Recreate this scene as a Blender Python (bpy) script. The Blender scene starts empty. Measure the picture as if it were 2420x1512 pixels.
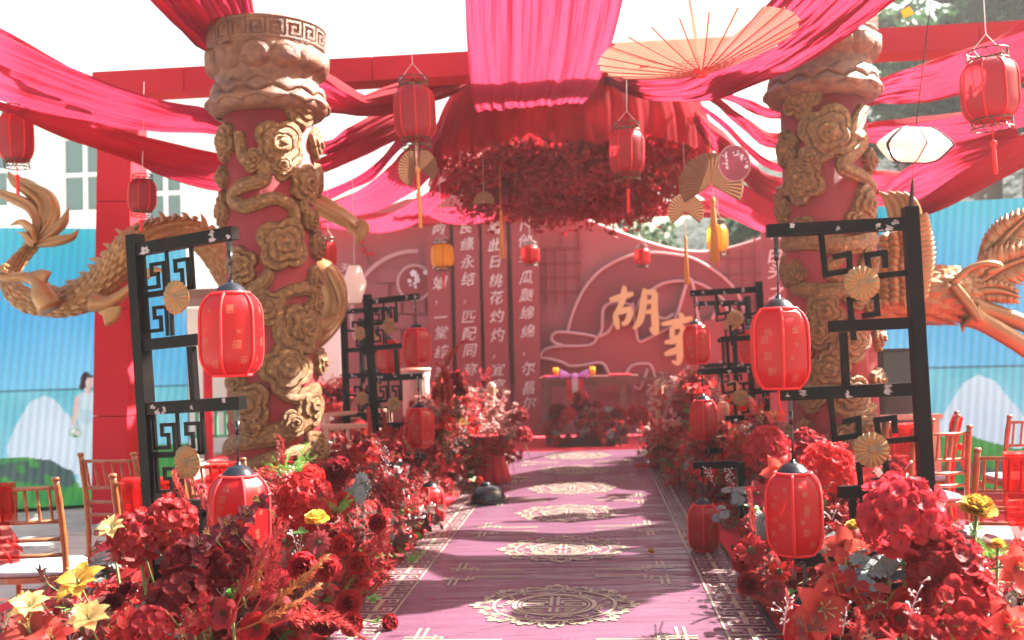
import bpy, math, random
import numpy as np
from mathutils import Vector, Matrix

random.seed(7)
SC = bpy.context.scene
COL = SC.collection
rad = math.radians

# ------------------------------------------------------------------ camera
CAM_H, FPX = 1.5, 2362.5            # eye height; focal length in units of a 2419-wide frame (35 mm lens)
ROLL, YAW, PITCH = rad(1.6), rad(4.63), rad(1.9)
_F = Vector((-math.sin(YAW) * math.cos(PITCH), math.cos(YAW) * math.cos(PITCH), math.sin(PITCH)))
_R0 = _F.cross(Vector((0, 0, 1))).normalized()
_U0 = _R0.cross(_F)
_R = _R0 * math.cos(ROLL) - _U0 * math.sin(ROLL)
_U = _U0 * math.cos(ROLL) + _R0 * math.sin(ROLL)
EYE = Vector((0, 0, CAM_H))
cam_d = bpy.data.cameras.new('camera')
cam = bpy.data.objects.new('camera', cam_d)
COL.objects.link(cam)
cam.matrix_world = Matrix((( _R.x, _U.x, -_F.x, EYE.x), (_R.y, _U.y, -_F.y, EYE.y), (_R.z, _U.z, -_F.z, EYE.z), (0, 0, 0, 1)))
cam_d.sensor_width = 36
cam_d.lens = 36 * FPX / 2419
cam_d.clip_start, cam_d.clip_end = 0.1, 2000
cam_d.dof.use_dof = True
cam_d.dof.focus_distance = 4.7
cam_d.dof.aperture_fstop = 2.2
SC.camera = cam

# ------------------------------------------------------------------ world, sun, exposure
SUN_EL, SUN_AZ = rad(45), rad(62)      # azimuth from +Y towards +X
world = bpy.data.worlds.new('World')
SC.world = world
world.use_nodes = True
wn = world.node_tree
sky = wn.nodes.new('ShaderNodeTexSky')
sky.sky_type = 'NISHITA'
sky.sun_disc = False
sky.sun_elevation = SUN_EL
sky.sun_rotation = SUN_AZ
sky.air_density, sky.dust_density, sky.ozone_density = 2.0, 5.0, 0.0
wn.links.new(sky.outputs[0], wn.nodes['Background'].inputs[0])
wn.nodes['Background'].inputs[1].default_value = 0.05
sd = Vector((math.sin(SUN_AZ) * math.cos(SUN_EL), math.cos(SUN_AZ) * math.cos(SUN_EL), math.sin(SUN_EL)))
sun_l = bpy.data.lights.new('sun', 'SUN')
sun_l.energy, sun_l.angle, sun_l.color = 5.0, rad(0.6), (1.0, 0.95, 0.87)
sun = bpy.data.objects.new('sun', sun_l)
COL.objects.link(sun)
sun.location = sd * 40
sun.rotation_euler = sd.to_track_quat('Z', 'Y').to_euler()
SC.view_settings.view_transform = 'Standard'
SC.view_settings.look = 'None'
SC.view_settings.exposure = 3.05
SC.view_settings.gamma = 1.0
SC.cycles.use_denoising = True
SC.cycles.max_bounces = 7
SC.cycles.diffuse_bounces = 4
SC.cycles.transparent_max_bounces = 12
SC.cycles.sample_clamp_indirect = 8

# ------------------------------------------------------------------ helpers
def ray(x, y):
    return _F + _R * ((x - 1209.5) / FPX) - _U * ((y - 756) / FPX)

def at(x, y, Y):
    """point seen at (x, y) standing Y metres down the aisle"""
    d = ray(x, y)
    return EYE + d * (Y / d.y)

def on(x, y, z=0.0):
    """point seen at (x, y) lying at height z"""
    d = ray(x, y)
    return EYE + d * ((z - CAM_H) / d.z)

def px(Y):
    return Y / FPX

def V(*a):
    return Vector(a)

def crom(pts, n):
    """Catmull-Rom through a list of tuples, n samples"""
    P = np.array(pts, float)
    P = np.vstack([2 * P[0] - P[1], P, 2 * P[-1] - P[-2]])
    m = len(P) - 3
    out = []
    for i in range(n):
        t = i / (n - 1) * m
        k = min(int(t), m - 1)
        t -= k
        a, b, c, d = P[k], P[k + 1], P[k + 2], P[k + 3]
        out.append(0.5 * (2 * b + (c - a) * t + (2 * a - 5 * b + 4 * c - d) * t * t + (3 * b - a - 3 * c + d) * t ** 3))
    return out

class MB:
    def __init__(self):
        self.v, self.f, self.m, self.mi = [], [], [], 0
    def add(self, vs, fs):
        o = len(self.v)
        self.v.extend([tuple(p) for p in vs])
        for f in fs:
            self.f.append([i + o for i in f])
            self.m.append(self.mi)
        return self
    def box(self, c, s, rot=None):
        x, y, z = s[0] / 2, s[1] / 2, s[2] / 2
        vs = [V(a, b, d) for a in (-x, x) for b in (-y, y) for d in (-z, z)]
        if rot is not None:
            vs = [rot @ p for p in vs]
        c = Vector(c)
        return self.add([p + c for p in vs], [(0, 1, 3, 2), (4, 6, 7, 5), (0, 4, 5, 1), (2, 3, 7, 6), (0, 2, 6, 4), (1, 5, 7, 3)])
    def bar(self, a, b, w, h, up=(0, 0, 1)):
        a, b = Vector(a), Vector(b)
        d = (b - a)
        L = d.length
        d.normalize()
        s = d.cross(Vector(up))
        if s.length < 1e-4:
            s = d.cross(V(1, 0, 0))
        s.normalize()
        u = s.cross(d)
        R = Matrix((d, s, u)).transposed()
        return self.box((a + b) / 2, (L, w, h), R)
    def tube(self, path, r, n=8, cap=True, flat=1.0):
        path = [Vector(p) for p in path]
        m = len(path)
        rs = r if hasattr(r, '__len__') else [r] * m
        vs, fs = [], []
        ref = None
        for i, p in enumerate(path):
            d = (path[min(i + 1, m - 1)] - path[max(i - 1, 0)])
            if d.length < 1e-9:
                d = V(0, 0, 1)
            d.normalize()
            if ref is None:
                ref = d.orthogonal().normalized()
            ref = (ref - d * ref.dot(d))
            if ref.length < 1e-6:
                ref = d.orthogonal()
            ref.normalize()
            b = d.cross(ref)
            for k in range(n):
                t = 2 * math.pi * k / n
                vs.append(p + (ref * math.cos(t) + b * math.sin(t) * flat) * rs[i])
        for i in range(m - 1):
            for k in range(n):
                k2 = (k + 1) % n
                fs.append((i * n + k, i * n + k2, (i + 1) * n + k2, (i + 1) * n + k))
        if cap:
            fs.append(tuple(range(n))[::-1])
            fs.append(tuple((m - 1) * n + k for k in range(n)))
        return self.add(vs, fs)
    def lathe(self, prof, n=24, c=(0, 0, 0), phase=0.0, rfn=None):
        vs, fs = [], []
        for (r, z) in prof:
            for k in range(n):
                t = 2 * math.pi * k / n + phase
                q = r * (rfn(t, z) if rfn else 1)
                vs.append(V(c[0] + q * math.cos(t), c[1] + q * math.sin(t), c[2] + z))
        for i in range(len(prof) - 1):
            for k in range(n):
                k2 = (k + 1) % n
                fs.append((i * n + k, i * n + k2, (i + 1) * n + k2, (i + 1) * n + k))
        if prof[0][0] > 1e-4:
            fs.append(tuple(range(n))[::-1])
        if prof[-1][0] > 1e-4:
            fs.append(tuple((len(prof) - 1) * n + k for k in range(n)))
        return self.add(vs, fs)
    def grid(self, fn, nu, nv, wrap=False):
        vs = [fn(i / (nu if wrap else nu - 1), j / (nv - 1)) for j in range(nv) for i in range(nu)]
        fs = []
        for j in range(nv - 1):
            for i in range(nu if wrap else nu - 1):
                i2 = (i + 1) % nu
                fs.append((j * nu + i, j * nu + i2, (j + 1) * nu + i2, (j + 1) * nu + i))
        return self.add(vs, fs)
    def prism(self, poly, fn):
        """poly: 2D outline; fn(x, y, side) -> 3D for side 0 / 1"""
        n = len(poly)
        vs = [fn(p[0], p[1], 0) for p in poly] + [fn(p[0], p[1], 1) for p in poly]
        fs = [tuple(range(n))[::-1], tuple(range(n, 2 * n))]
        for i in range(n):
            j = (i + 1) % n
            fs.append((i, j, n + j, n + i))
        return self.add(vs, fs)
    def stroke(self, pts, w, fn, closed=False):
        """flat ribbon of width w along 2D points, mapped by fn(x, y)"""
        P = [Vector((p[0], p[1])) for p in pts]
        n = len(P)
        ws = w if hasattr(w, '__len__') else [w] * n
        L, Rr = [], []
        for i in range(n):
            if closed:
                a, b = P[i - 1], P[(i + 1) % n]
            else:
                a, b = P[max(i - 1, 0)], P[min(i + 1, n - 1)]
            d1 = (P[i] - a); d2 = (b - P[i])
            if d1.length < 1e-9: d1 = d2
            if d2.length < 1e-9: d2 = d1
            d1 = d1.normalized(); d2 = d2.normalized()
            t = (d1 + d2)
            t = t.normalized() if t.length > 1e-6 else d1
            nrm = Vector((-t.y, t.x))
            k = 1 / max(0.5, nrm.dot(Vector((-d1.y, d1.x))))
            L.append(P[i] + nrm * ws[i] / 2 * k)
            Rr.append(P[i] - nrm * ws[i] / 2 * k)
        vs = [fn(p.x, p.y) for p in L] + [fn(p.x, p.y) for p in Rr]
        fs = []
        for i in range(n if closed else n - 1):
            j = (i + 1) % n
            fs.append((n + i, n + j, j, i))
        return self.add(vs, fs)
    def mesh(self, name, mats, smooth=False):
        me = bpy.data.meshes.new(name)
        me.from_pydata(self.v, [], self.f)
        for m in (mats if isinstance(mats, (list, tuple)) else [mats]):
            me.materials.append(m)
        if any(self.m):
            me.polygons.foreach_set('material_index', self.m)
        if smooth:
            me.polygons.foreach_set('use_smooth', [True] * len(me.polygons))
        me.update()
        return me
    def build(self, name, mats, parent=None, smooth=False, world=False):
        if world and parent is not None:
            l = world_loc(parent)
            self.v = [(p[0] - l[0], p[1] - l[1], p[2] - l[2]) for p in self.v]
        return link(name, self.mesh(name, mats, smooth), parent)

def world_loc(o):
    l = Vector(o.location)
    while o.parent:
        o = o.parent
        l += o.location
    return l

STUFF = {'blossom_spray', 'gold_print', 'paint_chips', 'lacing', 'blossom_print', 'pink_print', 'leaf_spray', 'floret_spray', 'fret_band', 'fern', 'berry_twig', 'blossom_twig', 'grass_plume', 'silver_leaves', 'meander_border'}
def link(name, me, parent=None, loc=None, rot=None, scale=None):
    o = bpy.data.objects.new(name, me)
    if name in STUFF:
        o['kind'] = 'stuff'
    COL.objects.link(o)
    if parent is not None:
        o.parent = parent
    if loc is not None:
        o.location = loc
    if rot is not None:
        if isinstance(rot, Matrix):
            o.rotation_euler = rot.to_euler()
        else:
            o.rotation_euler = rot
    if scale is not None:
        o.scale = scale if hasattr(scale, '__len__') else (scale,) * 3
    return o

def tag(o, label, cat=None, group=None, kind=None):
    o['label'] = label
    if cat: o['category'] = cat
    if group: o['group'] = group
    if kind: o['kind'] = kind
    return o

def thing(name, label, cat, loc=(0, 0, 0), rot=(0, 0, 0), group=None):
    o = bpy.data.objects.new(name, None)
    COL.objects.link(o)
    o.location, o.rotation_euler = loc, rot
    o.empty_display_size = 0.1
    return tag(o, label, cat, group)

def struct(name, mb, mat, smooth=False):
    o = mb.build(name, mat, None, smooth)
    o['kind'] = 'structure'
    return o

# ------------------------------------------------------------------ materials
def mat(name, col, rough=0.6, metal=0.0, col2=None, vscale=6.0, ramp=(0.35, 0.65), bump=None, trans=None, emit=None,
        spec=0.5, coat=0.0, detail=5.0, coords='Object', col3=None, sheen=0.0):
    m = bpy.data.materials.new(name)
    m.use_nodes = True
    nt = m.node_tree
    N, Lk = nt.nodes, nt.links
    b = N['Principled BSDF']
    out = N['Material Output']
    b.inputs['Base Color'].default_value = (*col, 1)
    b.inputs['Roughness'].default_value = rough
    b.inputs['Metallic'].default_value = metal
    b.inputs['Specular IOR Level'].default_value = spec
    b.inputs['Coat Weight'].default_value = coat
    if sheen:
        b.inputs['Sheen Weight'].default_value = sheen
        b.inputs['Sheen Roughness'].default_value = 0.4
    tc = N.new('ShaderNodeTexCoord')
    csock = None
    if col2 is not None:
        nz = N.new('ShaderNodeTexNoise')
        nz.inputs['Scale'].default_value = vscale
        nz.inputs['Detail'].default_value = detail
        nz.inputs['Roughness'].default_value = 0.6
        Lk.new(tc.outputs[coords], nz.inputs['Vector'])
        cr = N.new('ShaderNodeValToRGB')
        cr.color_ramp.elements[0].position, cr.color_ramp.elements[1].position = ramp
        cr.color_ramp.elements[0].color = (*col, 1)
        cr.color_ramp.elements[1].color = (*col2, 1)
        if col3 is not None:
            e = cr.color_ramp.elements.new(min(0.99, ramp[1] + 0.08))
            e.color = (*col3, 1)
        Lk.new(nz.outputs['Fac'], cr.inputs['Fac'])
        Lk.new(cr.outputs['Color'], b.inputs['Base Color'])
        csock = cr.outputs['Color']
    if bump:
        nb = N.new('ShaderNodeTexNoise')
        nb.inputs['Scale'].default_value = bump[0]
        nb.inputs['Detail'].default_value = 4
        Lk.new(tc.outputs[coords], nb.inputs['Vector'])
        bp = N.new('ShaderNodeBump')
        bp.inputs['Strength'].default_value = bump[1]
        bp.inputs['Distance'].default_value = bump[2] if len(bump) > 2 else 0.01
        Lk.new(nb.outputs['Fac'], bp.inputs['Height'])
        Lk.new(bp.outputs['Normal'], b.inputs['Normal'])
    if trans:
        tr = N.new('ShaderNodeBsdfTranslucent')
        tr.inputs['Color'].default_value = (*trans[0], 1)
        mx = N.new('ShaderNodeMixShader')
        mx.inputs[0].default_value = trans[1]
        Lk.new(b.outputs[0], mx.inputs[1])
        Lk.new(tr.outputs[0], mx.inputs[2])
        Lk.new(mx.outputs[0], out.inputs['Surface'])
        if len(trans) > 2:      # open weave: some light passes straight through
            tp = N.new('ShaderNodeBsdfTransparent')
            tp.inputs['Color'].default_value = (*trans[3], 1) if len(trans) > 3 else (1, 1, 1, 1)
            m2 = N.new('ShaderNodeMixShader')
            m2.inputs[0].default_value = trans[2]
            Lk.new(mx.outputs[0], m2.inputs[1])
            Lk.new(tp.outputs[0], m2.inputs[2])
            Lk.new(m2.outputs[0], out.inputs['Surface'])
    if emit:
        b.inputs['Emission Color'].default_value = (*emit[0], 1)
        b.inputs['Emission Strength'].default_value = emit[1]
    return m

RED = (0.52, 0.012, 0.03)
M_cloth = mat('red_chiffon', (0.33, 0.010, 0.022), 0.8, trans=((0.36, 0.021, 0.050), 0.58), col2=(0.27, 0.008, 0.019), vscale=3, bump=(420, 0.15, 0.002), spec=0.2)
M_clothdk = mat('crimson_chiffon', (0.26, 0.007, 0.026), 0.75, trans=((0.34, 0.012, 0.045), 0.4), col2=(0.21, 0.005, 0.02), vscale=3, bump=(420, 0.15, 0.002), spec=0.2)
M_tulle = mat('red_tulle', (0.33, 0.014, 0.026), 0.9, trans=((0.42, 0.03, 0.056), 0.55, 0.25, (1, 0.45, 0.5)), spec=0.1, col2=(0.2, .008, .014), vscale=4)
M_wrap = mat('red_wrap_cloth', (0.44, 0.014, 0.026), 0.8, col2=(0.38, 0.010, 0.022), vscale=1.5, bump=(9, 0.25, 0.01), spec=0.2)
M_runner = mat('runner_vinyl', (0.090, 0.038, 0.062), 0.25, col2=(0.112, 0.049, 0.078), vscale=1.2, bump=(5, 0.3, 0.02), spec=0.28)
M_cream = mat('runner_cream_print', (0.245, 0.205, 0.145), 0.35, col2=(0.19, 0.155, 0.112), vscale=9, spec=0.5)
M_carpet = mat('red_carpet_pile', (0.50, 0.03, 0.045), 0.95, col2=(0.42, 0.022, 0.035), vscale=2.5, bump=(160, 0.5, 0.004), spec=0.1)
M_ground = mat('concrete_ground', (0.36, 0.33, 0.29), 0.9, col2=(0.28, 0.26, 0.23), vscale=1.3, bump=(40, 0.3))
M_slab = [mat('paving_slab_%s' % n, c, 0.85, col2=tuple(x * 0.8 for x in c), vscale=5, bump=(60, 0.3, 0.004)) for n, c in
          (('grey', (0.38, 0.36, 0.33)), ('warm', (0.42, 0.38, 0.33)), ('dark', (0.31, 0.30, 0.28)))]
M_black = mat('black_lacquered_steel', (0.004, 0.0035, 0.004), 0.42, col2=(0.012, 0.006, 0.005), vscale=7, ramp=(0.5, 0.72), col3=(0.05, 0.02, 0.015), bump=(50, 0.12, 0.002), spec=0.08)
M_chip = mat('bare_primer_chip', (0.34, 0.29, 0.29), 0.7, col2=(0.22, 0.18, 0.18), vscale=60)
M_cap = mat('lantern_cap_enamel', (0.010, 0.012, 0.017), 0.32, spec=0.2)
M_brass = mat('patinated_brass', (0.30, 0.13, 0.035), 0.55, 0.25, col2=(0.13, 0.13, 0.085), vscale=28, ramp=(0.4, 0.7), bump=(90, 0.3, 0.003))
M_lan = mat('lantern_silk', (0.42, 0.007, 0.010), 0.34, trans=((0.46, 0.014, 0.019), 0.4), col2=(0.35, 0.005, 0.008), vscale=4, spec=0.4, bump=(14, 0.35, 0.012))
M_lan2 = mat('lantern_silk_pink', (0.30, 0.016, 0.026), 0.5, trans=((0.40, 0.026, 0.038), 0.4), col2=(0.24, 0.012, 0.02), vscale=5, spec=0.4)
M_trim = mat('lantern_braid', (0.55, 0.006, 0.01), 0.7, bump=(300, 0.6, 0.004))
M_print = mat('lantern_gold_print', (0.34, 0.075, 0.035), 0.5, col2=(0.33, 0.03, 0.02), vscale=40)
M_yel = mat('lantern_silk_amber', (0.72, 0.36, 0.03), 0.5, trans=((0.9, 0.5, 0.05), 0.5))
M_white = mat('lantern_white_silk', (0.82, 0.76, 0.70), 0.6, trans=((0.9, 0.82, 0.74), 0.4))
M_filig = mat('filigree_metal', (0.05, 0.035, 0.03), 0.5, 0.4, col2=(0.25, 0.17, 0.05), vscale=30, ramp=(0.5, 0.7))
M_tassel = mat('red_tassel', (0.55, 0.01, 0.015), 0.7, bump=(200, 0.5, 0.004))
M_gtassel = mat('ochre_tassel', (0.46, 0.17, 0.03), 0.75, bump=(200, 0.5, 0.004))
M_btassel = mat('black_tassel', (0.01, 0.008, 0.01), 0.8)
M_string = mat('string', (0.45, 0.40, 0.40), 0.8)
M_gold = mat('relief_gold_paint', (0.085, 0.029, 0.008), 0.33, 0.35, col2=(0.235, 0.108, 0.030), vscale=34, ramp=(0.36, 0.62), bump=(130, 0.9, 0.014), detail=10, col3=(0.50, 0.31, 0.13))
M_goldcap = mat('capital_gold_paint', (0.085, 0.026, 0.017), 0.5, 0.15, col2=(0.21, 0.085, 0.033), vscale=16, ramp=(0.35, 0.7), bump=(110, 0.8, 0.012), detail=9)
M_colred = mat('column_red_stucco', (0.23, 0.010, 0.014), 0.72, col2=(0.17, 0.008, 0.011), vscale=4, bump=(120, 0.7, 0.008))
M_beast = mat('carved_golden_wood', (0.29, 0.142, 0.045), 0.34, 0.25, col2=(0.21, 0.092, 0.028), vscale=4, ramp=(0.35, 0.7), bump=(45, 0.3, 0.01), detail=8, col3=(0.40, 0.27, 0.15))
M_wood = mat('chair_wood', (0.17, 0.048, 0.015), 0.35, col2=(0.24, 0.08, 0.024), vscale=18, coat=0.25)
M_cush = mat('seat_cushion', (0.26, 0.27, 0.31), 0.8, bump=(200, 0.2, 0.002))
M_sash = mat('organza_sash', (0.38, 0.012, 0.015), 0.6, trans=((0.4, 0.015, 0.015), 0.4, 0.5, (1, 0.3, 0.27)), spec=0.3)
M_bwood = mat('pale_pink_wood', (0.52, 0.27, 0.19), 0.55, col2=(0.45, 0.22, 0.15), vscale=8)
M_dkwood = mat('dark_table_wood', (0.16, 0.045, 0.025), 0.5, col2=(0.10, 0.03, 0.02), vscale=12)
M_bd = mat('backdrop_rose_board', (0.33, 0.083, 0.093), 0.75, col2=(0.29, 0.07, 0.08), vscale=1)
M_bd2 = mat('backdrop_crimson_board', (0.27, 0.034, 0.040), 0.7, col2=(0.24, 0.029, 0.036), vscale=1)
M_bd3 = mat('backdrop_wine_board', (0.20, 0.024, 0.032), 0.7)
M_bdpale = mat('backdrop_pale_line', (0.50, 0.26, 0.26), 0.6)
M_glyph = mat('backdrop_white_lettering', (0.60, 0.46, 0.44), 0.6)
M_goldglyph = mat('backdrop_gold_lettering', (0.55, 0.37, 0.17), 0.45, 0.1)
M_bwhite = mat('white_render', (0.82, 0.82, 0.80), 0.9, col2=(0.76, 0.76, 0.74), vscale=0.6)
M_glass = mat('window_glass', (0.10, 0.17, 0.17), 0.08, spec=0.6)
M_frame = mat('white_window_frame', (0.8, 0.8, 0.8), 0.5)
M_paper = mat('oiled_paper', (0.40, 0.19, 0.13), 0.5, trans=((0.30, 0.14, 0.095), 0.5, 0.38, (1, 0.80, 0.76)), col2=(0.40, 0.17, 0.13), vscale=5)
M_rib = mat('bamboo_rib', (0.28, 0.05, 0.04), 0.6)
M_fan = mat('kraft_paper_fan', (0.20, 0.10, 0.055), 0.7, trans=((0.25, 0.12, 0.06), 0.25))
M_pinkfan = mat('pink_silk_fan', (0.38, 0.10, 0.14), 0.6, trans=((0.5, 0.14, 0.19), 0.4))
M_pale = mat('pale_blossom_print', (0.72, 0.62, 0.66), 0.6)
M_purple = mat('lilac_cloth', (0.50, 0.17, 0.52), 0.6)
M_grey = mat('grey_cloth', (0.40, 0.34, 0.34), 0.8)
M_speaker = mat('speaker_black', (0.012, 0.012, 0.014), 0.6)
M_blackgloss = mat('black_gloss_plastic', (0.008, 0.008, 0.01), 0.25)

# ================================================================== SETTING
struct('ground', MB().add([(-150, -60, 0), (150, -60, 0), (150, 260, 0), (-150, 260, 0)], [(0, 1, 2, 3)]), M_ground)
ground = bpy.data.objects['ground']
slab_me = [MB().box((0, 0, 0), (0.585, 0.585, 0.012)).mesh('paving_slab', m) for m in M_slab]
rs = random.Random(3)
for i in range(9):
    for j in range(13):
        x, y = -8.0 + i * 0.6 + (0.3 if j % 2 else 0), 3.4 + j * 0.6
        link('paving_slab', slab_me[rs.choice((0, 0, 1, 1, 2))], ground, (x, y, 0.004 + rs.uniform(-.002, .002)), (rs.uniform(-.004, .004), rs.uniform(-.004, .004), rs.uniform(-.008, .008)))

def sheet(name, pts, z, m):
    mb = MB()
    n = len(pts)
    mb.add([(p[0], p[1], z) for p in pts] + [(p[0], p[1], z - 0.006) for p in pts],
           [tuple(range(n))] + [(i, (i + n), (i + 1) % n + n, (i + 1) % n) for i in range(n)])
    return struct(name, mb, m)
sheet('carpet', [(-3.75, 2.0), (-1.46, 2.0), (-1.46, 14.9), (-5.2, 14.9), (-5.0, 11.0), (-4.25, 8.6), (-3.75, 6.5)], 0.018, M_carpet)
sheet('carpet', [(0.92, 2.0), (7.0, 2.0), (7.0, 14.9), (0.92, 14.9)], 0.018, M_carpet)
sheet('carpet', [(-6.0, 14.92), (7.0, 14.92), (7.0, 19.0), (-6.0, 19.0)], 0.018, M_carpet)

# ---- aisle runner with printed pattern
RX, RW, RB = -0.275, 0.895, 0.275          # centre line, half width of the field, border width
def runner_material():
    m = M_runner
    N, L = m.node_tree.nodes, m.node_tree.links
    bp = [n for n in N if n.type == 'BUMP'][0]
    nz = [n for n in N if n.type == 'TEX_NOISE' and n.outputs['Fac'].links and n.outputs['Fac'].links[0].to_node == bp][0]
    tc = [n for n in N if n.type == 'TEX_COORD'][0]
    mp = N.new('ShaderNodeMapping')
    mp.inputs['Scale'].default_value = (0.16, 1.0, 1.0)
    L.new(tc.outputs['Object'], mp.inputs['Vector'])
    L.new(mp.outputs['Vector'], nz.inputs['Vector'])
    nz.inputs['Scale'].default_value = 7.0
    bp.inputs['Strength'].default_value = 0.6
    bp.inputs['Distance'].default_value = 0.05
runner_material()
mb = MB()
x0, x1 = RX - RW - RB, RX + RW + RB
mb.grid(lambda u, v: (x0 + (x1 - x0) * u, 1.5 + 13.45 * v, 0.026 + 0.0015 * math.sin(v * 160 + math.sin(u * 5) * 2)), 24, 260)
runner = struct('aisle_runner', mb, M_runner, True)
def flat(z=0.0305):
    return lambda x, y: (x, y, z)
def circ(r, n=64, c=(0, 0)):
    return [(c[0] + r * math.cos(2 * math.pi * i / n), c[1] + r * math.sin(2 * math.pi * i / n)) for i in range(n)]
def medallion():
    mb = MB()
    f = flat(0)
    for r, w in ((0.355, 0.019), (0.235, 0.026), (0.205, 0.010)):
        mb.stroke(circ(r), w, f, True)
    for s in (-1, 1):                       # longevity sign
        for pts in ([(0.02, .185), (0.02, -.03)], [(0.0, .135), (.10, .135)], [(0.045, .085), (.155, .085)], [(.045, .085), (.045, .03), (.175, .03), (.175, -.03), (.06, -.03)],
                    [(.10, .0), (.06, 0.0)], [(.02, -.07), (.165, -.07)], [(.02, -.07), (.02, -.175)], [(.06, -.11), (.13, -.11), (.10, -.15), (.06, -.15)]):
            mb.stroke([(s * x, y) for x, y in pts], 0.019, f)
    for k in range(12):                     # scrolls
        a = 2 * math.pi * k / 12
        pts = []
        for i in range(26):
            t = i / 25
            if t < 0.5:
                q = t * 2
                pts.append((0.295 + 0.032 * math.sin(q * math.pi * 2) , a + (q - .5) * 0.36))
            else:
                q = (t - .5) * 2
                th = q * 4.6
                rr = 0.030 * (1 - q * .75)
                pts.append((0.288 + rr * math.cos(th) - .03 * (1 - q), a + 0.18 + rr * math.sin(th) / .3))
        sgn = 1 if k % 2 else -1
        P2 = [(r * math.cos(sgn * (t - a) + a), r * math.sin(sgn * (t - a) + a)) for r, t in pts]
        mb.stroke(P2, 0.013, f)
    for k in range(16):                     # lace of cloud petals
        a = 2 * math.pi * k / 16
        big = 1.0 if k % 2 == 0 else 0.72
        def pol(r, t):
            return ((0.368 + r * big) * math.cos(a + t), (0.368 + r * big) * math.sin(a + t))
        lobes = []
        for i in range(31):
            t = -1 + 2 * i / 30
            lobes.append(pol(0.125 * (1 - t * t) ** .5 * (0.82 + 0.18 * math.cos(t * 9.4)), t * 0.185))
        mb.stroke(lobes, 0.018, f)
        mb.stroke([pol(0.065 * (1 - (-1 + 2 * i / 14) ** 2) ** .5 + .012, (-1 + 2 * i / 14) * .105) for i in range(15)], 0.012, f)
        for s in (-1, 1):
            mb.stroke([pol(0.055 + .018 * math.cos(q * .7), s * (.12 + .045 * math.sin(q * .7))) for q in range(8)], 0.009, f)
        mb.stroke([pol(.075, 0), pol(.10, 0)], 0.022, f)
    return mb.mesh('medallion', M_cream)
med = medallion()
def corner():
    mb = MB()
    f = flat(0)
    for sx in (-1, 1):
        for sy in (-1, 1):
            for o in (0, 0.04):
                mb.stroke([(sx * (.66 + o), sy * .34), (sx * (.66 + o), sy * (.13 - o))], .016, f)
                mb.stroke([(sx * (.76), sy * (.17 - o)), (sx * .56, sy * (.17 - o)), (sx * .56, sy * (.12 - o)), (sx * .24, sy * (.12 - o))], .016, f)
            mb.stroke([(sx * .60, sy * .21), (sx * .60, sy * .09)], .014, f)
    return mb.mesh('corner_motif', M_cream)
cor = corner()
for k in range(-2, 6):
    y = 5.88 + 1.66 * k
    if 1.9 < y < 14.5:
        link('medallion', med, runner, (RX, y, 0.0305))
    if 2.5 < y + .83 < 14.6:
        link('corner_motif', cor, runner, (RX, y + 0.83, 0.0305))
def meander(side):
    mb = MB()
    f = flat(0)
    xa = RX + side * (RW + 0.012)
    pitch = 0.165
    n = int(13.3 / pitch)
    w = 0.0135
    for colm in (0, 1):
        base = xa + side * (0.006 + colm * 0.135)
        mir = 1 if colm == 0 else -1
        def X(t):
            return base + side * (0.12 * t if colm == 0 else 0.12 * (1 - t))
        for i in range(n):
            y = 1.6 + i * pitch
            s = 1 if i % 2 == 0 else -1
            def Yy(t):
                return y + pitch * (0.5 + s * (t - 0.5))
            pts = [(0, 0.02), (1, 0.02), (1, .80), (.28, .80), (.28, .42), (.66, .42), (.66, .60)]
            mb.stroke([(X(a), Yy(b)) for a, b in pts], w, f)
        mb.stroke([(X(0), 1.55), (X(0), 14.85)], w, f)
    mb.stroke([(xa + side * .263, 1.55), (xa + side * .263, 14.85)], .010, f)
    o = mb.build('meander_border', M_cream, runner)
    o.location.z = 0.0305
for s in (-1, 1):
    meander(s)

# ---- distant buildings
def window(parent, x0, x1, z0, z1, y, nx, nz, glass=M_glass):
    """window on a wall facing -Y: frame bars proud of the wall, panes behind"""
    w = thing('window', 'window', None, (0, 0, 0))
    del w['label']
    w.parent = parent
    w.location = (x0, y, z0)
    W, Hh = x1 - x0, z1 - z0
    fr = MB()
    t = 0.09
    for i in range(nx + 1):
        fr.box((W * i / nx, -0.02, Hh / 2), (t, 0.08, Hh + t))
    for j in range(nz + 1):
        for i in range(nx):
            fr.box((W * (i + .5) / nx, -0.025, Hh * j / nz), (W / nx - t - .004, 0.07, t))
    fr.build('window_frame', M_frame, w)
    for i in range(nx):
        for j in range(nz):
            MB().box((W * (i + .5) / nx, 0.0, Hh * (j + .5) / nz), (W / nx - t - .01, 0.03, Hh / nz - t - .01)).build('pane', glass, w)
BY = 22.0
bl = at(150, 520, BY)
bld = thing('office_building', 'white rendered building with square windows behind the left video screen', 'building', (at(250, 520, BY).x, BY, 0))
bx = bld.location.x
xl, xr = at(-260, 420, BY).x, at(520, 420, BY).x
MB().box(((xl + xr) / 2 - bx, 3.1, 3.6), (xr - xl, 6, 7.2)).build('wall', M_bwhite, bld)
MB().box(((xl + xr) / 2 - bx, 3.0, 7.3), (xr - xl + .5, 6.5, 0.25)).build('roof_parapet', M_bwhite, bld)
for (a, b, ya, yb, nx) in ((150, 252, 322, 503, 2), (352, 430, 392, 520, 2), (-110, 20, 315, 495, 2)):
    A, B = at(a, yb, BY), at(b, ya, BY)
    window(bld, A.x - bx, B.x - bx, A.z, B.z, 0.06, nx, 2)
pav = thing('garden_pavilion', 'small white pavilion with red posts and green railing behind the column', 'pavilion', (at(490, 950, 15).x, 15.0, 0))
for xx in (-.62, .05, .42):
    MB().lathe([(0.07, 0), (0.07, 2.4)], 10, (xx, -0.1, 0)).build('post', M_wrap, pav, True)
MB().box((0.2, 1.2, 1.2), (3.2, 0.15, 2.4)).build('wall', M_bwhite, pav)
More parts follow.
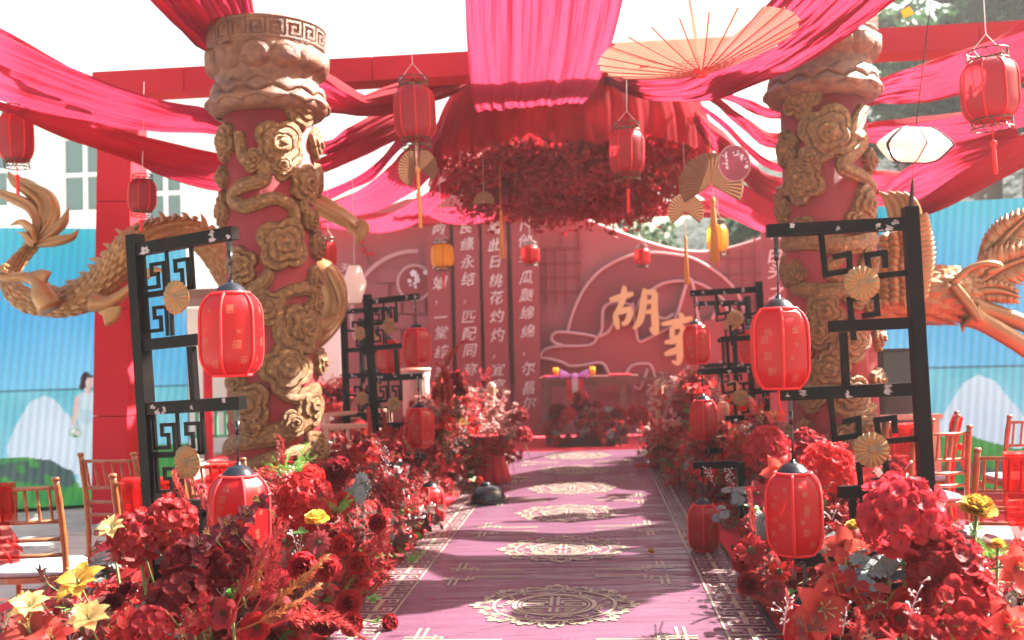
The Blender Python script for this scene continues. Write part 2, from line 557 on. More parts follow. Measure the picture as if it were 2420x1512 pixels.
MB().box((0.0, 0.3, 2.5), (3.0, 2.2, 0.14)).build('roof', M_dkwood, pav)
M_green = mat('green_railing_paint', (0.05, 0.22, 0.13), 0.6)
for k in range(14):
    MB().box((-.9 + k * .15, -.05, .55), (.05, .03, .36)).build('baluster', M_green, pav)
for zz in (.36, .75):
    MB().box((0.1, -.05, zz), (2.2, .05, .05)).build('rail', M_green, pav)

# ---- hillside and trees
M_hill = mat('wooded_slope', (0.010, 0.022, 0.014), 0.95, col2=(0.018, 0.034, 0.02), vscale=0.8, bump=(1.5, 1.0, 0.3))
def hillz(x, y):
    return max(-.3, min(16, (x - 5.5) * 0.75 + (y - 28) * .22)) + .6 * math.sin(x * 1.3) * math.cos(y * .9)
mb = MB()
mb.grid(lambda u, v: (5.0 + 75 * u, 24 + 46 * v, hillz(5.0 + 75 * u, 24 + 46 * v)), 46, 30)
struct('hillside', mb, M_hill, True)
def leafmat(name, c, t):
    return mat(name, c, 0.55, trans=(t, 0.5), col2=tuple(x * 1.5 for x in c), vscale=1.2, spec=0.4)
M_leafs = [leafmat('leaf_dark', (0.009, 0.022, 0.012), (0.014, 0.04, 0.014)), leafmat('leaf_mid', (0.016, 0.036, 0.018), (0.028, 0.07, 0.024)), leafmat('leaf_pale', (0.03, 0.055, 0.03), (0.06, 0.11, 0.045))]
M_bark = mat('bark', (0.09, 0.065, 0.05), 0.9, bump=(20, 0.8))
def crown_mesh(seed, nl, spread, leaf, m):
    r = np.random.RandomState(seed)
    cl = r.normal(size=(26, 3)); cl /= np.linalg.norm(cl, axis=1)[:, None]
    cl *= (r.uniform(.25, 1, (26, 1)) ** .5)
    cl[:, 2] *= 0.85
    rr = r.uniform(.14, .34, 26) * spread
    k = r.randint(0, 26, nl)
    d = r.normal(size=(nl, 3)); d /= np.linalg.norm(d, axis=1)[:, None]
    c = cl[k] + d * rr[k][:, None] * (r.uniform(.3, 1.1, (nl, 1)))
    a = r.normal(size=(nl, 3)); a /= np.linalg.norm(a, axis=1)[:, None]
    b = np.cross(a, r.normal(size=(nl, 3))); b /= np.linalg.norm(b, axis=1)[:, None]
    s = leaf * r.uniform(.6, 1.3, (nl, 1))
    vs = np.stack([c - a * s, c + b * s * .55, c + a * s, c - b * s * .55], 1).reshape(-1, 3)
    me = bpy.data.meshes.new('crown')
    me.from_pydata(vs.tolist(), [], [(4 * i, 4 * i + 1, 4 * i + 2, 4 * i + 3) for i in range(nl)])
    me.materials.append(m)
    return me
crowns = [crown_mesh(11, 5200, 1.0, 0.075, M_leafs[0]), crown_mesh(12, 4200, .95, 0.075, M_leafs[1]), crown_mesh(13, 2600, .8, 0.07, M_leafs[2])]
def tree(x, y, Y, r, kind, label, zb=None):
    p = at(x, y, Y)
    gz = hillz(p.x, Y) if zb is None else zb
    t = thing('hillside_tree' if zb is None else 'garden_tree', label, 'tree', (p.x, Y, gz), group='trees behind the stage' if zb is not None else 'trees on the slope')
    h = p.z - gz
    mb = MB()
    rt = random.Random(int(x * 7 + y))
    mb.tube([(0, 0, -.3), (.1, .05, h * .4), (.05 + rt.uniform(-.2, .2), 0, h * .8), (0, 0, h * 1.05)], [.16 * r ** .5, .13 * r ** .5, .08, .02], 8)
    for k in range(6):
        a = rt.uniform(0, 6.28)
        z0 = h * rt.uniform(.55, .85)
        mb.tube([(.05, 0, z0), (.4 * r * math.cos(a), .4 * r * math.sin(a), z0 + .3 * r), (.7 * r * math.cos(a), .7 * r * math.sin(a), z0 + .45 * r)], [.06, .04, .015], 6)
    mb.build('trunk', M_bark, t, True)
    link('crown', crowns[kind], t, (0, 0, h), (0, 0, rt.uniform(0, 6)), (r * 1.1, r * 1.1, r * .95))
tree(2330, 70, 30, 2.6, 0, 'large dark tree filling the top right corner')
tree(2230, 130, 27, 1.7, 1, 'mid green tree above the red beam right of the column')
tree(2420, 210, 28, 2.2, 0, 'dark tree behind the large hanging lantern at the right edge')
tree(2130, 215, 26, 1.0, 2, 'pale airy tree just right of the right column capital')
tree(2150, 330, 30, 1.5, 1, 'green tree behind the white disc lantern')
tree(2300, 330, 26, 1.5, 0, 'dark tree below the large hanging lantern')
tree(2110, 110, 31, 1.2, 2, 'thin pale tree with sky showing beside the right column top')
tree(2430, 20, 27, 1.5, 1, 'leafy tree at the extreme top right edge')
tree(1455, 555, 26, 0.85, 2, 'pale leafy tree above the dip of the red backdrop', 0)
tree(1570, 560, 30, 0.55, 2, 'small thin tree beside the bright gap over the backdrop', 0)
tree(1760, 545, 26, 0.75, 1, 'green tree behind the yellow lantern over the backdrop', 0)
tree(1525, 575, 27, 0.6, 2, 'low pale tree peeping over the backdrop middle', 0)

# ---- red wrapped truss
def beam(name, label, a, b, w, h, npan):
    a, b = Vector(a), Vector(b)
    t = thing(name, label, 'beam' if abs((b - a).normalized().z) < .5 else 'pillar', a)
    for i in range(npan):
        p, q = (b - a) * (i / npan), (b - a) * ((i + 1) / npan)
        d = (q - p).normalized() * .004
        MB().bar(p + d, q - d, w, h, (0, 0, 1) if name != 'wrapped_pillar' else (0, 1, 0)).build('cloth_panel', M_wrap, t)
    return t
beam('wrapped_beam', 'long red cloth wrapped beam behind both columns', (-4.62, 9.12, 4.14), (5.2, 9.02, 4.14), 0.3, 0.22, 11)
pb, pt = at(276, 1236, 9.12), at(292, 300, 9.12)
beam('wrapped_pillar', 'tall red cloth wrapped pillar behind the golden dragon', (pb.x, 9.12, 0.02), (pt.x, 9.12, 4.02), 0.33, 0.33, 4)
A, B = at(1040, 500, 17.0), at(1840, 500, 17.0)
beam('wrapped_beam', 'far red cloth wrapped beam above the backdrop dip', (A.x - 3, 17.0, 3.86), (B.x + 2, 17.0, 3.86), 0.25, 0.22, 10)

# ---- video screens (self-lit pictures)
M_led = bpy.data.materials.new('led_picture')
M_led.use_nodes = True
nt = M_led.node_tree
nt.nodes.remove(nt.nodes['Principled BSDF'])
at_ = nt.nodes.new('ShaderNodeVertexColor'); at_.layer_name = 'Col'
em = nt.nodes.new('ShaderNodeEmission')
df = nt.nodes.new('ShaderNodeBsdfPrincipled')
df.inputs['Base Color'].default_value = (0.02, 0.02, 0.025, 1); df.inputs['Roughness'].default_value = 0.6
sh = nt.nodes.new('ShaderNodeAddShader')
nt.links.new(at_.outputs['Color'], em.inputs['Color'])
em.inputs['Strength'].default_value = 0.108
nt.links.new(em.outputs[0], sh.inputs[0]); nt.links.new(df.outputs[0], sh.inputs[1])
nt.links.new(sh.outputs[0], nt.nodes['Material Output'].inputs['Surface'])

def srgb(c):
    return tuple((x / 255) ** 2.2 for x in c)
def inpoly(x, y, poly):
    c = np.zeros(x.shape, bool)
    n = len(poly)
    for i in range(n):
        x1, y1 = poly[i]; x2, y2 = poly[(i + 1) % n]
        if y1 == y2: continue
        k = ((y1 > y) != (y2 > y)) & (x < (x2 - x1) * (y - y1) / (y2 - y1) + x1)
        c ^= k
    return c
def screen(label, p0, slope, umin, umax, ztop, pic, ref):
    """plane through p0 running along (1, slope); pic paints arrays of picture units"""
    d = Vector((1, slope, 0)).normalized()
    t = thing('video_screen', label, 'screen', (p0[0], p0[1], 0), (0, 0, math.atan2(slope, 1)))
    z0 = 0.05
    nu, nz = int((umax - umin) / 0.0125), int((ztop - z0) / 0.0125)
    uu, zz = np.meshgrid(np.linspace(umin, umax, nu), np.linspace(z0, ztop, nz))
    rib = 0.007 * np.sin((uu - 0.10 * zz) * 2 * math.pi / 0.078)
    vs = np.stack([uu.ravel(), rib.ravel(), zz.ravel()], 1)
    idx = np.arange(nu * nz).reshape(nz, nu)
    fs = np.stack([idx[:-1, :-1], idx[:-1, 1:], idx[1:, 1:], idx[1:, :-1]], -1).reshape(-1, 4)
    me = bpy.data.meshes.new('display')
    me.from_pydata(vs.tolist(), [], fs.tolist())
    colr = pic(uu, zz)
    lig = 1 + .11 * np.sin((uu - 0.10 * zz) * 2 * math.pi / 0.078) + .07 * np.sin(zz * 2 * math.pi / .05) * np.sin(uu * 2 * math.pi / .05)
    colr = np.clip(colr * lig[..., None], 0, 1.5)
    ca = me.color_attributes.new('Col', 'FLOAT_COLOR', 'POINT')
    ca.data.foreach_set('color', np.concatenate([colr.reshape(-1, 3), np.ones((nu * nz, 1))], 1).astype(np.float32).ravel())
    me.materials.append(M_led)
    me.polygons.foreach_set('use_smooth', [True] * len(me.polygons))
    link('display', me, t)
    MB().box(((umin + umax) / 2, 0.10, ztop / 2), (umax - umin, 0.12, ztop - .02)).build('cabinet', M_speaker, t)
    return t
def scenery(uu, zz, mtn, hill, rock, sea, rnd):
    r = np.random.RandomState(rnd)
    nzx = lambda s, a: a * (np.sin(uu * s + 1.3 * rnd) * np.cos(zz * s * 1.3 + .7) + .5 * np.sin(uu * s * 2.3 + zz * s * 1.7))
    k = np.clip((zz - sea) / (3.0 - sea), 0, 1)[..., None]
    c1, c2, c3 = (np.array(srgb(c)) for c in ((112, 200, 238), (72, 178, 232), (66, 200, 216)))
    col = np.where(k < .45, c1 + (c2 - c1) * (k / .45), c2 + (c3 - c2) * ((k - .45) / .55))
    col = col + nzx(1.7, .05)[..., None]
    w = zz < sea
    seac = np.array(srgb((105, 198, 215))) + (np.array(srgb((140, 208, 232))) - np.array(srgb((105, 198, 215)))) * np.clip((sea - zz) / .9, 0, 1)[..., None]
    col = np.where(w[..., None], seac + nzx(5, .04)[..., None], col)
    m = inpoly(uu, zz, mtn)
    mc = np.array(srgb((225, 232, 246))) + nzx(3, .06)[..., None]
    col = np.where(m[..., None], mc * .8 + col * .2, col)
    h = inpoly(uu, zz, hill)
    g = np.array(srgb((28, 135, 62))) + (np.array(srgb((120, 200, 60))) - np.array(srgb((28, 135, 62)))) * np.clip(r.uniform(-.4, .6, uu.shape) + nzx(9, .3), 0, 1)[..., None] * .6
    col = np.where(h[..., None], g, col)
    k = inpoly(uu, zz, rock)
    col = np.where((k & (nzx(14, .4) > -.25))[..., None], np.array(srgb((58, 88, 84))) + nzx(20, .01)[..., None], col)
    seam = np.abs(zz - sea) < .012
    return np.where(seam[..., None], col * .45, col)
def planemap(p0, slope):
    d = Vector((1, slope, 0)).normalized(); n = Vector((-d.y, d.x, 0))
    def f(x, y):
        r_ = ray(x, y)
        k = (Vector((p0[0], p0[1], 0)) - EYE).dot(n) / r_.dot(n)
        q = EYE + r_ * k
        return ((q - Vector((p0[0], p0[1], 0))).dot(d), q.z)
    return f
p0 = (-6.1, 9.78)
PL = planemap(p0, .36)
q = lambda pts: [PL(*p) for p in pts]
figure = []
def lady(uu, zz, col, f):
    def paint(poly, c, a=1.0):
        nonlocal col
        k = inpoly(uu, zz, [f(*p) for p in poly])
        col = np.where(k[..., None], np.array(srgb(c)) * a + col * (1 - a), col)
    def ell(cx, cy, rx, ry, n=20):
        return [(cx + rx * math.cos(6.283 * i / n), cy + ry * math.sin(6.283 * i / n)) for i in range(n)]
    paint([(188, 928), (226, 926), (232, 965), (229, 1010), (234, 1090), (238, 1150), (186, 1150), (180, 1080), (186, 1010), (178, 962)], (205, 225, 236))
    paint([(190, 968), (226, 968), (226, 1000), (190, 1000)], (180, 210, 222))
    paint([(176, 940), (188, 930), (186, 962), (178, 1002), (184, 1016), (174, 1016), (169, 998)], (222, 190, 182))
    paint([(226, 928), (235, 940), (237, 985), (231, 1010), (228, 970)], (222, 190, 182))
    paint([(201, 912), (214, 912), (216, 930), (199, 930)], (222, 190, 182))
    paint(ell(204, 897, 14, 18), (48, 32, 34))
    paint(ell(193, 912, 6, 9), (48, 32, 34))
    paint(ell(211, 902, 10, 15), (228, 196, 190))
    paint([(196, 884), (222, 886), (221, 893), (206, 893), (199, 910), (194, 905)], (48, 32, 34))
    paint(ell(178, 1022, 16, 13), (170, 200, 190))
    paint(ell(172, 1018, 5, 5), (235, 235, 225)); paint(ell(184, 1024, 5, 5), (238, 225, 215)); paint(ell(178, 1030, 5, 4), (90, 140, 100))
    return col
def picL(uu, zz):
    c = scenery(uu, zz, q([(15, 1060), (40, 1000), (70, 950), (105, 934), (130, 945), (165, 985), (185, 1010), (185, 1120), (120, 1115), (20, 1080)]),
                q([(-300, 1075), (-60, 1085), (60, 1080), (100, 1085), (130, 1110), (200, 1150), (250, 1110), (330, 1055), (460, 1045), (470, 1300), (-300, 1300)]),
                q([(90, 1085), (120, 1086), (150, 1105), (172, 1112), (178, 1135), (172, 1150), (125, 1148), (60, 1140), (-80, 1120), (-80, 1108)]), PL(200, 919)[1], 3)
    return lady(uu, zz, c, PL)
screen('bright video screen with a bride figure behind the golden dragon', p0, .36, -1.6, PL(441, 800)[0], PL(120, 539)[1], picL, None)
p1 = (3.52, 10.23)
PR = planemap(p1, -.16)
q2 = lambda pts: [PR(*p) for p in pts]
def picR(uu, zz):
    return scenery(uu, zz, q2([(2190, 1050), (2240, 960), (2275, 905), (2310, 885), (2350, 900), (2400, 960), (2440, 1010), (2440, 1075), (2330, 1075)]),
                   q2([(2100, 1045), (2200, 1032), (2280, 1025), (2330, 1042), (2400, 1060), (2700, 1030), (2700, 1300), (2050, 1300)]),
                   q2([(2100, 1090), (2300, 1092), (2380, 1085), (2450, 1090), (2450, 1130), (2300, 1120), (2100, 1105)]), PR(2300, 868)[1], 5)
screen('bright video screen with mountain and meadow behind the golden phoenix', p1, -.16, PR(2085, 800)[0], 3.2, PR(2300, 474)[1], picR, None)

# ================================================================== lettering
_gl = {}
def glyph(ch):
    if ch not in _gl:
        cu = bpy.data.curves.new('g', 'FONT')
        cu.body = ch
        cu.size = 1.0
        cu.align_x, cu.align_y = 'CENTER', 'CENTER'
        cu.resolution_u = 3
        cu.offset = 0.007
        ob = bpy.data.objects.new('g', cu)
        COL.objects.link(ob)
        dg = bpy.context.evaluated_depsgraph_get()
        me = bpy.data.meshes.new_from_object(ob.evaluated_get(dg))
        vs = [(v.co.x, v.co.y) for v in me.vertices]
        fs = [tuple(p.vertices) for p in me.polygons]
        bpy.data.objects.remove(ob)
        bpy.data.curves.remove(cu)
        bpy.data.meshes.remove(me)
        if vs:
            cx = (min(v[0] for v in vs) + max(v[0] for v in vs)) / 2
            cy = (min(v[1] for v in vs) + max(v[1] for v in vs)) / 2
            vs = [(a - cx, b - cy) for a, b in vs]
        _gl[ch] = (vs, fs)
    return _gl[ch]
def put_glyph(mb, ch, fn, size, shear=0.0, wob=0.0, rot=0.0, seed=0):
    vs, fs = glyph(ch)
    out = []
    c, s = math.cos(rot), math.sin(rot)
    for a, b in vs:
        a2 = a + shear * b + wob * math.sin(b * 9 + seed) * .6
        b2 = b + wob * math.sin(a * 8 + seed * 1.7)
        a2, b2 = a2 * c - b2 * s, a2 * s + b2 * c
        out.append(fn(a2 * size, b2 * size))
    mb.add(out, fs)

# ================================================================== BACKDROP
BDY = 17.36
def face(Y):
    return lambda x, y: at(x, y, Y)
def board(name, pts, Y, th, m, parent):
    mb = MB()
    mb.prism(pts, lambda x, y, s: at(x, y, Y) + V(0, th * s, 0))
    return mb.build(name, m, parent, world=True)
bdc = at(1340, 1035, BDY)
bd = thing('stage_backdrop', 'red wedding backdrop with arches, calligraphy strips and gold lettering', 'backdrop', (bdc.x, BDY, 0.02))
top = [(700, 560), (800, 530), (880, 500), (960, 470), (1060, 462), (1180, 466), (1260, 478), (1330, 500), (1400, 527), (1470, 553), (1540, 577), (1600, 592), (1660, 597), (1720, 588), (1780, 571), (1850, 548), (1960, 535), (2140, 560)]
board('back_board', [(700, 1040)] + top + [(2140, 1015)], BDY, 0.12, M_bd, bd)
mb = MB()                                    # pale capping strip along the top edge
mb.tube([at(x, y, BDY + .05) for x, y in crom(top[5:], 60)], 0.035, 6)
mb.build('top_edging', M_bdpale, bd, True, world=True)
z2 = lambda x, y: (1240.4 + x * .3907, 472.5 + y * .3907)
z1 = lambda x, y: (708.8 + x * .3516, 472.5 + y * .3516)
arch = [(255, 800), (290, 680), (350, 550), (440, 440), (550, 370), (660, 330), (780, 320), (900, 330), (1000, 350), (1100, 400), (1200, 470), (1280, 560), (1330, 680), (1365, 790)]
inner = [(620, 760), (660, 680), (700, 600), (770, 540), (850, 500), (950, 490), (1050, 505), (1150, 560), (1230, 640), (1300, 740)]
archp = [z2(*p) for p in crom(arch, 40)]
innp = [z2(*p) for p in crom(inner, 24)]
board('moon_arch', archp + [z2(1400, 900), z2(1300, 900)] + innp[::-1] + [z2(600, 900), z2(250, 900)], BDY - .09, 0.06, M_bd3, bd)
mount = [z2(*p) for p in [(88, 950), (120, 905), (200, 885), (380, 880), (430, 840), (470, 790), (480, 740), (540, 690), (600, 640), (650, 630), (668, 770), (690, 855), (760, 830), (870, 770), (930, 660), (985, 490), (1020, 540), (1050, 740), (1130, 720), (1190, 625), (1300, 760), (1400, 860), (1400, 1165), (440, 1165), (480, 1010), (440, 985), (350, 1000), (270, 1005), (230, 985), (160, 965)]]
board('mountain_panel', mount, BDY - .16, 0.05, M_bd2, bd)
cl_ = [z2(*p) for p in [(158, 840), (180, 808), (240, 800), (370, 815), (430, 835), (400, 876), (225, 880), (180, 865)]]
board('cloud_panel', cl_, BDY - .16, 0.05, M_bd3, bd)
lines = [arch, inner, [(890, 760), (930, 660), (975, 510), (1000, 480), (1020, 540), (1035, 640), (1050, 740)],
         [(85, 948), (120, 905), (200, 885), (380, 880), (430, 835), (370, 815), (240, 800), (180, 805), (158, 840), (180, 865), (225, 880)],
         [(90, 955), (160, 965), (230, 985), (270, 1005), (350, 1000), (440, 985), (480, 1000), (510, 1060)],
         [(440, 830), (465, 780), (470, 680), (490, 640), (540, 620), (600, 625), (640, 640), (660, 680)], [(440, 830), (500, 800), (540, 740)],
         [(650, 620), (670, 780), (690, 855), (760, 830), (870, 770), (930, 740)], [(610, 1050), (650, 1000), (740, 990), (770, 1020), (785, 1080)],
         [(610, 1050), (640, 1110), (690, 1140), (720, 1080), (740, 1020)], [(880, 1150), (930, 1070), (990, 1000)], [(1160, 1050), (1190, 980), (1240, 1040)],
         [(1130, 720), (1160, 660), (1190, 620), (1240, 690), (1320, 790)], [(780, 690), (840, 720), (900, 690)]]
for i, pl in enumerate(lines):
    mb = MB()
    mb.tube([at(*z2(*p), BDY - (.12 if i < 2 else .185)) for p in crom(pl, 8 * len(pl))], 0.027, 6)
    mb.build('outline_tube', M_bdpale, bd, True, world=True)
# lattice bars and recessed bricks
def bars(rects, Y, m, nm):
    for (xa, ya, xb, yb) in rects:
        a, b = at(xa, ya, Y), at(xb, yb, Y)
        MB().bar(a, b, 0.03, 0.045, (0, 1, 0)).build(nm, m, bd, world=True)
lat = []
for xx in (1290, 1312, 1335, 1362):
    lat.append((xx, 580 + abs(xx - 1320) * .3, xx + 3, 720))
for yy in (588, 622, 656, 690):
    lat.append((1275, yy, 1372, yy - 2))
for yy in (612, 650, 684, 720):
    lat.append((1690, yy - 1, 1800, yy - 4))
for xx in (1722, 1752, 1780):
    lat.append((xx, 590, xx + 3, 730))
lat += [(1324, 585, 1326, 560), (1365, 545, 1372, 800), (1782, 560, 1788, 900)]
bars(lat, BDY - .03, M_bd2, 'lattice_bar')
rb = random.Random(2)
cx, cy, rr_ = 982, 745, 152
for r_ in range(6):
    for k in range(4):
        xa = 868 + k * 58 + (29 if r_ % 2 else 0)
        ya = 602 + r_ * 36
        if (xa + 24 - cx) ** 2 + (ya + 14 - cy) ** 2 < (rr_ - 8) ** 2 and xa < 1000 and rb.random() < .9:
            a, b = at(xa, ya, BDY - .03), at(xa + 50, ya + 29, BDY - .03)
            MB().box((a + b) / 2, (abs(b.x - a.x), .06, abs(a.z - b.z))).build('brick', M_bd, bd, world=True)
mb = MB()
mb.stroke([(cx + rr_ * math.cos(t), cy + rr_ * math.sin(t)) for t in np.linspace(2.75, 4.75, 40)], 9, face(BDY - .1))
mb.stroke([(cx + rr_ * math.cos(t), cy + rr_ * math.sin(t)) for t in np.linspace(-.3, .6, 20)], 9, face(BDY - .1))
mb.build('moon_window_rim', M_bdpale, bd, world=True)
ccx, ccy = z1(770, 555)
board('round_plaque', [(ccx + 40 * math.cos(t), ccy + 41 * math.sin(t)) for t in np.linspace(0, 6.28, 36, endpoint=False)], BDY - .12, .05, M_bd2, bd)
mb = MB(); mb.stroke([(ccx + 40 * math.cos(t), ccy + 41 * math.sin(t)) for t in np.linspace(.6, 6.1, 50)], 6, face(BDY - .13)); mb.build('plaque_rim', M_bdpale, bd, world=True)
for (dx, dy, s) in ((-3, -22, 8), (5, -15, 6), (-12, -4, 5), (6, -6, 7), (0, 2, 4), (-10, 6, 3), (2, 10, 4), (26, -24, 6)):
    mb = MB()
    for k in range(5):
        t = k * 1.2566 + dx
        mb.prism([(ccx + dx + s * .55 * math.cos(t) + s * .5 * math.cos(a), ccy + dy + s * .55 * math.sin(t) + s * .5 * math.sin(a)) for a in np.linspace(0, 6.28, 8, endpoint=False)],
                 lambda x, y, q_, k=k: at(x, y, BDY - .135 - .004 * k) + V(0, .01 * q_, 0))
    mb.build('white_blossom', M_pale, bd, world=True)
# wainscot and dark recess below
for (xa, xb) in ((1080, 1262), (1475, 1660)):
    a, b = at(xa, 897, BDY - .3), at(xb, 893, BDY - .3)
    MB().bar(a, b, .06, .05).build('rail', M_dkwood, bd, world=True)
    for xx in range(xa + 20, xb - 10, 42):
        MB().bar(at(xx, 899, BDY - .28), at(xx, 1030, BDY - .28), .02, .12, (0, 1, 0)).build('plank', M_bd3, bd, world=True)
# calligraphy strips
strips = [((858, 1012), 490, 985, [('两', 190), ('姓', 300), ('联', 425), ('姻', 555), ('，', 690), ('一', 785), ('堂', 890), ('缔', 1020), ('约', 1140)]),
          ((1042, 1207), 488, 985, [('良', 180), ('缘', 295), ('永', 415), ('结', 530), ('，', 685), ('匹', 780), ('配', 897), ('同', 1015), ('称', 1140)]),
          ((1232, 1392), 486, 985, [('看', 185), ('此', 300), ('日', 412), ('桃', 540), ('花', 655), ('灼', 780), ('灼', 905), ('，', 1052), ('宜', 1140), ('室', 1245)]),
          ((1430, 1602), 482, 1030, [('卜', 165), ('他', 275), ('年', 395), ('瓜', 518), ('瓞', 640), ('绵', 758), ('绵', 882), ('，', 1038), ('尔', 1132), ('昌', 1265), ('尔', 1360)])]
for i, ((xa, xb), ya, yb, chars) in enumerate(strips):
    lean = 0.024
    X = lambda zx, y: z1(zx, 0)[0] + (y - 700) * lean
    ban = board('calligraphy_strip', [(X(xa, ya), ya), (X(xb, ya), ya), (X(xb, yb), yb), (X(xa, yb), yb)], BDY - .42, .05, M_bd2, bd)
    for j, (ch, zy) in enumerate(chars):
        y = 472.5 + zy * .3516
        mb = MB()
        sz = 34 if ch not in '，' else 22
        cxx = X((xa + xb) / 2 + (-20 if ch == '，' else 8), y)
        put_glyph(mb, ch, lambda a, b: at(cxx + a, y - b, BDY - .437) , sz * .98, shear=.25, wob=.045, rot=.08, seed=i * 3 + j)
        mb.build('character', M_glyph, bd, world=True)
    if i < 3:
        g0, g1 = xb + 6, strips[i + 1][0][0] - 6
        board('strip_gap', [(X(g0, 500), 500), (X(g1, 500), 500), (X(g1, 905), 905), (X(g0, 905), 905)], BDY - .2, .03, M_dkwood, bd)
ban = board('calligraphy_strip', [(1797, 537), (1900, 540), (1915, 1000), (1812, 1000)], BDY - .42, .05, M_bd3, bd)
for j, (ch, y) in enumerate([('谨', 497), ('以', 548), ('白', 603), ('头', 640), ('之', 690), ('约', 735)]):
    mb = MB()
    put_glyph(mb, ch, lambda a, b: at(1828 + j * 2 + a, y - b, BDY - .437), 40, shear=.2, wob=.02, rot=.05, seed=j)
    mb.build('character', M_glyph, bd, world=True)
for j, (ch, y) in enumerate([('天', 633), ('赐', 660), ('良', 688), ('缘', 714)]):
    mb = MB()
    put_glyph(mb, ch, lambda a, b: at(815 + a, y - b, BDY - .012), 22)
    mb.build('small_character', M_glyph, bd, world=True)
mb = MB()                                   # little red blossom branch
mb.tube([at(x, y, BDY - .03) for x, y in ((840, 560), (858, 585), (868, 605), (874, 625))], .012, 5)
mb.build('printed_branch', M_dkwood, bd, world=True)
for (x, y) in ((852, 572), (858, 590), (866, 600), (878, 600), (846, 566)):
    MB().lathe([(0, -.03), (.05, -.01), (.05, .01), (0, .03)], 7, at(x, y, BDY - .05)).build('printed_blossom', M_tassel, bd, True, world=True)
# a round rose plaque seen past the right column
o = board('side_panel', [(2085, 740), (2180, 742), (2185, 985), (2088, 990)], 14.0, .06, M_bd2, bd)
mb = MB()
for r_ in (1, .55):
    mb.stroke([(2100 + 36 * r_ * math.cos(t), 790 + 38 * r_ * math.sin(t)) for t in np.linspace(0, 6.28, 30)], 5, face(13.985))
mb.stroke([(2080, 790), (2136, 790)], 5, face(13.985)); mb.stroke([(2105, 752), (2105, 830)], 5, face(13.985))
mb.build('side_emblem', M_bdpale, bd, world=True)
# big gold characters, brush strokes with swelling widths
gold = [
    [[(512, 605, 18), (560, 592, 26), (620, 575, 24), (655, 565, 14)], [(600, 518, 14), (598, 560, 26), (585, 620, 26), (565, 660, 20), (545, 695, 22)],
     [(545, 690, 20), (552, 730, 26), (562, 780, 16)], [(540, 690, 14), (600, 668, 26), (645, 655, 20)], [(640, 660, 22), (632, 700, 26), (612, 740, 22), (585, 750, 16)]],
    [[(722, 535, 14), (718, 600, 28), (708, 680, 30), (690, 740, 26), (655, 780, 12)], [(720, 560, 14), (760, 556, 24), (790, 562, 26)],
     [(785, 560, 26), (782, 640, 28), (788, 740, 32), (792, 815, 22)], [(792, 815, 18), (775, 790, 24), (758, 770, 12)], [(724, 620, 12), (770, 612, 22)], [(718, 680, 12), (770, 672, 22)]],
    [[(935, 682, 10), (948, 705, 22), (960, 730, 16)], [(825, 752, 14), (880, 742, 24), (960, 728, 26), (1012, 712, 16)], [(882, 770, 14), (890, 800, 22), (885, 835, 16)],
     [(885, 775, 14), (940, 765, 22), (955, 790, 22), (935, 825, 18)], [(885, 835, 14), (940, 826, 20)], [(845, 862, 14), (900, 852, 26), (985, 830, 22)],
     [(975, 838, 20), (945, 870, 26), (915, 890, 18)], [(930, 880, 20), (938, 930, 28), (925, 985, 22), (890, 975, 10)], [(845, 935, 16), (900, 915, 28), (985, 895, 22)]]]
for gi, strokes in enumerate(gold):
    mb = MB()
    for k, s in enumerate(strokes):
        pts = crom([(z2(a, b)[0], z2(a, b)[1], w * .3907 * 1.45) for a, b, w in s], 14)
        Pn = len(pts)
        L, Rr = [], []
        for i in range(Pn):
            a, b = np.array(pts[max(i - 1, 0)][:2]), np.array(pts[min(i + 1, Pn - 1)][:2])
            d = (b - a) / (np.linalg.norm(b - a) + 1e-9)
            nn = np.array([-d[1], d[0]])
            w = pts[i][2] / 2
            L.append(np.array(pts[i][:2]) + nn * w); Rr.append(np.array(pts[i][:2]) - nn * w)
        dd = .005 * k
        mb.prism([tuple(p) for p in L] + [tuple(p) for p in Rr[::-1]], lambda x, y, q_: at(x, y, BDY - .30 - dd) + V(0, .05 * q_, 0))
    mb.build('gold_character', M_goldglyph, bd, world=True)

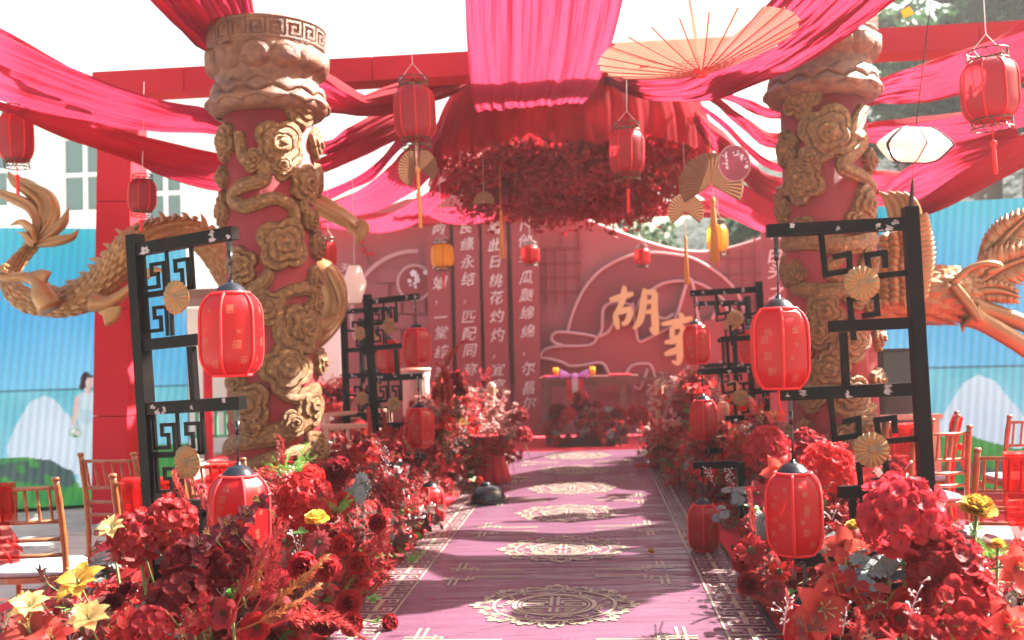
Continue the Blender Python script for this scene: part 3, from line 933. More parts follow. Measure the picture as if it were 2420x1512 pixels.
# ================================================================== COLUMNS
def lobed_outline(n, depth, ph):
    return lambda t: 1 - depth + depth * abs(math.cos(n * (t - ph) / 2)) ** .55
def column(label, cx_, cy_, ztop, Rc, motifs, ribbons, seed):
    t = thing('dragon_column', label, 'column', (cx_, cy_, 0.018))
    rg = random.Random(seed)
    zl = ztop - .66
    mb = MB()
    mb.lathe([(Rc * 1.0, 0), (Rc * 1.0, zl * .5), (Rc * .985, zl)], 48)
    mb.build('shaft', M_colred, t, True)
    mb = MB()
    mb.lathe([(Rc * 1.35, 0), (Rc * 1.35, .16), (Rc * 1.25, .2), (Rc * 1.15, .3), (Rc * 1.02, .34)], 40)
    mb.build('base', M_goldcap, t, True)
    k = Rc / .33
    mb = MB()
    prof = [(.335, -.66), (.40, -.645), (.432, -.61), (.432, -.575), (.405, -.53), (.385, -.44), (.365, -.40), (.38, -.36), (.415, -.30), (.425, -.20), (.415, -.175), (.418, -.17), (.425, -.02), (.435, -.015), (.435, 0), (.30, 0.005)]
    mb.lathe([(r * k, z + ztop) for r, z in prof], 56)
    cap = mb.build('capital', M_goldcap, t, True)
    def wrapped(name, outline_r, z0, th0, prof_h, m, parent, nu=40, nt=12, Rb=None):
        mb = MB()
        Rb = Rb or (lambda z: Rc)
        def fn(u, v):
            th = 2 * math.pi * u
            tt = v
            a, b = outline_r(th, tt)
            h = prof_h(th, tt)
            z = z0 + b
            R_ = Rb(z) + h
            return (R_ * math.cos(th0 + a / Rc), R_ * math.sin(th0 + a / Rc), z)
        mb.grid(fn, nu, nt, wrap=True)
        return mb.build(name, m, parent, True)
    ip = lambda z: float(np.interp(z - ztop, [p[1] for p in prof], [p[0] for p in prof])) * k
    for i in range(12):                                    # lotus petals
        th0 = 2 * math.pi * i / 12 + .1
        wrapped('lotus_petal', lambda th, tt: (tt * .10 * math.cos(th) * (1 - .25 * math.sin(th)), tt * .105 * math.sin(th)), ztop - .27, th0,
                lambda th, tt: .038 * (1 - tt ** 2.2) + (.008 if .55 < tt < .75 else 0) - .006 * (tt > .97), M_goldcap, cap, 26, 9, ip)
    for i in range(24):                                    # scale diamonds in two rows
        th0 = 2 * math.pi * (i // 2) / 12 + (.13 if i % 2 else -.13)
        wrapped('diamond_boss', lambda th, tt: (tt * .108 / (abs(math.cos(th)) + 1.0 * abs(math.sin(th))) * math.cos(th) * 1.0, tt * .062 / (abs(math.cos(th)) + abs(math.sin(th))) * math.sin(th) * 1.05),
                ztop - (.485 if i % 2 else .565), th0, lambda th, tt: .026 * (1 - tt ** 4) - .008 * (tt > .97), M_goldcap, cap, 20, 7, ip)
    mb = MB()
    for i in range(20):                                    # fret band
        def fm(x, y):
            th = 2 * math.pi * (i + x) / 20
            r = ip(ztop - .165 + y * .14) + .012
            return (r * math.cos(th), r * math.sin(th), ztop - .165 + y * .14)
        mb.stroke([(.05, .1), (.05, .9), (.8, .9), (.8, .3), (.35, .3), (.35, .62), (.58, .62)], .12, fm)
        mb.stroke([(0, .1), (.34, .1), (.67, .1), (1, .1)], .1, fm)
    mb.build('fret_band', M_goldcap, cap)
    def hit(x, y):
        d = ray(x, y)
        o = EYE - V(cx_, cy_, .018)
        a = d.x ** 2 + d.y ** 2
        b = 2 * (o.x * d.x + o.y * d.y)
        c = o.x ** 2 + o.y ** 2 - Rc ** 2
        D = b * b - 4 * a * c
        s = -b / (2 * a) if D < 0 else (-b - math.sqrt(D)) / (2 * a)
        p = o + d * s
        return math.atan2(p.y, p.x), p.z
    pm = px(cy_)
    for (x, y, r) in motifs:
        th0, z0 = hit(x, y)
        R_ = r * pm * 1.04
        n = rg.choice((4, 5, 5))
        ph = rg.uniform(0, 6)
        lo = lobed_outline(n, .34, ph)
        sp = rg.choice((-1, 1))
        def prof(th, tt):
            e = lambda a, b: 1 / (1 + math.exp(-(b - tt) / a))
            ll = lo(th)
            h = .042 * min(1, max(0, (1 - tt) / .08)) ** .6 - .012 * math.exp(-((tt - .68) / .03) ** 2) + .016 * e(.010, .64) + .012 * e(.010, .32) - .008 * math.exp(-((tt - .36) / .025) ** 2)
            h += .007 * math.sin(sp * th + tt * 15) * (tt < .34)
            return h - .012 * (tt > .985)
        def outl(th, tt):
            f = tt * R_ * (1 + (lo(th) - 1) * min(1, tt * 1.6))
            return f * math.cos(th) + .08 * R_ * (1 - tt), f * math.sin(th) * 1.05
        wrapped('cloud_relief', outl, z0, th0, prof, M_gold, t, 48, 34)
    # motifs on the far side so that the column is carved all round
    for i in range(10):
        th0 = math.pi * (.12 + .76 * rg.random()); z0 = .5 + 2.6 * i / 10
        lo = lobed_outline(5, .26, rg.uniform(0, 6)); R_ = .15
        wrapped('cloud_relief', lambda th, tt: (tt * R_ * lo(th) * math.cos(th), tt * R_ * lo(th) * math.sin(th)), z0, th0,
                lambda th, tt: .045 * min(1, (1 - tt) / .1) + .02 * (tt < .6) - .01 * (tt > .98), M_gold, t, 30, 10)
    for (pts, w) in ribbons:
        hs = [hit(*p) for p in pts]
        for i in range(1, len(hs)):
            while hs[i][0] - hs[i - 1][0] > math.pi: hs[i] = (hs[i][0] - 2 * math.pi, hs[i][1])
            while hs[i][0] - hs[i - 1][0] < -math.pi: hs[i] = (hs[i][0] + 2 * math.pi, hs[i][1])
        n = 12 * len(pts)
        path = [np.array(p) for p in crom([(h[0] * Rc, h[1]) for h in hs], n)]
        W = w * pm * 1.1
        mb = MB()
        def fn(u, v):
            i = min(int(round(v * (n - 1))), n - 1)
            p = path[i]
            d = path[min(i + 1, n - 1)] - path[max(i - 1, 0)]
            d = d / (np.linalg.norm(d) + 1e-9)
            nn = np.array([-d[1], d[0]])
            s = u * 2 - 1
            ww = W * (.55 + .45 * math.sin(math.pi * min(1, max(0.0, .12 + .76 * v)))) * .5
            q_ = p + nn * s * ww
            h = .046 * (1 - abs(s) ** 3.2) ** .7 - .010 * math.exp(-((abs(s) - .62) / .10) ** 2) - .012 * (abs(s) > .99)
            th = q_[0] / Rc
            return ((Rc + h) * math.cos(th), (Rc + h) * math.sin(th), q_[1])
        mb.grid(fn, 17, n)
        mb.build('scroll_relief', M_gold, t, True)
    return t
motL = [(711, 254, 42), (533, 336, 42), (660, 342, 56), (742, 340, 36), (664, 393, 32), (720, 437, 44), (526, 500, 46), (668, 578, 58), (745, 580, 34), (627, 726, 40), (716, 773, 56),
        (676, 871, 60), (752, 855, 32), (588, 957, 52), (732, 957, 46), (570, 629, 42), (600, 380, 26), (740, 660, 30), (560, 850, 36), (740, 1060, 40), (545, 750, 34), (530, 420, 26)]
ribL = [([(566, 313), (578, 375), (617, 391), (621, 426), (570, 441), (551, 469), (582, 488), (648, 469), (691, 492), (695, 527)], 34), ([(540, 215), (522, 245), (516, 280)], 44),
        ([(700, 680), (660, 707), (660, 760), (668, 805), (705, 824)], 36), ([(756, 707), (725, 683), (690, 690)], 34), ([(735, 985), (690, 1012), (640, 1030), (588, 1039), (535, 1062)], 52),
        ([(756, 1040), (700, 1070), (640, 1085), (570, 1110)], 36), ([(700, 225), (690, 275), (715, 300)], 22), ([(745, 400), (715, 480), (738, 520)], 30), ([(640, 640), (620, 670), (580, 690)], 34), ([(660, 930), (700, 940), (745, 915)], 30)]
motL += [(730, 520, 28), (560, 690, 30), (740, 720, 30), (560, 900, 32), (690, 1000, 30), (600, 1010, 30), (560, 800, 28)]
motL = [(x, y, r * 1.1) for x, y, r in motL]
column('red and gold carved cloud column left of the aisle', -2.385, 7.3, 3.95, .335, motL, ribL, 4)
motR = [(1892, 234, 48), (1954, 315, 66), (1860, 352, 42), (1896, 428, 54), (1915, 375, 30), (1853, 500, 36), (2044, 484, 44), (2022, 523, 30), (1948, 738, 44), (2006, 806, 50), (1936, 785, 40), (2070, 796, 34),
        (2006, 933, 48), (2070, 902, 32), (1960, 875, 46), (2040, 1010, 42), (1900, 900, 40), (1880, 650, 34), (2050, 620, 36), (2055, 720, 30), (1900, 820, 30)]
ribR = [([(2035, 254), (2008, 313), (2036, 332), (1990, 391), (2040, 422), (2060, 449)], 34), ([(1856, 578), (1928, 568), (2000, 580), (2062, 566)], 46), ([(1880, 682), (1967, 690), (2045, 665)], 42),
        ([(1915, 990), (1888, 1040), (1950, 1062), (2020, 1050)], 42), ([(1862, 540), (1850, 510), (1868, 470)], 28), ([(1990, 600), (1960, 640), (1990, 660)], 30), ([(1870, 740), (1900, 770), (1880, 800)], 30), ([(2060, 960), (2020, 980), (1960, 960)], 30), ([(1985, 1090), (2060, 1060), (2070, 1030)], 34)]
motR += [(2050, 380, 28), (1900, 540, 30), (2020, 700, 32), (1870, 860, 30), (1920, 940, 34), (1990, 1040, 34)]
cR = at(1957, 600, 7.7)
column('red and gold carved cloud column right of the aisle', cR.x, 7.7, 3.96, .318, motR, ribR, 9)

# ================================================================== SWAGS
def swag(label, top_, bot, m, npl=5, amp=.035, nl=70, nw=26, seed=0, belly=0.05, group='red fabric swags under the frame', mode='z'):
    """a draped strip: near and far edge given as seen positions with their height (mode z) or distance (mode Y)"""
    rg = random.Random(seed + len(label))
    conv = on if mode == 'z' else at
    T = [Vector(p) for p in crom([tuple(conv(*p)) for p in top_], nl)]
    B = [Vector(p) for p in crom([tuple(conv(*p)) for p in bot], nl)]
    o = T[nl // 2].copy()
    mb = MB()
    waves = []
    for k in range(9):
        f_ = npl * rg.uniform(.35, 1.0) * (1 + k * .42)
        waves.append((f_, rg.uniform(.01, .05), rg.uniform(0, 6.28), 1.15 / (f_ / npl) ** .75 * rg.uniform(.6, 1.2), k % 3 == 1))
    def fn(u, v):
        i = min(int(round(v * (nl - 1))), nl - 1)
        a, b = T[i], B[i]
        p = a.lerp(b, u)
        tn = (T[min(i + 1, nl - 1)] - T[max(i - 1, 0)])
        nn = tn.cross(b - a)
        if nn.length < 1e-6: nn = V(0, 0, -1)
        nn.normalize()
        if nn.z > 0: nn = -nn
        w = (b - a).length
        s = 0.0
        for (f_, dr_, p_, a_, cr_) in waves:
            q_ = math.sin(2 * math.pi * f_ * (u + dr_ * math.sin(v * 3.1 + p_)) + p_ * 3)
            s += a_ * ((1 - 2 * abs(q_) ** .6) if cr_ else q_) * (.7 + .45 * math.sin(v * (4 + f_) + p_ * 2))
        return p + nn * (amp * .34 * s * min(1, w / .4) + belly * math.sin(math.pi * u)) - o
    mb.grid(fn, nw, nl)
    ob = link('fabric_swag', mb.mesh('fabric_swag', m, True), None, o)
    return tag(ob, label, 'fabric swag', group)
swag('broad red swag crossing the upper left corner', [(-160, 20, 3.95), (0, 90, 3.7), (135, 150, 3.62), (250, 197, 3.6), (350, 230, 3.58), (425, 252, 3.56), (505, 268, 3.55), (640, 318, 3.5), (763, 340, 3.5), (824, 309, 3.6), (887, 273, 3.8), (960, 240, 4.1)],
     [(-160, 210, 3.9), (0, 242, 3.68), (75, 262, 3.62), (190, 285, 3.58), (275, 297, 3.56), (350, 306, 3.56), (505, 313, 3.55), (640, 345, 3.5), (763, 357, 3.5), (836, 332, 3.6), (902, 305, 3.8), (970, 270, 4.1)], M_cloth, 8, 0.031, 100, 91, 1)
swag('sunlit flap of fabric above the broad swag at left', [(-120, 10, 4.05), (0, 66, 3.85), (140, 145, 3.8), (215, 185, 3.78), (300, 225, 3.75)], [(-120, 60, 4.0), (0, 105, 3.82), (140, 165, 3.78), (250, 205, 3.74), (320, 238, 3.7)], M_cloth, 2, 0.015, 40, 38, 2)
swag('second red swag sagging below the broad left swag', [(-60, 225, 3.5), (70, 258, 3.4), (200, 288, 3.33), (280, 310, 3.3), (360, 332, 3.3), (505, 362, 3.3), (640, 385, 3.3), (763, 376, 3.38), (836, 334, 3.55), (902, 303, 3.75), (980, 262, 4.05)],
     [(-60, 240, 3.45), (20, 262, 3.38), (150, 325, 3.3), (245, 356, 3.27), (320, 384, 3.25), (380, 415, 3.22), (520, 452, 3.22), (640, 440, 3.28), (763, 405, 3.38), (824, 383, 3.5), (902, 345, 3.7), (985, 300, 4.0)], M_cloth, 7, 0.034, 100, 76, 3)
swag('red fabric descending behind the left column capital from the top edge', [(520, -140, 4.25), (590, -10, 4.05), (610, 60, 4.0), (680, 130, 3.97), (769, 178, 3.85), (824, 212, 3.8), (883, 236, 3.8), (960, 215, 3.95), (1060, 165, 4.3), (1120, 120, 4.6)],
     [(230, -140, 4.2), (345, 0, 4.0), (420, 70, 3.98), (495, 130, 3.97), (620, 215, 3.85), (724, 252, 3.78), (883, 268, 3.76), (960, 255, 3.9), (1060, 225, 4.2), (1140, 180, 4.5)], M_cloth, 7, 0.057, 100, 83, 4)
swag('crimson swag rising to the flower canopy below the hanging lantern', [(690, 470, 3.5), (758, 452, 3.48), (844, 416, 3.5), (902, 373, 3.6), (941, 326, 3.8), (1010, 262, 4.1)], [(690, 492, 3.5), (773, 475, 3.48), (824, 451, 3.5), (883, 420, 3.55), (945, 354, 3.8), (1020, 300, 4.05)], M_clothdk, 3, .025, 60, 49, 5, belly=.01)
swag('red swag just right of the left column under the crimson one', [(700, 510, 3.5), (785, 478, 3.5), (863, 440, 3.5), (922, 394, 3.6), (955, 360, 3.7), (1030, 300, 3.95)], [(700, 530, 3.5), (800, 512, 3.45), (880, 502, 3.4), (965, 460, 3.5), (1010, 422, 3.6), (1060, 370, 3.85)], M_cloth, 4, .025, 60, 60, 6, belly=.01)
swag('lowest red swag on the left crossing in front of the backdrop top', [(760, 530, 3.6), (836, 523, 3.55), (902, 515, 3.5), (961, 487, 3.5), (1039, 433, 3.55), (1110, 400, 3.65)], [(760, 536, 3.6), (851, 544, 3.5), (902, 548, 3.45), (980, 528, 3.4), (1062, 462, 3.5), (1130, 430, 3.6)], M_cloth, 3, .025, 60, 53, 7, belly=.01)
swag('short sunlit swag looped over the calligraphy strips', [(985, 452, 3.85), (1010, 482, 3.6), (1063, 494, 3.5), (1140, 484, 3.5), (1185, 455, 3.55), (1240, 410, 3.65)], [(985, 470, 3.8), (1006, 505, 3.5), (1063, 528, 3.35), (1121, 528, 3.35), (1182, 504, 3.4), (1250, 450, 3.5)], M_cloth, 3, .025, 50, 49, 8, belly=.01)
swag('sunlit pink strands rising to the canopy above the lantern', [(850, 232, 3.7), (960, 190, 4.0), (1062, 150, 4.3), (1130, 118, 4.6)], [(868, 246, 3.68), (960, 238, 3.9), (1060, 218, 4.2), (1140, 190, 4.5)], M_cloth, 4, .06, 50, 57, 9)
swag('wide pink backlit panel hanging down the top centre', [(1190, 150, 11.0), (1150, 235, 10.0), (1128, 264, 9.35), (1114, 214, 8.85), (1104, 120, 8.3), (1098, 0, 7.6), (1094, -220, 6.5), (1085, -520, 5.2)],
     [(1390, 150, 11.0), (1385, 225, 10.0), (1378, 242, 9.35), (1412, 200, 8.85), (1446, 100, 8.3), (1472, 0, 7.6), (1520, -220, 6.5), (1610, -520, 5.2)], M_cloth, 6, .022, 90, 171, 10, belly=0, mode='Y')
swag('heavy red swag sweeping from the canopy to the top right', [(1420, 150, 4.6), (1480, 185, 4.0), (1594, 176, 3.62), (1673, 130, 3.58), (1750, 70, 3.6), (1830, -10, 3.7), (1960, -190, 4.0)],
     [(1400, 190, 4.4), (1510, 226, 3.75), (1594, 236, 3.55), (1692, 231, 3.42), (1790, 196, 3.38), (1888, 157, 3.42), (1985, 102, 3.52), (2114, 0, 3.75), (2330, -190, 4.1)], M_cloth, 9, 0.043, 100, 106, 11)
# right hand side
swag('upper red swag right of the right column', [(1640, 205, 4.2), (1724, 222, 3.9), (1770, 238, 3.75), (1833, 258, 3.65), (1950, 225, 3.58), (2075, 191, 3.55), (2142, 168, 3.55), (2220, 141, 3.6), (2337, 98, 3.7), (2419, 59, 3.8), (2560, -10, 4.0)],
     [(1640, 215, 4.2), (1731, 230, 3.9), (1790, 260, 3.7), (1833, 275, 3.62), (1950, 262, 3.56), (2068, 246, 3.53), (2142, 240, 3.53), (2240, 228, 3.58), (2330, 208, 3.65), (2419, 188, 3.75), (2560, 150, 3.95)], M_cloth, 8, 0.057, 100, 76, 12)
swag('middle red swag behind the large lantern at right', [(1630, 200, 4.2), (1696, 230, 3.9), (1751, 273, 3.65), (1825, 322, 3.5), (1950, 318, 3.45), (2066, 296, 3.5), (2142, 287, 3.5), (2282, 266, 3.55), (2419, 219, 3.7), (2560, 170, 3.9)],
     [(1625, 208, 4.2), (1690, 238, 3.9), (1751, 290, 3.62), (1825, 344, 3.48), (1950, 345, 3.43), (2066, 328, 3.46), (2150, 330, 3.46), (2260, 331, 3.5), (2330, 322, 3.55), (2419, 300, 3.65), (2560, 260, 3.85)], M_cloth, 8, 0.057, 100, 68, 13)
swag('long low red swag under the white disc lantern', [(1640, 260, 4.0), (1684, 302, 3.85), (1717, 333, 3.75), (1776, 389, 3.6), (1827, 426, 3.55), (1950, 442, 3.5), (2069, 426, 3.45), (2161, 426, 3.45), (2259, 414, 3.5), (2357, 383, 3.6), (2419, 352, 3.7), (2560, 290, 3.9)],
     [(1640, 290, 3.9), (1689, 345, 3.75), (1730, 388, 3.62), (1759, 422, 3.55), (1827, 475, 3.45), (1950, 470, 3.45), (2071, 446, 3.45), (2161, 450, 3.43), (2298, 438, 3.48), (2419, 387, 3.65), (2560, 330, 3.85)], M_cloth, 8, 0.081, 100, 64, 14)
swag('broad red swag crossing below the round pink fan', [(1600, 420, 3.65), (1658, 440, 3.5), (1694, 438, 3.45), (1752, 450, 3.38), (1844, 505, 3.2), (1950, 520, 3.05), (2075, 505, 2.93), (2176, 480, 2.83), (2280, 420, 2.97), (2419, 330, 3.28), (2560, 250, 3.6)],
     [(1600, 432, 3.6), (1656, 458, 3.45), (1694, 492, 3.35), (1787, 535, 3.2), (1846, 545, 3.1), (1950, 560, 2.95), (2075, 536, 2.85), (2176, 503, 2.78), (2280, 462, 2.9), (2419, 385, 3.2), (2560, 310, 3.5)], M_cloth, 4, .06, 100, 64, 15)
swag('sunlit pink sheet fanning out behind the low right swag', [(2060, 475, 3.1), (2110, 420, 3.25), (2180, 372, 3.35), (2280, 330, 3.5), (2400, 300, 3.6)], [(2060, 520, 2.95), (2120, 500, 2.95), (2200, 470, 3.0), (2300, 430, 3.1), (2400, 390, 3.3)], M_cloth, 4, .07, 50, 68, 16)

swag('thin crimson strand between the two left swags and the canopy', [(700, 392, 3.5), (763, 376, 3.5), (836, 333, 3.6), (902, 298, 3.8), (965, 255, 4.1)], [(700, 412, 3.5), (763, 398, 3.48), (836, 358, 3.58), (902, 325, 3.75), (975, 282, 4.05)], M_clothdk, 3, .025, 60, 30, 17, belly=.01)
swag('small pink loop hanging behind the canopy blossoms', [(1370, 462, 3.45), (1400, 492, 3.35), (1432, 508, 3.3), (1470, 500, 3.35), (1520, 470, 3.5)], [(1370, 474, 3.4), (1400, 512, 3.25), (1432, 530, 3.2), (1470, 516, 3.28), (1520, 482, 3.45)], M_cloth, 3, .05, 40, 24, 18)
swag('red swag running from the canopy to the far beam', [(1500, 440, 3.55), (1560, 470, 3.5), (1640, 492, 3.5), (1730, 498, 3.6), (1800, 490, 3.75)], [(1500, 455, 3.5), (1560, 488, 3.42), (1640, 512, 3.4), (1730, 515, 3.5), (1800, 504, 3.7)], M_cloth, 4, .05, 50, 30, 19)
swag('narrow red swag between canopy and right column', [(1660, 250, 4.05), (1715, 290, 3.8), (1770, 345, 3.65), (1830, 385, 3.55), (1930, 400, 3.5)], [(1660, 262, 4.0), (1715, 308, 3.75), (1770, 366, 3.6), (1830, 405, 3.5), (1930, 418, 3.45)], M_clothdk, 4, .025, 50, 30, 20, belly=.01)

# ================================================================== FLOWER CANOPY
hc = at(1345, 330, 11.5)
HX, HY = hc.x, 11.5
M_flower_dk = mat('canopy_blossom', (0.18, 0.005, 0.009), 0.7, col2=(0.30, 0.008, 0.014), vscale=14, trans=((0.26, 0.006, 0.012), 0.3))
can = thing('flower_canopy', 'round hanging canopy of dark red blossoms under a tulle skirt', 'canopy', (HX, HY, 3.9))
mb = MB()
rgc = random.Random(5)
def skirtfn(u, v, r0, r1, z0, z1, ph, n=34, amp=.05):
    t = 2 * math.pi * u
    q_ = math.sin(v * math.pi / 2) ** .9
    r = r0 + (r1 - r0) * q_ + amp * v * (.6 * math.sin(n * t + ph + 1.5 * math.sin(3 * t)) + .5 * math.sin(n * .37 * t + 2 * ph) + .3 * math.sin(n * 2.1 * t))
    z = z0 + (z1 - z0) * v ** 1.9 + .05 * v * math.sin(7 * t + ph) + .03 * v * math.sin(19 * t + 2 * math.sin(5 * t)) + .015 * v * math.sin(51 * t)
    return (r * math.cos(t), r * math.sin(t), z)
MB().grid(lambda u, v: skirtfn(u, v, .45, 1.50, .85, -.20, 0), 300, 22, True).build('tulle_skirt', M_tulle, can, True)
MB().grid(lambda u, v: skirtfn(u, v, .40, 1.58, .92, -.27, 2.1, 29, .06), 300, 22, True).build('tulle_skirt', M_tulle, can, True)
for a0, a1, dz in ((2.55, 3.5, -.22), (-.45, .55, -.25)):
    MB().grid(lambda u, v: (lambda t: ((1.3 + .32 * v + .03 * math.sin(t * 40)) * math.cos(t), (1.3 + .32 * v + .03 * math.sin(t * 40)) * math.sin(t), .25 + (dz - .5) * v + .04 * math.sin(t * 17) * v))(a0 + (a1 - a0) * u), 60, 10).build('tulle_flounce', M_tulle, can, True)
mb = MB()
mb.tube([(1.3 * math.cos(t), 1.3 * math.sin(t), .2) for t in np.linspace(0, 2 * math.pi, 60)], .03, 6)
mb.tube([(.9 * math.cos(t), .9 * math.sin(t), .66) for t in np.linspace(0, 2 * math.pi, 40)], .025, 6)
for k in range(8):
    t = k * math.pi / 4
    mb.bar((.9 * math.cos(t), .9 * math.sin(t), .66), (1.3 * math.cos(t), 1.3 * math.sin(t), .2), .03, .03)
    mb.bar((0, 0, .68), (.9 * math.cos(t), .9 * math.sin(t), .66), .03, .03)
mb.build('ring_frame', M_wrap, can, True)
def spray(seed, n, R_, petal):
    r = np.random.RandomState(seed)
    vs, fs = [], []
    for i in range(n):
        c = r.normal(size=3) * R_ * np.array([.6, .6, .55])
        for k in range(4):
            a = r.normal(size=3); a /= np.linalg.norm(a)
            b = np.cross(a, r.normal(size=3)); b /= np.linalg.norm(b)
            s = petal * r.uniform(.6, 1.3)
            o = len(vs)
            vs += [c, c + a * s * .6 + b * s * .4, c + a * s * 1.1, c + a * s * .6 - b * s * .4]
            fs.append((o, o + 1, o + 2, o + 3))
    me = bpy.data.meshes.new('blossom_spray')
    me.from_pydata([tuple(v) for v in vs], [], fs)
    me.materials.append(M_flower_dk)
    return me
sprays = [spray(s, 42, .17, .048) for s in range(4)]
for i in range(250):
    r_ = 1.34 * math.sqrt(rgc.random())
    t_ = rgc.uniform(0, 6.283)
    z_ = -.20 - rgc.random() * (.30 + .28 * (1 - (r_ / 1.34) ** 2)) - (.12 if rgc.random() < .15 else 0)
    link('blossom_spray', rgc.choice(sprays), can, (r_ * math.cos(t_), r_ * math.sin(t_), z_), (rgc.uniform(0, 6), rgc.uniform(0, 6), rgc.uniform(0, 6)), rgc.uniform(.8, 1.3))
mb = MB()
for k in range(3):
    t = k * 2.1
    mb.tube([(0, 0, .7), (.3 * math.cos(t), .3 * math.sin(t), 2.6)], .006, 5)
mb.build('hanging_wire', M_string, can)

# ================================================================== DRAGON AND PHOENIX
def body_tube(path, radii, n, mbt):
    pts = crom([(*p, r) for p, r in zip(path, radii)], n)
    return [Vector(p[:3]) for p in pts], [float(p[3]) for p in pts]
def scales(P_, R_, name, parent, size, m, a0=0, a1=6.283, na=14):
    mb = MB()
    L = 0
    i = 0
    row = 0
    acc = 0
    for i in range(1, len(P_) - 1):
        acc += (P_[i] - P_[i - 1]).length
        if acc < size * .62: continue
        acc = 0
        row += 1
        d = (P_[i + 1] - P_[i - 1]).normalized()
        s = d.cross(V(0, 1, 0)).normalized()
        b = d.cross(s)
        for k in range(na):
            t = a0 + (a1 - a0) * (k + (.5 if row % 2 else 0)) / na
            nrm = s * math.cos(t) + b * math.sin(t)
            tg = nrm.cross(d)
            c = P_[i] + nrm * (R_[i] * 1.0)
            w = 2 * math.pi * R_[i] / na * .62 * (a1 - a0) / 6.283
            mb.add([c - d * size * .5 - nrm * .004, c + tg * w - nrm * .002, c + d * size * .55 + nrm * .012, c - tg * w - nrm * .002, c + nrm * .016],
                   [(0, 1, 4), (1, 2, 4), (2, 3, 4), (3, 0, 4)])
    o = mb.build(name, m, parent, False, world=True)
    o['kind'] = 'stuff'
    return o
zd = lambda x, y: (x * .3125, 354.4 + y * .3125)
DY = 8.35
dp = px(DY) * .3125
dr = thing('golden_dragon', 'carved golden dragon coiling behind the left column', 'dragon statue', at(*zd(300, 1130), DY))
path = [(275, 690), (175, 800), (105, 885), (72, 970), (110, 1070), (215, 1140), (340, 1150), (480, 1150), (640, 1095), (780, 1000), (885, 870), (965, 745), (1085, 645), (1250, 610), (1420, 622), (1550, 690), (1650, 820), (1760, 1000), (1900, 1130), (2100, 1190)]
rr = [42, 48, 55, 60, 76, 90, 104, 112, 128, 122, 112, 104, 102, 102, 106, 108, 104, 100, 96, 90]
dep = [DY + .25, DY + .2, DY + .12, DY + .05] + [DY] * 8 + [DY + .1, DY + .25, DY + .35, DY + .4, DY + .45, DY + .5, DY + .5, DY + .5]
DP, DR = body_tube([at(*zd(*p), d) for p, d in zip(path, dep)], [r * dp for r in rr], 150, None)
mb = MB(); mb.tube(DP, DR, 24); mb.build('body', M_beast, dr, True, world=True)
scales(DP, DR, 'scales', dr, .105, M_beast, na=16)
def blade(pts, wid, th, name, parent, m=M_beast, ridges=0):
    """curved tapering blade along 3D points lying roughly in an XZ plane, lens-shaped in section"""
    pp = crom([(*p, w) for p, w in zip(pts, wid)], 22)
    P_ = [Vector(p[:3]) for p in pp]
    mb = MB()
    def fn(u, v):
        i = min(int(round(v * 21)), 21)
        d = (P_[min(i + 1, 21)] - P_[max(i - 1, 0)]).normalized()
        s = d.cross(V(0, 1, 0)).normalized()
        t = 2 * math.pi * u
        w = max(.002, pp[i][3])
        hh = th * min(1, w / .04)
        if ridges:
            hh *= 1 + .45 * math.cos(ridges * math.acos(max(-1, min(1, math.cos(t)))))
        return P_[i] + s * (w * math.cos(t)) + V(0, 1, 0) * (hh * math.sin(t))
    mb.grid(fn, 20, 22, True)
    return mb.build(name, m, parent, True, world=True)
D3 = lambda x, y, d=0: at(*zd(x, y), DY + .25 + d)
for k, (pts, w) in enumerate([
        ([(270, 700), (330, 560), (330, 400), (220, 290), (110, 230), (60, 160)], [30, 60, 75, 70, 45, 3]),
        ([(260, 700), (285, 540), (225, 430), (110, 370), (0, 320), (-60, 260)], [28, 45, 50, 46, 30, 3]),
        ([(280, 700), (390, 560), (415, 450), (370, 340), (240, 270), (150, 230)], [28, 40, 40, 36, 26, 3]),
        ([(290, 700), (400, 620), (480, 540), (520, 430)], [26, 44, 36, 2]), ([(290, 715), (420, 690), (540, 660), (595, 598)], [28, 44, 30, 2]),
        ([(265, 710), (230, 600), (160, 545), (70, 572)], [24, 34, 26, 2]), ([(262, 720), (225, 690), (190, 640), (130, 624)], [20, 30, 24, 2])]):
    blade([D3(*p, -.03 * k + .05) for p in pts], [x * dp for x in w], .045, 'tail_lock', dr, ridges=5 if k < 3 else 3)
spn = [(430, 1065, 385, 1020), (530, 1020, 487, 988), (560, 1010, 520, 985), (640, 950, 590, 925), (690, 890, 655, 875), (740, 840, 665, 826), (790, 790, 750, 800), (840, 745, 775, 705), (890, 690, 868, 650), (930, 650, 865, 592), (1010, 600, 985, 590),
       (1090, 555, 1055, 535), (1150, 540, 1130, 520), (1230, 520, 1195, 462), (1320, 508, 1300, 492), (1400, 510, 1370, 470), (1470, 525, 1450, 505), (1540, 560, 1515, 475), (1605, 600, 1590, 565), (1660, 690, 1690, 620)]
for (a, b, c, d) in spn:
    w = 34 * dp
    A_, B_ = at(*zd(a, b), DY - .01), at(*zd(c, d), DY + .02)
    dirv = (B_ - A_)
    side = V(dirv.z, 0, -dirv.x).normalized()
    blade([A_ - dirv * .35, A_ + dirv * .3 + side * w * .25, B_], [w * .95, w * .6, .003], .028, 'spine', dr)
def limb(pts, rs, name, parent, m=M_beast, n=10):
    pp = crom([(*p, r) for p, r in zip(pts, rs)], 20)
    mb = MB(); mb.tube([Vector(p[:3]) for p in pp], [float(p[3]) for p in pp], n)
    return mb.build(name, m, parent, True, world=True)
lg = limb([at(*zd(*p), DY - .28) for p in ((390, 1190), (330, 1100), (290, 1000), (180, 960), (60, 965), (-60, 930))], [x * dp for x in (95, 90, 60, 42, 38, 20)], 'leg', dr)
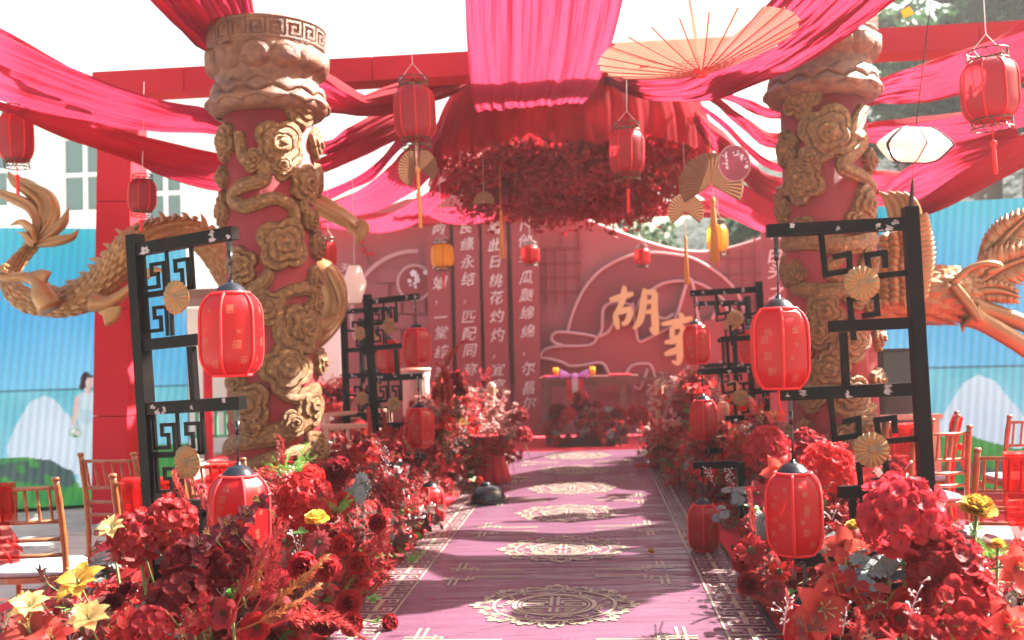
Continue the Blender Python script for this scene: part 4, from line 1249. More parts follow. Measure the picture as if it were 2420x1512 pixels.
blade([at(*zd(280, 985), DY - .3), at(*zd(330, 950), DY - .3), at(*zd(390, 922), DY - .3)], [.09, .06, .004], .03, 'leg_spur', dr)
blade([at(*zd(20, 920), DY - .3), at(*zd(40, 885), DY - .3), at(*zd(75, 882), DY - .3)], [.05, .035, .004], .03, 'claw', dr)
limb([at(*zd(*p), DY - .2) for p in ((700, 1150), (800, 1160), (900, 1110), (990, 1040), (1080, 960))], [x * dp for x in (80, 62, 44, 34, 26)], 'leg', dr)
blade([at(*zd(830, 1190), DY - .2), at(*zd(835, 1260), DY - .2), at(*zd(800, 1335), DY - .2)], [.11, .08, .004], .04, 'leg_spur', dr)
for dx in (0, 26):
    blade([at(*zd(1060, 985), DY - .2), at(*zd(1150 + dx, 910), DY - .2), at(*zd(1215 + dx, 925), DY - .2)], [.035, .03, .004], .02, 'claw', dr)
blade([at(x, y, 8.6) for x, y in ((700, 468), (752, 484), (790, 503), (826, 524), (850, 540))], [.12, .10, .085, .07, .03], .09, 'foreleg', dr, ridges=4)
for (dx_, dy_) in ((0, 0), (-12, 8), (10, -8)):
    blade([at(838 + dx_, 530 + dy_, 8.55), at(856 + dx_, 545 + dy_, 8.52), at(852 + dx_, 572 + dy_, 8.52)], [.035, .03, .003], .025, 'claw', dr)
blade([at(x, y, 8.55) for x, y in ((825, 530), (848, 548), (846, 580))], [.05, .04, .004], .03, 'claw', dr)
blade([at(x, y, 8.6) for x, y in ((760, 470), (800, 495), (822, 515))], [.04, .04, .01], .05, 'whisker', dr)
limb([at(x, y, 8.8) for x, y in ((700, 640), (758, 650), (786, 690), (780, 750), (735, 800), (690, 830))], [.14, .15, .13, .12, .12, .1], 'neck', dr)
blade([at(x, y, 8.65) for x, y in ((780, 640), (806, 690), (806, 735))], [.03, .045, .004], .03, 'spine', dr)
limb([at(x, y, 8.5) for x, y in ((700, 760), (760, 770), (800, 745))], [.09, .07, .02], 'horn', dr)

zp = lambda x, y: (2037.8 + x * .2931, 413.5 + y * .2931)
PY = 8.7
pp_ = px(PY) * .2931
ph = thing('golden_phoenix', 'carved golden phoenix perched beside the right column', 'phoenix statue', at(*zp(400, 1100), PY))
BP, BR = body_tube([at(*zp(*p), PY) for p in ((-250, 1060), (-60, 1010), (120, 960), (330, 960), (560, 965), (740, 975), (870, 1010), (960, 1060))], [x * pp_ for x in (150, 200, 235, 238, 228, 215, 150, 60)], 70, None)
mb = MB(); mb.tube(BP, BR, 28); mb.build('body', M_beast, ph, True, world=True)
scales(BP, BR, 'scales', ph, .16, M_beast, na=18)
for k in range(17):                                         # standing wing: overlapping feathers with tips to the right
    y0 = 330 + k * 40
    ln = 90 + 40 * math.sin(k / 16 * 3.1)
    A_ = at(*zp(330 + 20 * math.sin(k * .2), y0 + 70), PY - .26 - .004 * k)
    B_ = at(*zp(470 + 55 * math.sin(.5 + k * .14), y0 + 10), PY - .30)
    C_ = at(*zp(462 + ln * math.sin(.6 + k * .12), y0 - 30), PY - .28)
    blade([A_, B_, C_], [.034, .034, .004], .03, 'wing_feather', ph)
for q_ in range(4):
    for k in range(11):
        x_, y_ = 150 + q_ * 72 + 8 * math.sin(k), 1060 - k * 52 - 14 * q_
        dq = PY - .30 + .035 * abs(q_ - 1.5) + .004 * k
        blade([at(*zp(x_, y_), dq), at(*zp(x_ + 34, y_ - 34), dq - .03), at(*zp(x_ + 62, y_ - 86), dq - .01)], [.034, .042, .005], .03, 'wing_feather', ph)
for k, pts in enumerate([[(300, 560), (280, 380), (220, 220), (130, 130)], [(320, 560), (330, 360), (290, 210), (200, 125)], [(350, 540), (380, 360), (350, 220), (270, 130)], [(380, 520), (420, 360), (400, 230), (330, 135)], [(300, 700), (240, 600), (170, 530), (110, 515)], [(280, 800), (210, 700), (160, 640), (120, 600)]]):
    blade([at(*zp(*p), PY + .05 - .03 * k) for p in pts], [.055, .065, .05, .006], .035, 'plume', ph, ridges=3)
def leaf_feather(tipx, tipy, basex, basey, width, name, d=0, teeth=13, bend=0):
    """broad serrated tail feather: two toothed vanes and a raised quill"""
    A_, B_ = np.array((basex, basey), float), np.array((tipx, tipy), float)
    ax = B_ - A_
    L_ = np.linalg.norm(ax); ax /= L_
    nx = np.array((-ax[1], ax[0]))
    cen = lambda t: A_ + ax * L_ * t + nx * bend * math.sin(math.pi * t)
    f = thing(name, '', None, at(*zp(*cen(.4)), PY + d)); del f['label']; f.parent = ph; f.location = f.location - ph.location
    for s in (-1, 1):
        for k in range(teeth):
            t0 = .02 + .93 * k / teeth
            w = width * math.sin(math.pi * min(1, (.12 + t0 * .88))) ** .7 + 6
            root = cen(t0)
            mid = cen(t0 + .05) + nx * s * w * .55
            tip = cen(min(1.02, t0 + .13)) + nx * s * w
            o = .03 * (k % 2)
            P3 = [at(*zp(*q_), PY + d + dd) for q_, dd in ((root, 0), (mid, -.03 - .01 * (k % 2)), (tip, .02))]
            pp = crom([tuple(x) for x in P3], 9)
            mb = MB()
            wv = L_ / teeth * 1.25 * pp_
            def fn(u, v):
                i = min(int(round(v * 8)), 8)
                p = Vector(pp[i])
                dv = (Vector(pp[min(i + 1, 8)]) - Vector(pp[max(i - 1, 0)])).normalized()
                sd_ = dv.cross(V(0, 1, 0)).normalized()
                tt = 2 * math.pi * u
                ww = wv * (1 - v ** 2.2) * .62 + .003
                return p + sd_ * ww * math.cos(tt) + V(0, 1, 0) * .02 * math.sin(tt)
            mb.grid(fn, 8, 9, True)
            mb.v = [tuple(Vector(p) - ph.location - f.location) for p in mb.v]
            mb.build('barb', M_beast, f, True)
    mb = MB()
    mb.tube([Vector(at(*zp(*cen(t)), PY + d - .05)) - ph.location - f.location for t in np.linspace(-.05, 1, 12)], [.035 - .026 * i / 11 for i in range(12)], 8)
    mb.build('quill', M_beast, f, True)
leaf_feather(1360, 310, 960, 800, 150, 'tail_feather', .06, 13, -40)
leaf_feather(1480, 640, 830, 960, 185, 'tail_feather', -.06, 14, -60)
leaf_feather(1270, 985, 860, 960, 95, 'tail_feather', -.1, 9, -40)
for pts in ([(720, 880), (850, 760), (1000, 715), (1110, 740), (1000, 790)], [(740, 880), (840, 1000), (910, 1100), (945, 1180)], [(720, 890), (800, 990), (880, 1090), (935, 1170)]):
    limb([at(*zp(*p), PY - .3) for p in pts], [.03] * len(pts), 'quill', ph, n=6)
limb([at(*zp(*p), PY - .1) for p in ((860, 1040), (960, 1085), (1120, 1130), (1300, 1200), (1500, 1310))], [.10, .085, .075, .07, .06], 'leg', ph)
limb([at(*zp(*p), PY - .15) for p in ((860, 1120), (960, 1180), (1120, 1270), (1300, 1390), (1480, 1540))], [.12, .085, .08, .075, .06], 'leg', ph)
blade([at(*zp(*p), PY) for p in ((805, 1190), (806, 1230), (806, 1270))], [.02, .018, .003], .015, 'spur', ph)

# ================================================================== LANTERN STANDS
def rosette_mesh():
    mb = MB()
    def fn(u, v):
        t = 2 * math.pi * u
        r = .002 + .075 * v
        k = 1 + .05 * abs(math.sin(9 * t)) * (v > .9)
        y = -.026 * math.exp(-(v / .16) ** 4) - .014 * math.sin(math.pi * min(1, v * 1.02)) - .012 * v * abs(math.cos(9 * t)) - .004
        return (r * k * math.cos(t), y, r * k * math.sin(t))
    mb.grid(fn, 108, 12, True)
    mb.lathe([(0.0, 0), (.070, 0), (.070, .006), (0, .006)], 24)
    for i in range(len(mb.v) - 96, len(mb.v)):
        x, y, z = mb.v[i]
        mb.v[i] = (x, z * .8 + .001, y)
    return mb.mesh('rosette', M_brass, True)
ROS = rosette_mesh()
SPIRAL = [(0.02, 1.06), (0.02, .05), (.62, .05), (.62, .45), (.36, .45), (.36, .76), (.88, .76), (.88, -.1)]
def fretbars(mb, pts, ox, oz, w, h, side, th=.017):
    for i in range(len(pts) - 1):
        a, b = pts[i], pts[i + 1]
        A_, B_ = V(side * (ox + a[0] * w), 0, oz + a[1] * h), V(side * (ox + b[0] * w), 0, oz + b[1] * h)
        d = (B_ - A_).normalized() * th * .5
        mb.bar(A_ - d, B_ + d * (1 if i < len(pts) - 2 else 1), .010 + .0012 * (i % 2), th, (0, 1, 0) if False else (0, 0, 1) if abs(d.z) < abs(d.x) else (1, 0, 0))
HOOKS = [[(.405, -.03), (.395, -.215), (.285, -.20), (.285, -.125), (.345, -.135)], [(.195, -.235), (.205, -.135), (.125, -.128), (.125, -.185)], [(.20, -.235), (.02, -.225)],
         [(.285, -.51), (.295, -.335), (.175, -.325), (.172, -.405), (.23, -.412)]]
def stand(label, base, lean, yaw, side, fret, tiers=3, group='black lantern stands along the aisle', hh=2.1):
    Rm = Matrix.Rotation(lean, 3, 'Y') @ Matrix.Rotation(yaw, 3, 'Z')
    t = thing('lantern_stand', label, 'lantern stand', base, Rm.to_euler(), group)
    t['R'] = 1
    del t['R']
    w = .062
    MB().box((0, 0, hh / 2), (w, w, hh)).build('pole', M_black, t)
    MB().box((side * .2, 0, .012), (.62, .36, .02)).build('base_plate', M_black, t)
    A = .62
    for k in range(tiers):
        za = hh - .075 - .756 * k
        A = .62 - .025 * k
        MB().box((side * (w / 2 + A / 2 + .001), 0, za), (A, .05, .058)).build('arm', M_black, t)
        MB().box((side * (w / 2 + A - .04), 0, za - .055), (.018, .018, .05)).build('cable_gland', M_blackgloss, t)
        rg = random.Random(k + len(label))
        mb = MB()
        for q_ in range(9):
            mb.prism([(rg.uniform(-.012, .012) + .02 * math.cos(a) * rg.uniform(.3, 1), rg.uniform(-.004, .004) + .010 * math.sin(a)) for a in np.linspace(0, 6.28, 7, endpoint=False)],
                     lambda x, y, s, xx=rg.choice([.05, .08, .12, .3, .5, A - .02]), zz=rg.uniform(-.022, .022): (side * (w / 2 + xx + x), -.0256 - .0004 * (1 - s), za + zz + y))
        mb.build('paint_chips', M_chip, t)
        if k < tiers - 1 or True:
            zb = za - .455
            if zb > .15:
                MB().box((side * (w / 2 + .18 + .001), 0, zb), (.36, .045, .052)).build('short_arm', M_black, t)
                MB().box((side * (w / 2 + .30), 0, zb - .166), (.032, .032, .275)).build('strut', M_black, t)
        mb = MB()
        if fret == 'spiral':
            zt = za - .03
            for ux in (.045, .205):
                fretbars(mb, SPIRAL, ux, zt - .165, .155, .15, side)
            mb.box((side * .205, 0, zt - .185), (.345, .0125, .017)); mb.box((side * .37, 0, zt - .095), (.017, .0135, .19))
            if zb > .15:
                fretbars(mb, SPIRAL, .045, zb + .055, .155, .15, side)
                mb.box((side * .125, 0, zb + .228), (.18, .0125, .015)); mb.box((side * .213, 0, zb + .13), (.016, .0135, .20))
            mb.build('fret_panel', M_black, t)
            link('rosette', ROS, t, (side * .30, -.035, zt - .225))
        else:
            for pts in HOOKS:
                if zb < .15 and pts is HOOKS[3]: continue
                fretbars(mb, [(p[0], p[1]) for p in pts], 0, za, 1, 1, side, .026)
            mb.build('fret_panel', M_black, t)
            link('rosette', ROS, t, (side * .245, -.032, za - .265))
    return t, lambda p: Vector(base) + Rm @ Vector(p)

# ---- six-sided silk lanterns that hang from the stands
def lantern_profile(Rr, H):
    pr = []
    for i in range(15):
        t = i / 14
        s = 2 * t - 1
        r = Rr * (1 - abs(s) ** 5.0 * .40)
        pr.append((r, (t - .5) * H))
    return pr
def silk_mesh(Rr, H, n, name, m, bulge=.35):
    pr = lantern_profile(Rr, H)
    mb = MB()
    per = 8
    def rf(t, z):
        a = (t % (2 * math.pi / n)) - math.pi / n
        flatr = math.cos(math.pi / n) / math.cos(a)
        return flatr * (1 - bulge) + bulge
    vs, fs = [], []
    N_ = n * per
    for (r, z) in pr:
        for k in range(N_):
            t = 2 * math.pi * k / N_
            q_ = r * rf(t, z)
            vs.append((q_ * math.cos(t), q_ * math.sin(t), z))
    for i in range(len(pr) - 1):
        for k in range(N_):
            k2 = (k + 1) % N_
            fs.append((i * N_ + k, i * N_ + k2, (i + 1) * N_ + k2, (i + 1) * N_ + k))
    mb.add(vs, fs)
    return mb.mesh(name, m, True)
LR, LH = .138, .365
SILK = silk_mesh(LR, LH, 6, 'shade', M_lan)
def trims(Rr, H, n, m, tr=.0065):
    out = []
    pr = lantern_profile(Rr, H)
    mb = MB()
    mb.tube([(r * 1.008, 0, z) for r, z in pr], tr, 6)
    out.append(mb.mesh('edge_braid', m, True))
    mb = MB()
    mb.tube([(Rr * .6 * math.cos(t), Rr * .6 * math.sin(t), 0) for t in np.linspace(0, 2 * math.pi, 37)], tr * 1.15, 6, cap=False)
    out.append(mb.mesh('rim_braid', m, True))
    return out
EDGE, RIM = trims(LR, LH, 6, M_trim)
mb = MB(); mb.lathe([(.072, 0), (.075, .006), (.068, .012), (.060, .022), (.046, .036), (.026, .046), (.012, .05), (.012, .062), (0, .062)], 26)
CAPM = mb.mesh('cap', M_cap, True)
MARKS = ['福', '福', '喜', '福', '寿', '福']
def print_mesh(seed, dense):
    rg = random.Random(seed)
    mb = MB()
    ap = LR * (math.cos(math.pi / 6) * .65 + .35) + .0012
    for k in range(6):
        a0 = math.pi / 6 + k * math.pi / 3
        items = [(rg.uniform(-.03, .03), z + rg.uniform(-.02, .02), rg.choice(MARKS), rg.choice((.022, .030, .038) if dense else (.020, .042))) for z in ((-.12, -.05, .02, .09) if not dense else (-.125, -.085, -.04, 0, .045, .09, .125))]
        for (x, z, ch, s) in items:
            rot = math.pi if seed % 2 else 0
            def fn(a, b, x=x, z=z):
                aa = x + a
                # follow the slightly bulged panel
                d = abs(aa) / (LR * .5)
                rr_ = np.interp(z + b, [q_[1] for q_ in lantern_profile(LR, LH)], [q_[0] for q_ in lantern_profile(LR, LH)]) / LR
                fl = LR * math.cos(math.pi / 6)
                th = math.atan2(aa, fl)
                R_ = (.65 * math.cos(math.pi / 6) / math.cos(th) + .35) * LR * rr_ + .0014
                return (R_ * math.cos(a0 + th), R_ * math.sin(a0 + th), z + b)
            put_glyph(mb, ch, fn, s, shear=.15 if s > .02 else 0, rot=rot, wob=.02, seed=k)
    return mb.mesh('gold_print', M_print)
PRN = [print_mesh(s, s > 1) for s in range(4)]
def stand_lantern(label, hang, drop, spin, k, tassel=False, tilt=0, sc=1.0):
    c = Vector(hang) - V(0, 0, drop + .062 + LH / 2 * sc)
    t = thing('silk_lantern', label, 'lantern', c, (tilt, 0, spin), 'silk lanterns on the stands')
    link('shade', SILK, t, scale=sc)
    for j in range(6):
        link('edge_braid', EDGE, t, rot=(0, 0, j * math.pi / 3), scale=sc)
    for zz in (-LH / 2, LH / 2):
        link('rim_braid', RIM, t, (0, 0, zz * sc), scale=sc)
    link('cap', CAPM, t, (0, 0, LH / 2 * sc), scale=sc)
    link('gold_print', PRN[k % 4], t, scale=sc)
    mb = MB(); mb.tube([(0, 0, LH / 2 * sc + .055), (.004, 0, LH / 2 * sc + .06 + drop * .5), (0, 0, LH / 2 * sc + .062 + drop)], .0045, 6)
    mb.tube([(0, 0, LH / 2 * sc + .062 + drop - .06), (0, 0, LH / 2 * sc + .062 + drop)], .011, 8)
    mb.build('cable', M_blackgloss, t, True)
    if tassel:
        mb = MB(); mb.tube([(-.05, -.05, -LH / 2), (-.052, -.05, -LH / 2 - .05), (-.045, -.05, -LH / 2 - .09), (-.03, -.05, -LH / 2 - .12), (-.02, -.055, -LH / 2 - .115)], .005, 6)
        mb.build('loose_braid', M_trim, t, True)
    return t
def lean_of(xt, yt, xb, yb, Y):
    a, b = at(xt, yt, Y), at(xb, yb, Y)
    k = (a.x - b.x) / (a.z - b.z)
    return V(b.x - k * b.z, Y, .018), math.atan(k)
def hang_of(f, side, k):
    return f((side * (.031 + .62 - .025 * k - .04), 0, 2.1 - .075 - .756 * k - .08))
b, l = lean_of(318, 557, 372, 1400, 4.6)
_, f = stand('tall black lantern stand with spiral frets at the front left', b, l, rad(-25), 1, 'spiral')
stand_lantern('upper red silk lantern on the front left stand', hang_of(f, 1, 0), .125, .55, 0)
stand_lantern('lower red silk lantern half hidden by flowers at front left', hang_of(f, 1, 1), .18, 1.05, 2)
b, l = lean_of(2150, 500, 2190, 1180, 4.7)
_, f = stand('tall black lantern stand with hooked frets at the front right', b, l, 0, -1, 'hook')
stand_lantern('upper red silk lantern with loose braid on the front right stand', hang_of(f, -1, 0), .22, .45, 1, True)
stand_lantern('lower red silk lantern among flowers on the front right stand', hang_of(f, -1, 1), .22, .3, 3)
stand_lantern('lowest red lantern at ground level on the front right stand', hang_of(f, -1, 2), .06, .3, 3, sc=.8)
b, l = lean_of(868, 712, 885, 1000, 9.7)
_, f = stand('black lantern stand with spiral frets just right of the left column', b, l, rad(-30), 1, 'spiral')
stand_lantern('upper red lantern on the second left stand', hang_of(f, 1, 0), .16, .8, 0)
stand_lantern('middle red lantern on the second left stand above red plumes', hang_of(f, 1, 1), .16, .9, 2)
stand_lantern('low red lantern half buried in the left flower bank', at(1017, 1195, 8.9) + V(0, 0, .25), .02, .6, 2)
b, l = lean_of(1793, 685, 1812, 985, 9.7)
_, f = stand('black lantern stand with hooked frets left of the right column', b, l, 0, -1, 'hook')
stand_lantern('upper red lantern with bright crescents on the second right stand', hang_of(f, -1, 0), .17, .45, 1)
stand_lantern('middle red lantern on the second right stand', hang_of(f, -1, 1), .13, .4, 3)
q0 = at(1752, 1160, 7.4)
za_ = at(1700, 1098, 7.4).z
t = thing('lantern_stand', 'low black lantern stand hidden in the right flowers', 'lantern stand', (q0.x, 7.4, .018), group='black lantern stands along the aisle')
MB().box((0, 0, za_ / 2), (.05, .05, za_)).build('pole', M_black, t)
MB().box((-.185, 0, za_ - .018), (.32, .045, .05)).build('arm', M_black, t)
MB().box((.1, 0, .012), (.34, .3, .02)).build('base_plate', M_black, t)
stand_lantern('lowest red lantern hanging beside the runner at right', at(1658, 1106, 7.4), .20, .4, 3, sc=.9)
P3 = on(815, 725, 2.1)
_, f = stand('thin black lantern stand behind the second left stand', (P3.x, P3.y, .018), -.01, rad(-20), 1, 'hook')
stand_lantern('red lantern peeking out behind the second left stand', hang_of(f, 1, 0), .22, .5, 0)
P4 = on(1012, 776, 2.1)
_, f = stand('farthest small black lantern stand left of the stage', (P4.x, min(P4.y, 15.6), .018), -.01, rad(-30), 1, 'spiral')
stand_lantern('farthest red lantern glowing left of the stage', hang_of(f, 1, 0) + V(0, 0, -.05), .2, .5, 0)
P5 = at(1742, 755, 12.4)
_, f = stand('far black lantern stand behind the second right stand', (P5.x + .15, 12.4, .018), -.01, rad(10), -1, 'hook')
_, f2 = stand('far black lantern stand with arms pointing right', (at(1735, 800, 13.0).x, 13.0, .018), 0, rad(0), 1, 'hook', 2, hh=1.75)
stand_lantern('red lantern showing behind the second right stand pole', at(1768, 755, 11.6), .06, .5, 0)
stand_lantern('low red lantern behind the second right stand', at(1764, 925, 11.8), .02, .5, 0, sc=.8)

# ================================================================== HANGING PALACE LANTERNS
def crown_rim(Rr, h, n):
    mb = MB()
    for z in (0, h):
        mb.tube([(Rr * math.cos(t), Rr * math.sin(t), z) for t in np.linspace(0, 2 * math.pi, 33)], .0045, 5, cap=False)
    for k in range(n):
        t0, t1 = 2 * math.pi * k / n, 2 * math.pi * (k + .5) / n
        for (a, b) in ((t0, t1), (t1, 2 * math.pi * (k + 1) / n)):
            s = 1 if a == t0 else -1
            za, zb_ = (0, h) if s > 0 else (h, 0)
            mb.tube([(Rr * math.cos(a), Rr * math.sin(a), za), (Rr * math.cos(b), Rr * math.sin(b), zb_)], .003, 4, cap=False)
    return mb
def palace(label, x, y, Y, wpx, hpx, m=M_lan2, tas=1.0, tm=M_tassel, spin=.2, string=1.0, rims=True, name='palace_lantern'):
    c = at(x, y, Y)
    Rr = wpx * px(Y) / 2
    H = hpx * px(Y)
    t = thing(name, label, 'lantern', c, (0, rad(rspin.uniform(-2, 2)), spin), 'hanging palace lanterns')
    link('shade', silk_mesh(Rr, H, 8, 'shade', m, .45), t)
    e, _ = trims(Rr, H, 8, M_trim if m is not M_yel else M_gtassel, .0045 if Y < 8 else .004)
    for j in range(8):
        link('rib', e, t, rot=(0, 0, j * math.pi / 4))
    if rims:
        crown_rim(Rr * .72, H * .16, 10).build('crown', M_filig, t).location = (0, 0, H * .5)
        crown_rim(Rr * .72, H * .15, 10).build('base_rim', M_filig, t).location = (0, 0, -H * .64)
    mb = MB()
    mb.tube([(Rr * .7, 0, H * .62), (0, 0, H * .95), (-Rr * .7, 0, H * .62)], .003, 5)
    mb.tube([(0, 0, H * .95), (.004, 0, H * .95 + string * .5), (0, 0, H * .95 + string)], .003, 5)
    mb.build('string', M_string, t)
    mb = MB(); mb.tube([(0, 0, H * .45), (0, 0, H * .1)], [.012, .018], 8); mb.lathe([(0, -.02), (.03, 0), (.03, .05), (.012, .09), (0, .09)], 10, (0, 0, H * .02))
    mb.build('bulb', M_white, t, True)
    if tas:
        L_ = H * tas
        mb = MB()
        mb.tube([(0, 0, -H * .5), (0, 0, -H * .62 - L_ * .25)], .003, 5)
        mb.lathe([(0.0, 0), (.018, -.01), (.020, -.03), (.010, -.045), (.012, -.06), (.014, -L_ * .7), (.010, -L_ * .72), (0, -L_ * .72)], 8, (0, 0, -H * .62 - L_ * .25), rfn=lambda t_, z: 1 + .1 * math.sin(t_ * 4))
        mb.build('tassel', tm, t, True)
    return t
rspin = random.Random(8)
palace('pink red palace lantern cut by the left picture edge', 38, 325, 7.6, 84, 118, tas=.62, string=.8)
palace('small pink red palace lantern in front of the red pillar', 335, 463, 7.9, 68, 78, tas=.5, string=.7)
palace('pink red palace lantern left of the centre panel', 980, 268, 7.4, 98, 128, tas=1.6, tm=M_gtassel, string=.45)
palace('dull red palace lantern in front of the flower canopy', 1482, 360, 8.4, 84, 104, tas=.8, string=.55)
palace('large dark red palace lantern near the top right corner', 2338, 214, 5.9, 124, 138, tas=.8, string=.5)
palace('amber lantern in front of the calligraphy strips', 1045, 604, 11.2, 54, 56, M_yel, tas=.8, string=.9)
palace('amber lantern glowing over the backdrop dip', 1695, 563, 11.4, 50, 62, M_yel, tas=.5, string=.9)
palace('little red lantern before the rightmost calligraphy strip', 1253, 601, 13.5, 43, 42, M_lan, tas=0, string=1.0)
palace('little red lantern before the dark arch', 1517, 606, 14.5, 37, 38, M_lan, tas=0, string=1.0)
palace('red lantern half hidden by the dragon foreleg', 776, 600, 9.6, 38, 60, M_lan, tas=0, string=.8)
# white spindle
c = at(838, 672, 10.2)
t = thing('spindle_lantern', 'slim white silk spindle lantern beside the left column', 'lantern', c)
u = px(10.2)
mb = MB(); mb.lathe([(14 * u, -46 * u), (17 * u, -36 * u), (28 * u, -2 * u), (27 * u, 8 * u), (15 * u, 42 * u), (11 * u, 46 * u)], 24, rfn=lambda a, z: 1 + .03 * math.cos(a * 12)); mb.build('shade', M_white, t, True)
mb = MB(); mb.lathe([(14.5 * u, -48 * u), (14.5 * u, -45 * u)], 14); mb.lathe([(11.5 * u, 45 * u), (11.5 * u, 48 * u)], 14); mb.build('rim', M_brass, t)
mb = MB(); mb.tube([(0, 0, 48 * u), (0, 0, 48 * u + .9)], .003, 5); mb.build('string', M_string, t)
# white disc lantern
YD = 7.0
c = at(2160, 345, YD); u = px(YD)
t = thing('disc_lantern', 'flat white disc lantern with black bands right of the right column', 'lantern', c, (rad(10), rad(4), 0))
prof = [(30 * u, -38 * u), (55 * u, -30 * u), (80 * u, -2 * u), (81 * u, 6 * u), (72 * u, 16 * u), (42 * u, 38 * u), (22 * u, 42 * u)]
mb = MB(); mb.lathe([tuple(p) for p in crom(prof, 22)], 48); mb.f = mb.f[:-2]; mb.m = mb.m[:-2]; mb.build('shade', M_white, t, True)
for k in range(6):
    a = k * math.pi / 3 + .3
    mb = MB(); mb.tube([(p[0] * 1.01 * math.cos(a + .25 * math.sin(i / 7)), p[0] * 1.01 * math.sin(a + .25 * math.sin(i / 7)), p[1]) for i, p in enumerate(crom(prof, 22))], 3.4 * u if k % 2 else 1.2 * u, 6)
    mb.build('band', M_btassel, t, True)
mb = MB(); mb.tube([(30 * u * math.cos(a), 30 * u * math.sin(a), -38 * u) for a in np.linspace(0, 6.283, 30)], 2 * u, 6, cap=False); mb.build('rim', M_btassel, t, True)
mb = MB(); mb.tube([(0, 0, 20 * u), (0, 0, -5 * u)], [6 * u, 9 * u], 8); mb.lathe([(0, -24 * u), (12 * u, -18 * u), (15 * u, -6 * u), (8 * u, 6 * u), (0, 8 * u)], 12); mb.build('bulb', M_white, t, True)
mb = MB(); mb.tube([(0, 0, 42 * u), (.01, 0, .5), (.03, 0, 1.02)], .004, 5); mb.build('string', M_btassel, t)
mb = MB(); mb.tube([(0, 0, -38 * u), (2 * u, 0, -75 * u)], .0025, 5); mb.tube([(2 * u, 0, -75 * u), (3 * u, 0, -95 * u), (5 * u, 0, -195 * u)], [2 * u, 4.5 * u, 8 * u], 8); mb.build('tassel', M_btassel, t, True)
mb = MB()
for (dx, dz) in ((40, -8), (46, -3), (52, -6), (44, -14)):
    mb.lathe([(0, -.002), (4 * u, 0), (0, .002)], 6, (dx * u, -62 * u, dz * u))
mb.build('pink_print', M_pinkfan, t)
ob = tag(link('pennant', MB().add([(0, 0, 0), (.06, 0, .03), (.09, .01, -.02), (.02, 0, -.05), (.0, .006, 0), (.06, .006, .03), (.09, .016, -.02), (.02, .006, -.05)], [(0, 1, 2, 3), (7, 6, 5, 4), (0, 4, 5, 1), (1, 5, 6, 2), (2, 6, 7, 3), (3, 7, 4, 0)]).mesh('pennant', M_yel), None, at(2128, 26, YD)), 'tiny yellow pennant on the wire at the top right', 'pennant')

# ---- tassels and fans
def fan(label, x, y, Y, rpx, a0, a1, folds=26, group='hanging paper fans', m=M_fan):
    c = at(x, y, Y); R_ = rpx * px(Y)
    t = thing('paper_fan', label, 'fan', c, (0, 0, rspin.uniform(-.15, .15)), group)
    mb = MB()
    n = folds * 2
    rows = [.06, .3, .65, 1.0]
    vs = []
    for r in rows:
        for i in range(n + 1):
            a = a0 + (a1 - a0) * i / n
            vs.append((R_ * r * math.cos(a), (.5 if i % 2 else -.5) * R_ * .07 * r, R_ * r * math.sin(a)))
    fs = [(j * (n + 1) + i, j * (n + 1) + i + 1, (j + 1) * (n + 1) + i + 1, (j + 1) * (n + 1) + i) for j in range(len(rows) - 1) for i in range(n)]
    mb.add(vs, fs)
    mb.build('pleated_paper', m, t)
    MB().lathe([(0, -.01), (.012, 0), (0, .01)], 8, (0, -.015, 0)).build('rivet', M_bdpale, t, True)
    for a in (a0, a1):
        MB().bar((0, 0, 0), (R_ * math.cos(a), 0, R_ * math.sin(a)), .012, .014, (0, 1, 0)).build('guard_stick', M_fan, t)
    MB().tube([(0, 0, R_ * .5), (0, 0, R_ + .5)], .0025, 4).build('string', M_string, t)
    return t
fan('large kraft paper fan beside the pink round fan', 1680, 436, 9.2, 75, rad(-32), rad(212), 30)
fan('smaller kraft paper fan below the large fan', 1620, 500, 9.6, 42, rad(-40), rad(220), 22)
fan('left wing paper fan behind the pink lantern tassel', 984, 397, 9.4, 46, rad(95), rad(250), 15)
fan('right wing paper fan behind the pink lantern tassel', 988, 396, 9.45, 46, rad(-40), rad(82), 14)
fan('tiny fan showing under the flower canopy', 1143, 478, 10.4, 26, rad(-10), rad(190), 12)
c = at(1735, 386, 8.8); u = px(8.8)
t = thing('round_fan', 'round translucent pink silk fan at the large paper fan', 'fan', c, (0, 0, .2))
mb = MB(); mb.lathe([(0, -.004), (37 * u, -.004), (37 * u, .004), (0, .004)], 40); mb.v = [(x, z, y * 1.12) for x, y, z in mb.v]; mb.build('silk', M_pinkfan, t)
mb = MB(); mb.tube([(38 * u * math.cos(a), 0, 42 * u * math.sin(a)) for a in np.linspace(0, 6.283, 44)], 1.6 * u, 6, cap=False); mb.build('hoop', M_bdpale, t, True)
mb = MB()
for k in range(46):
    a = rspin.uniform(0, 6.28); r = rspin.uniform(.5, .92) * 37 * u
    if math.sin(a) < -.6: continue
    mb.lathe([(0, 0), (rspin.uniform(1.2, 4) * u, 0.0002), (0, .0004)], 6, (0, 0, 0))
    mb.v[-18:] = [(x + r * math.cos(a), -.0065 - z, y + r * math.sin(a)) for x, y, z in mb.v[-18:]]
mb.build('blossom_print', M_pale, t)
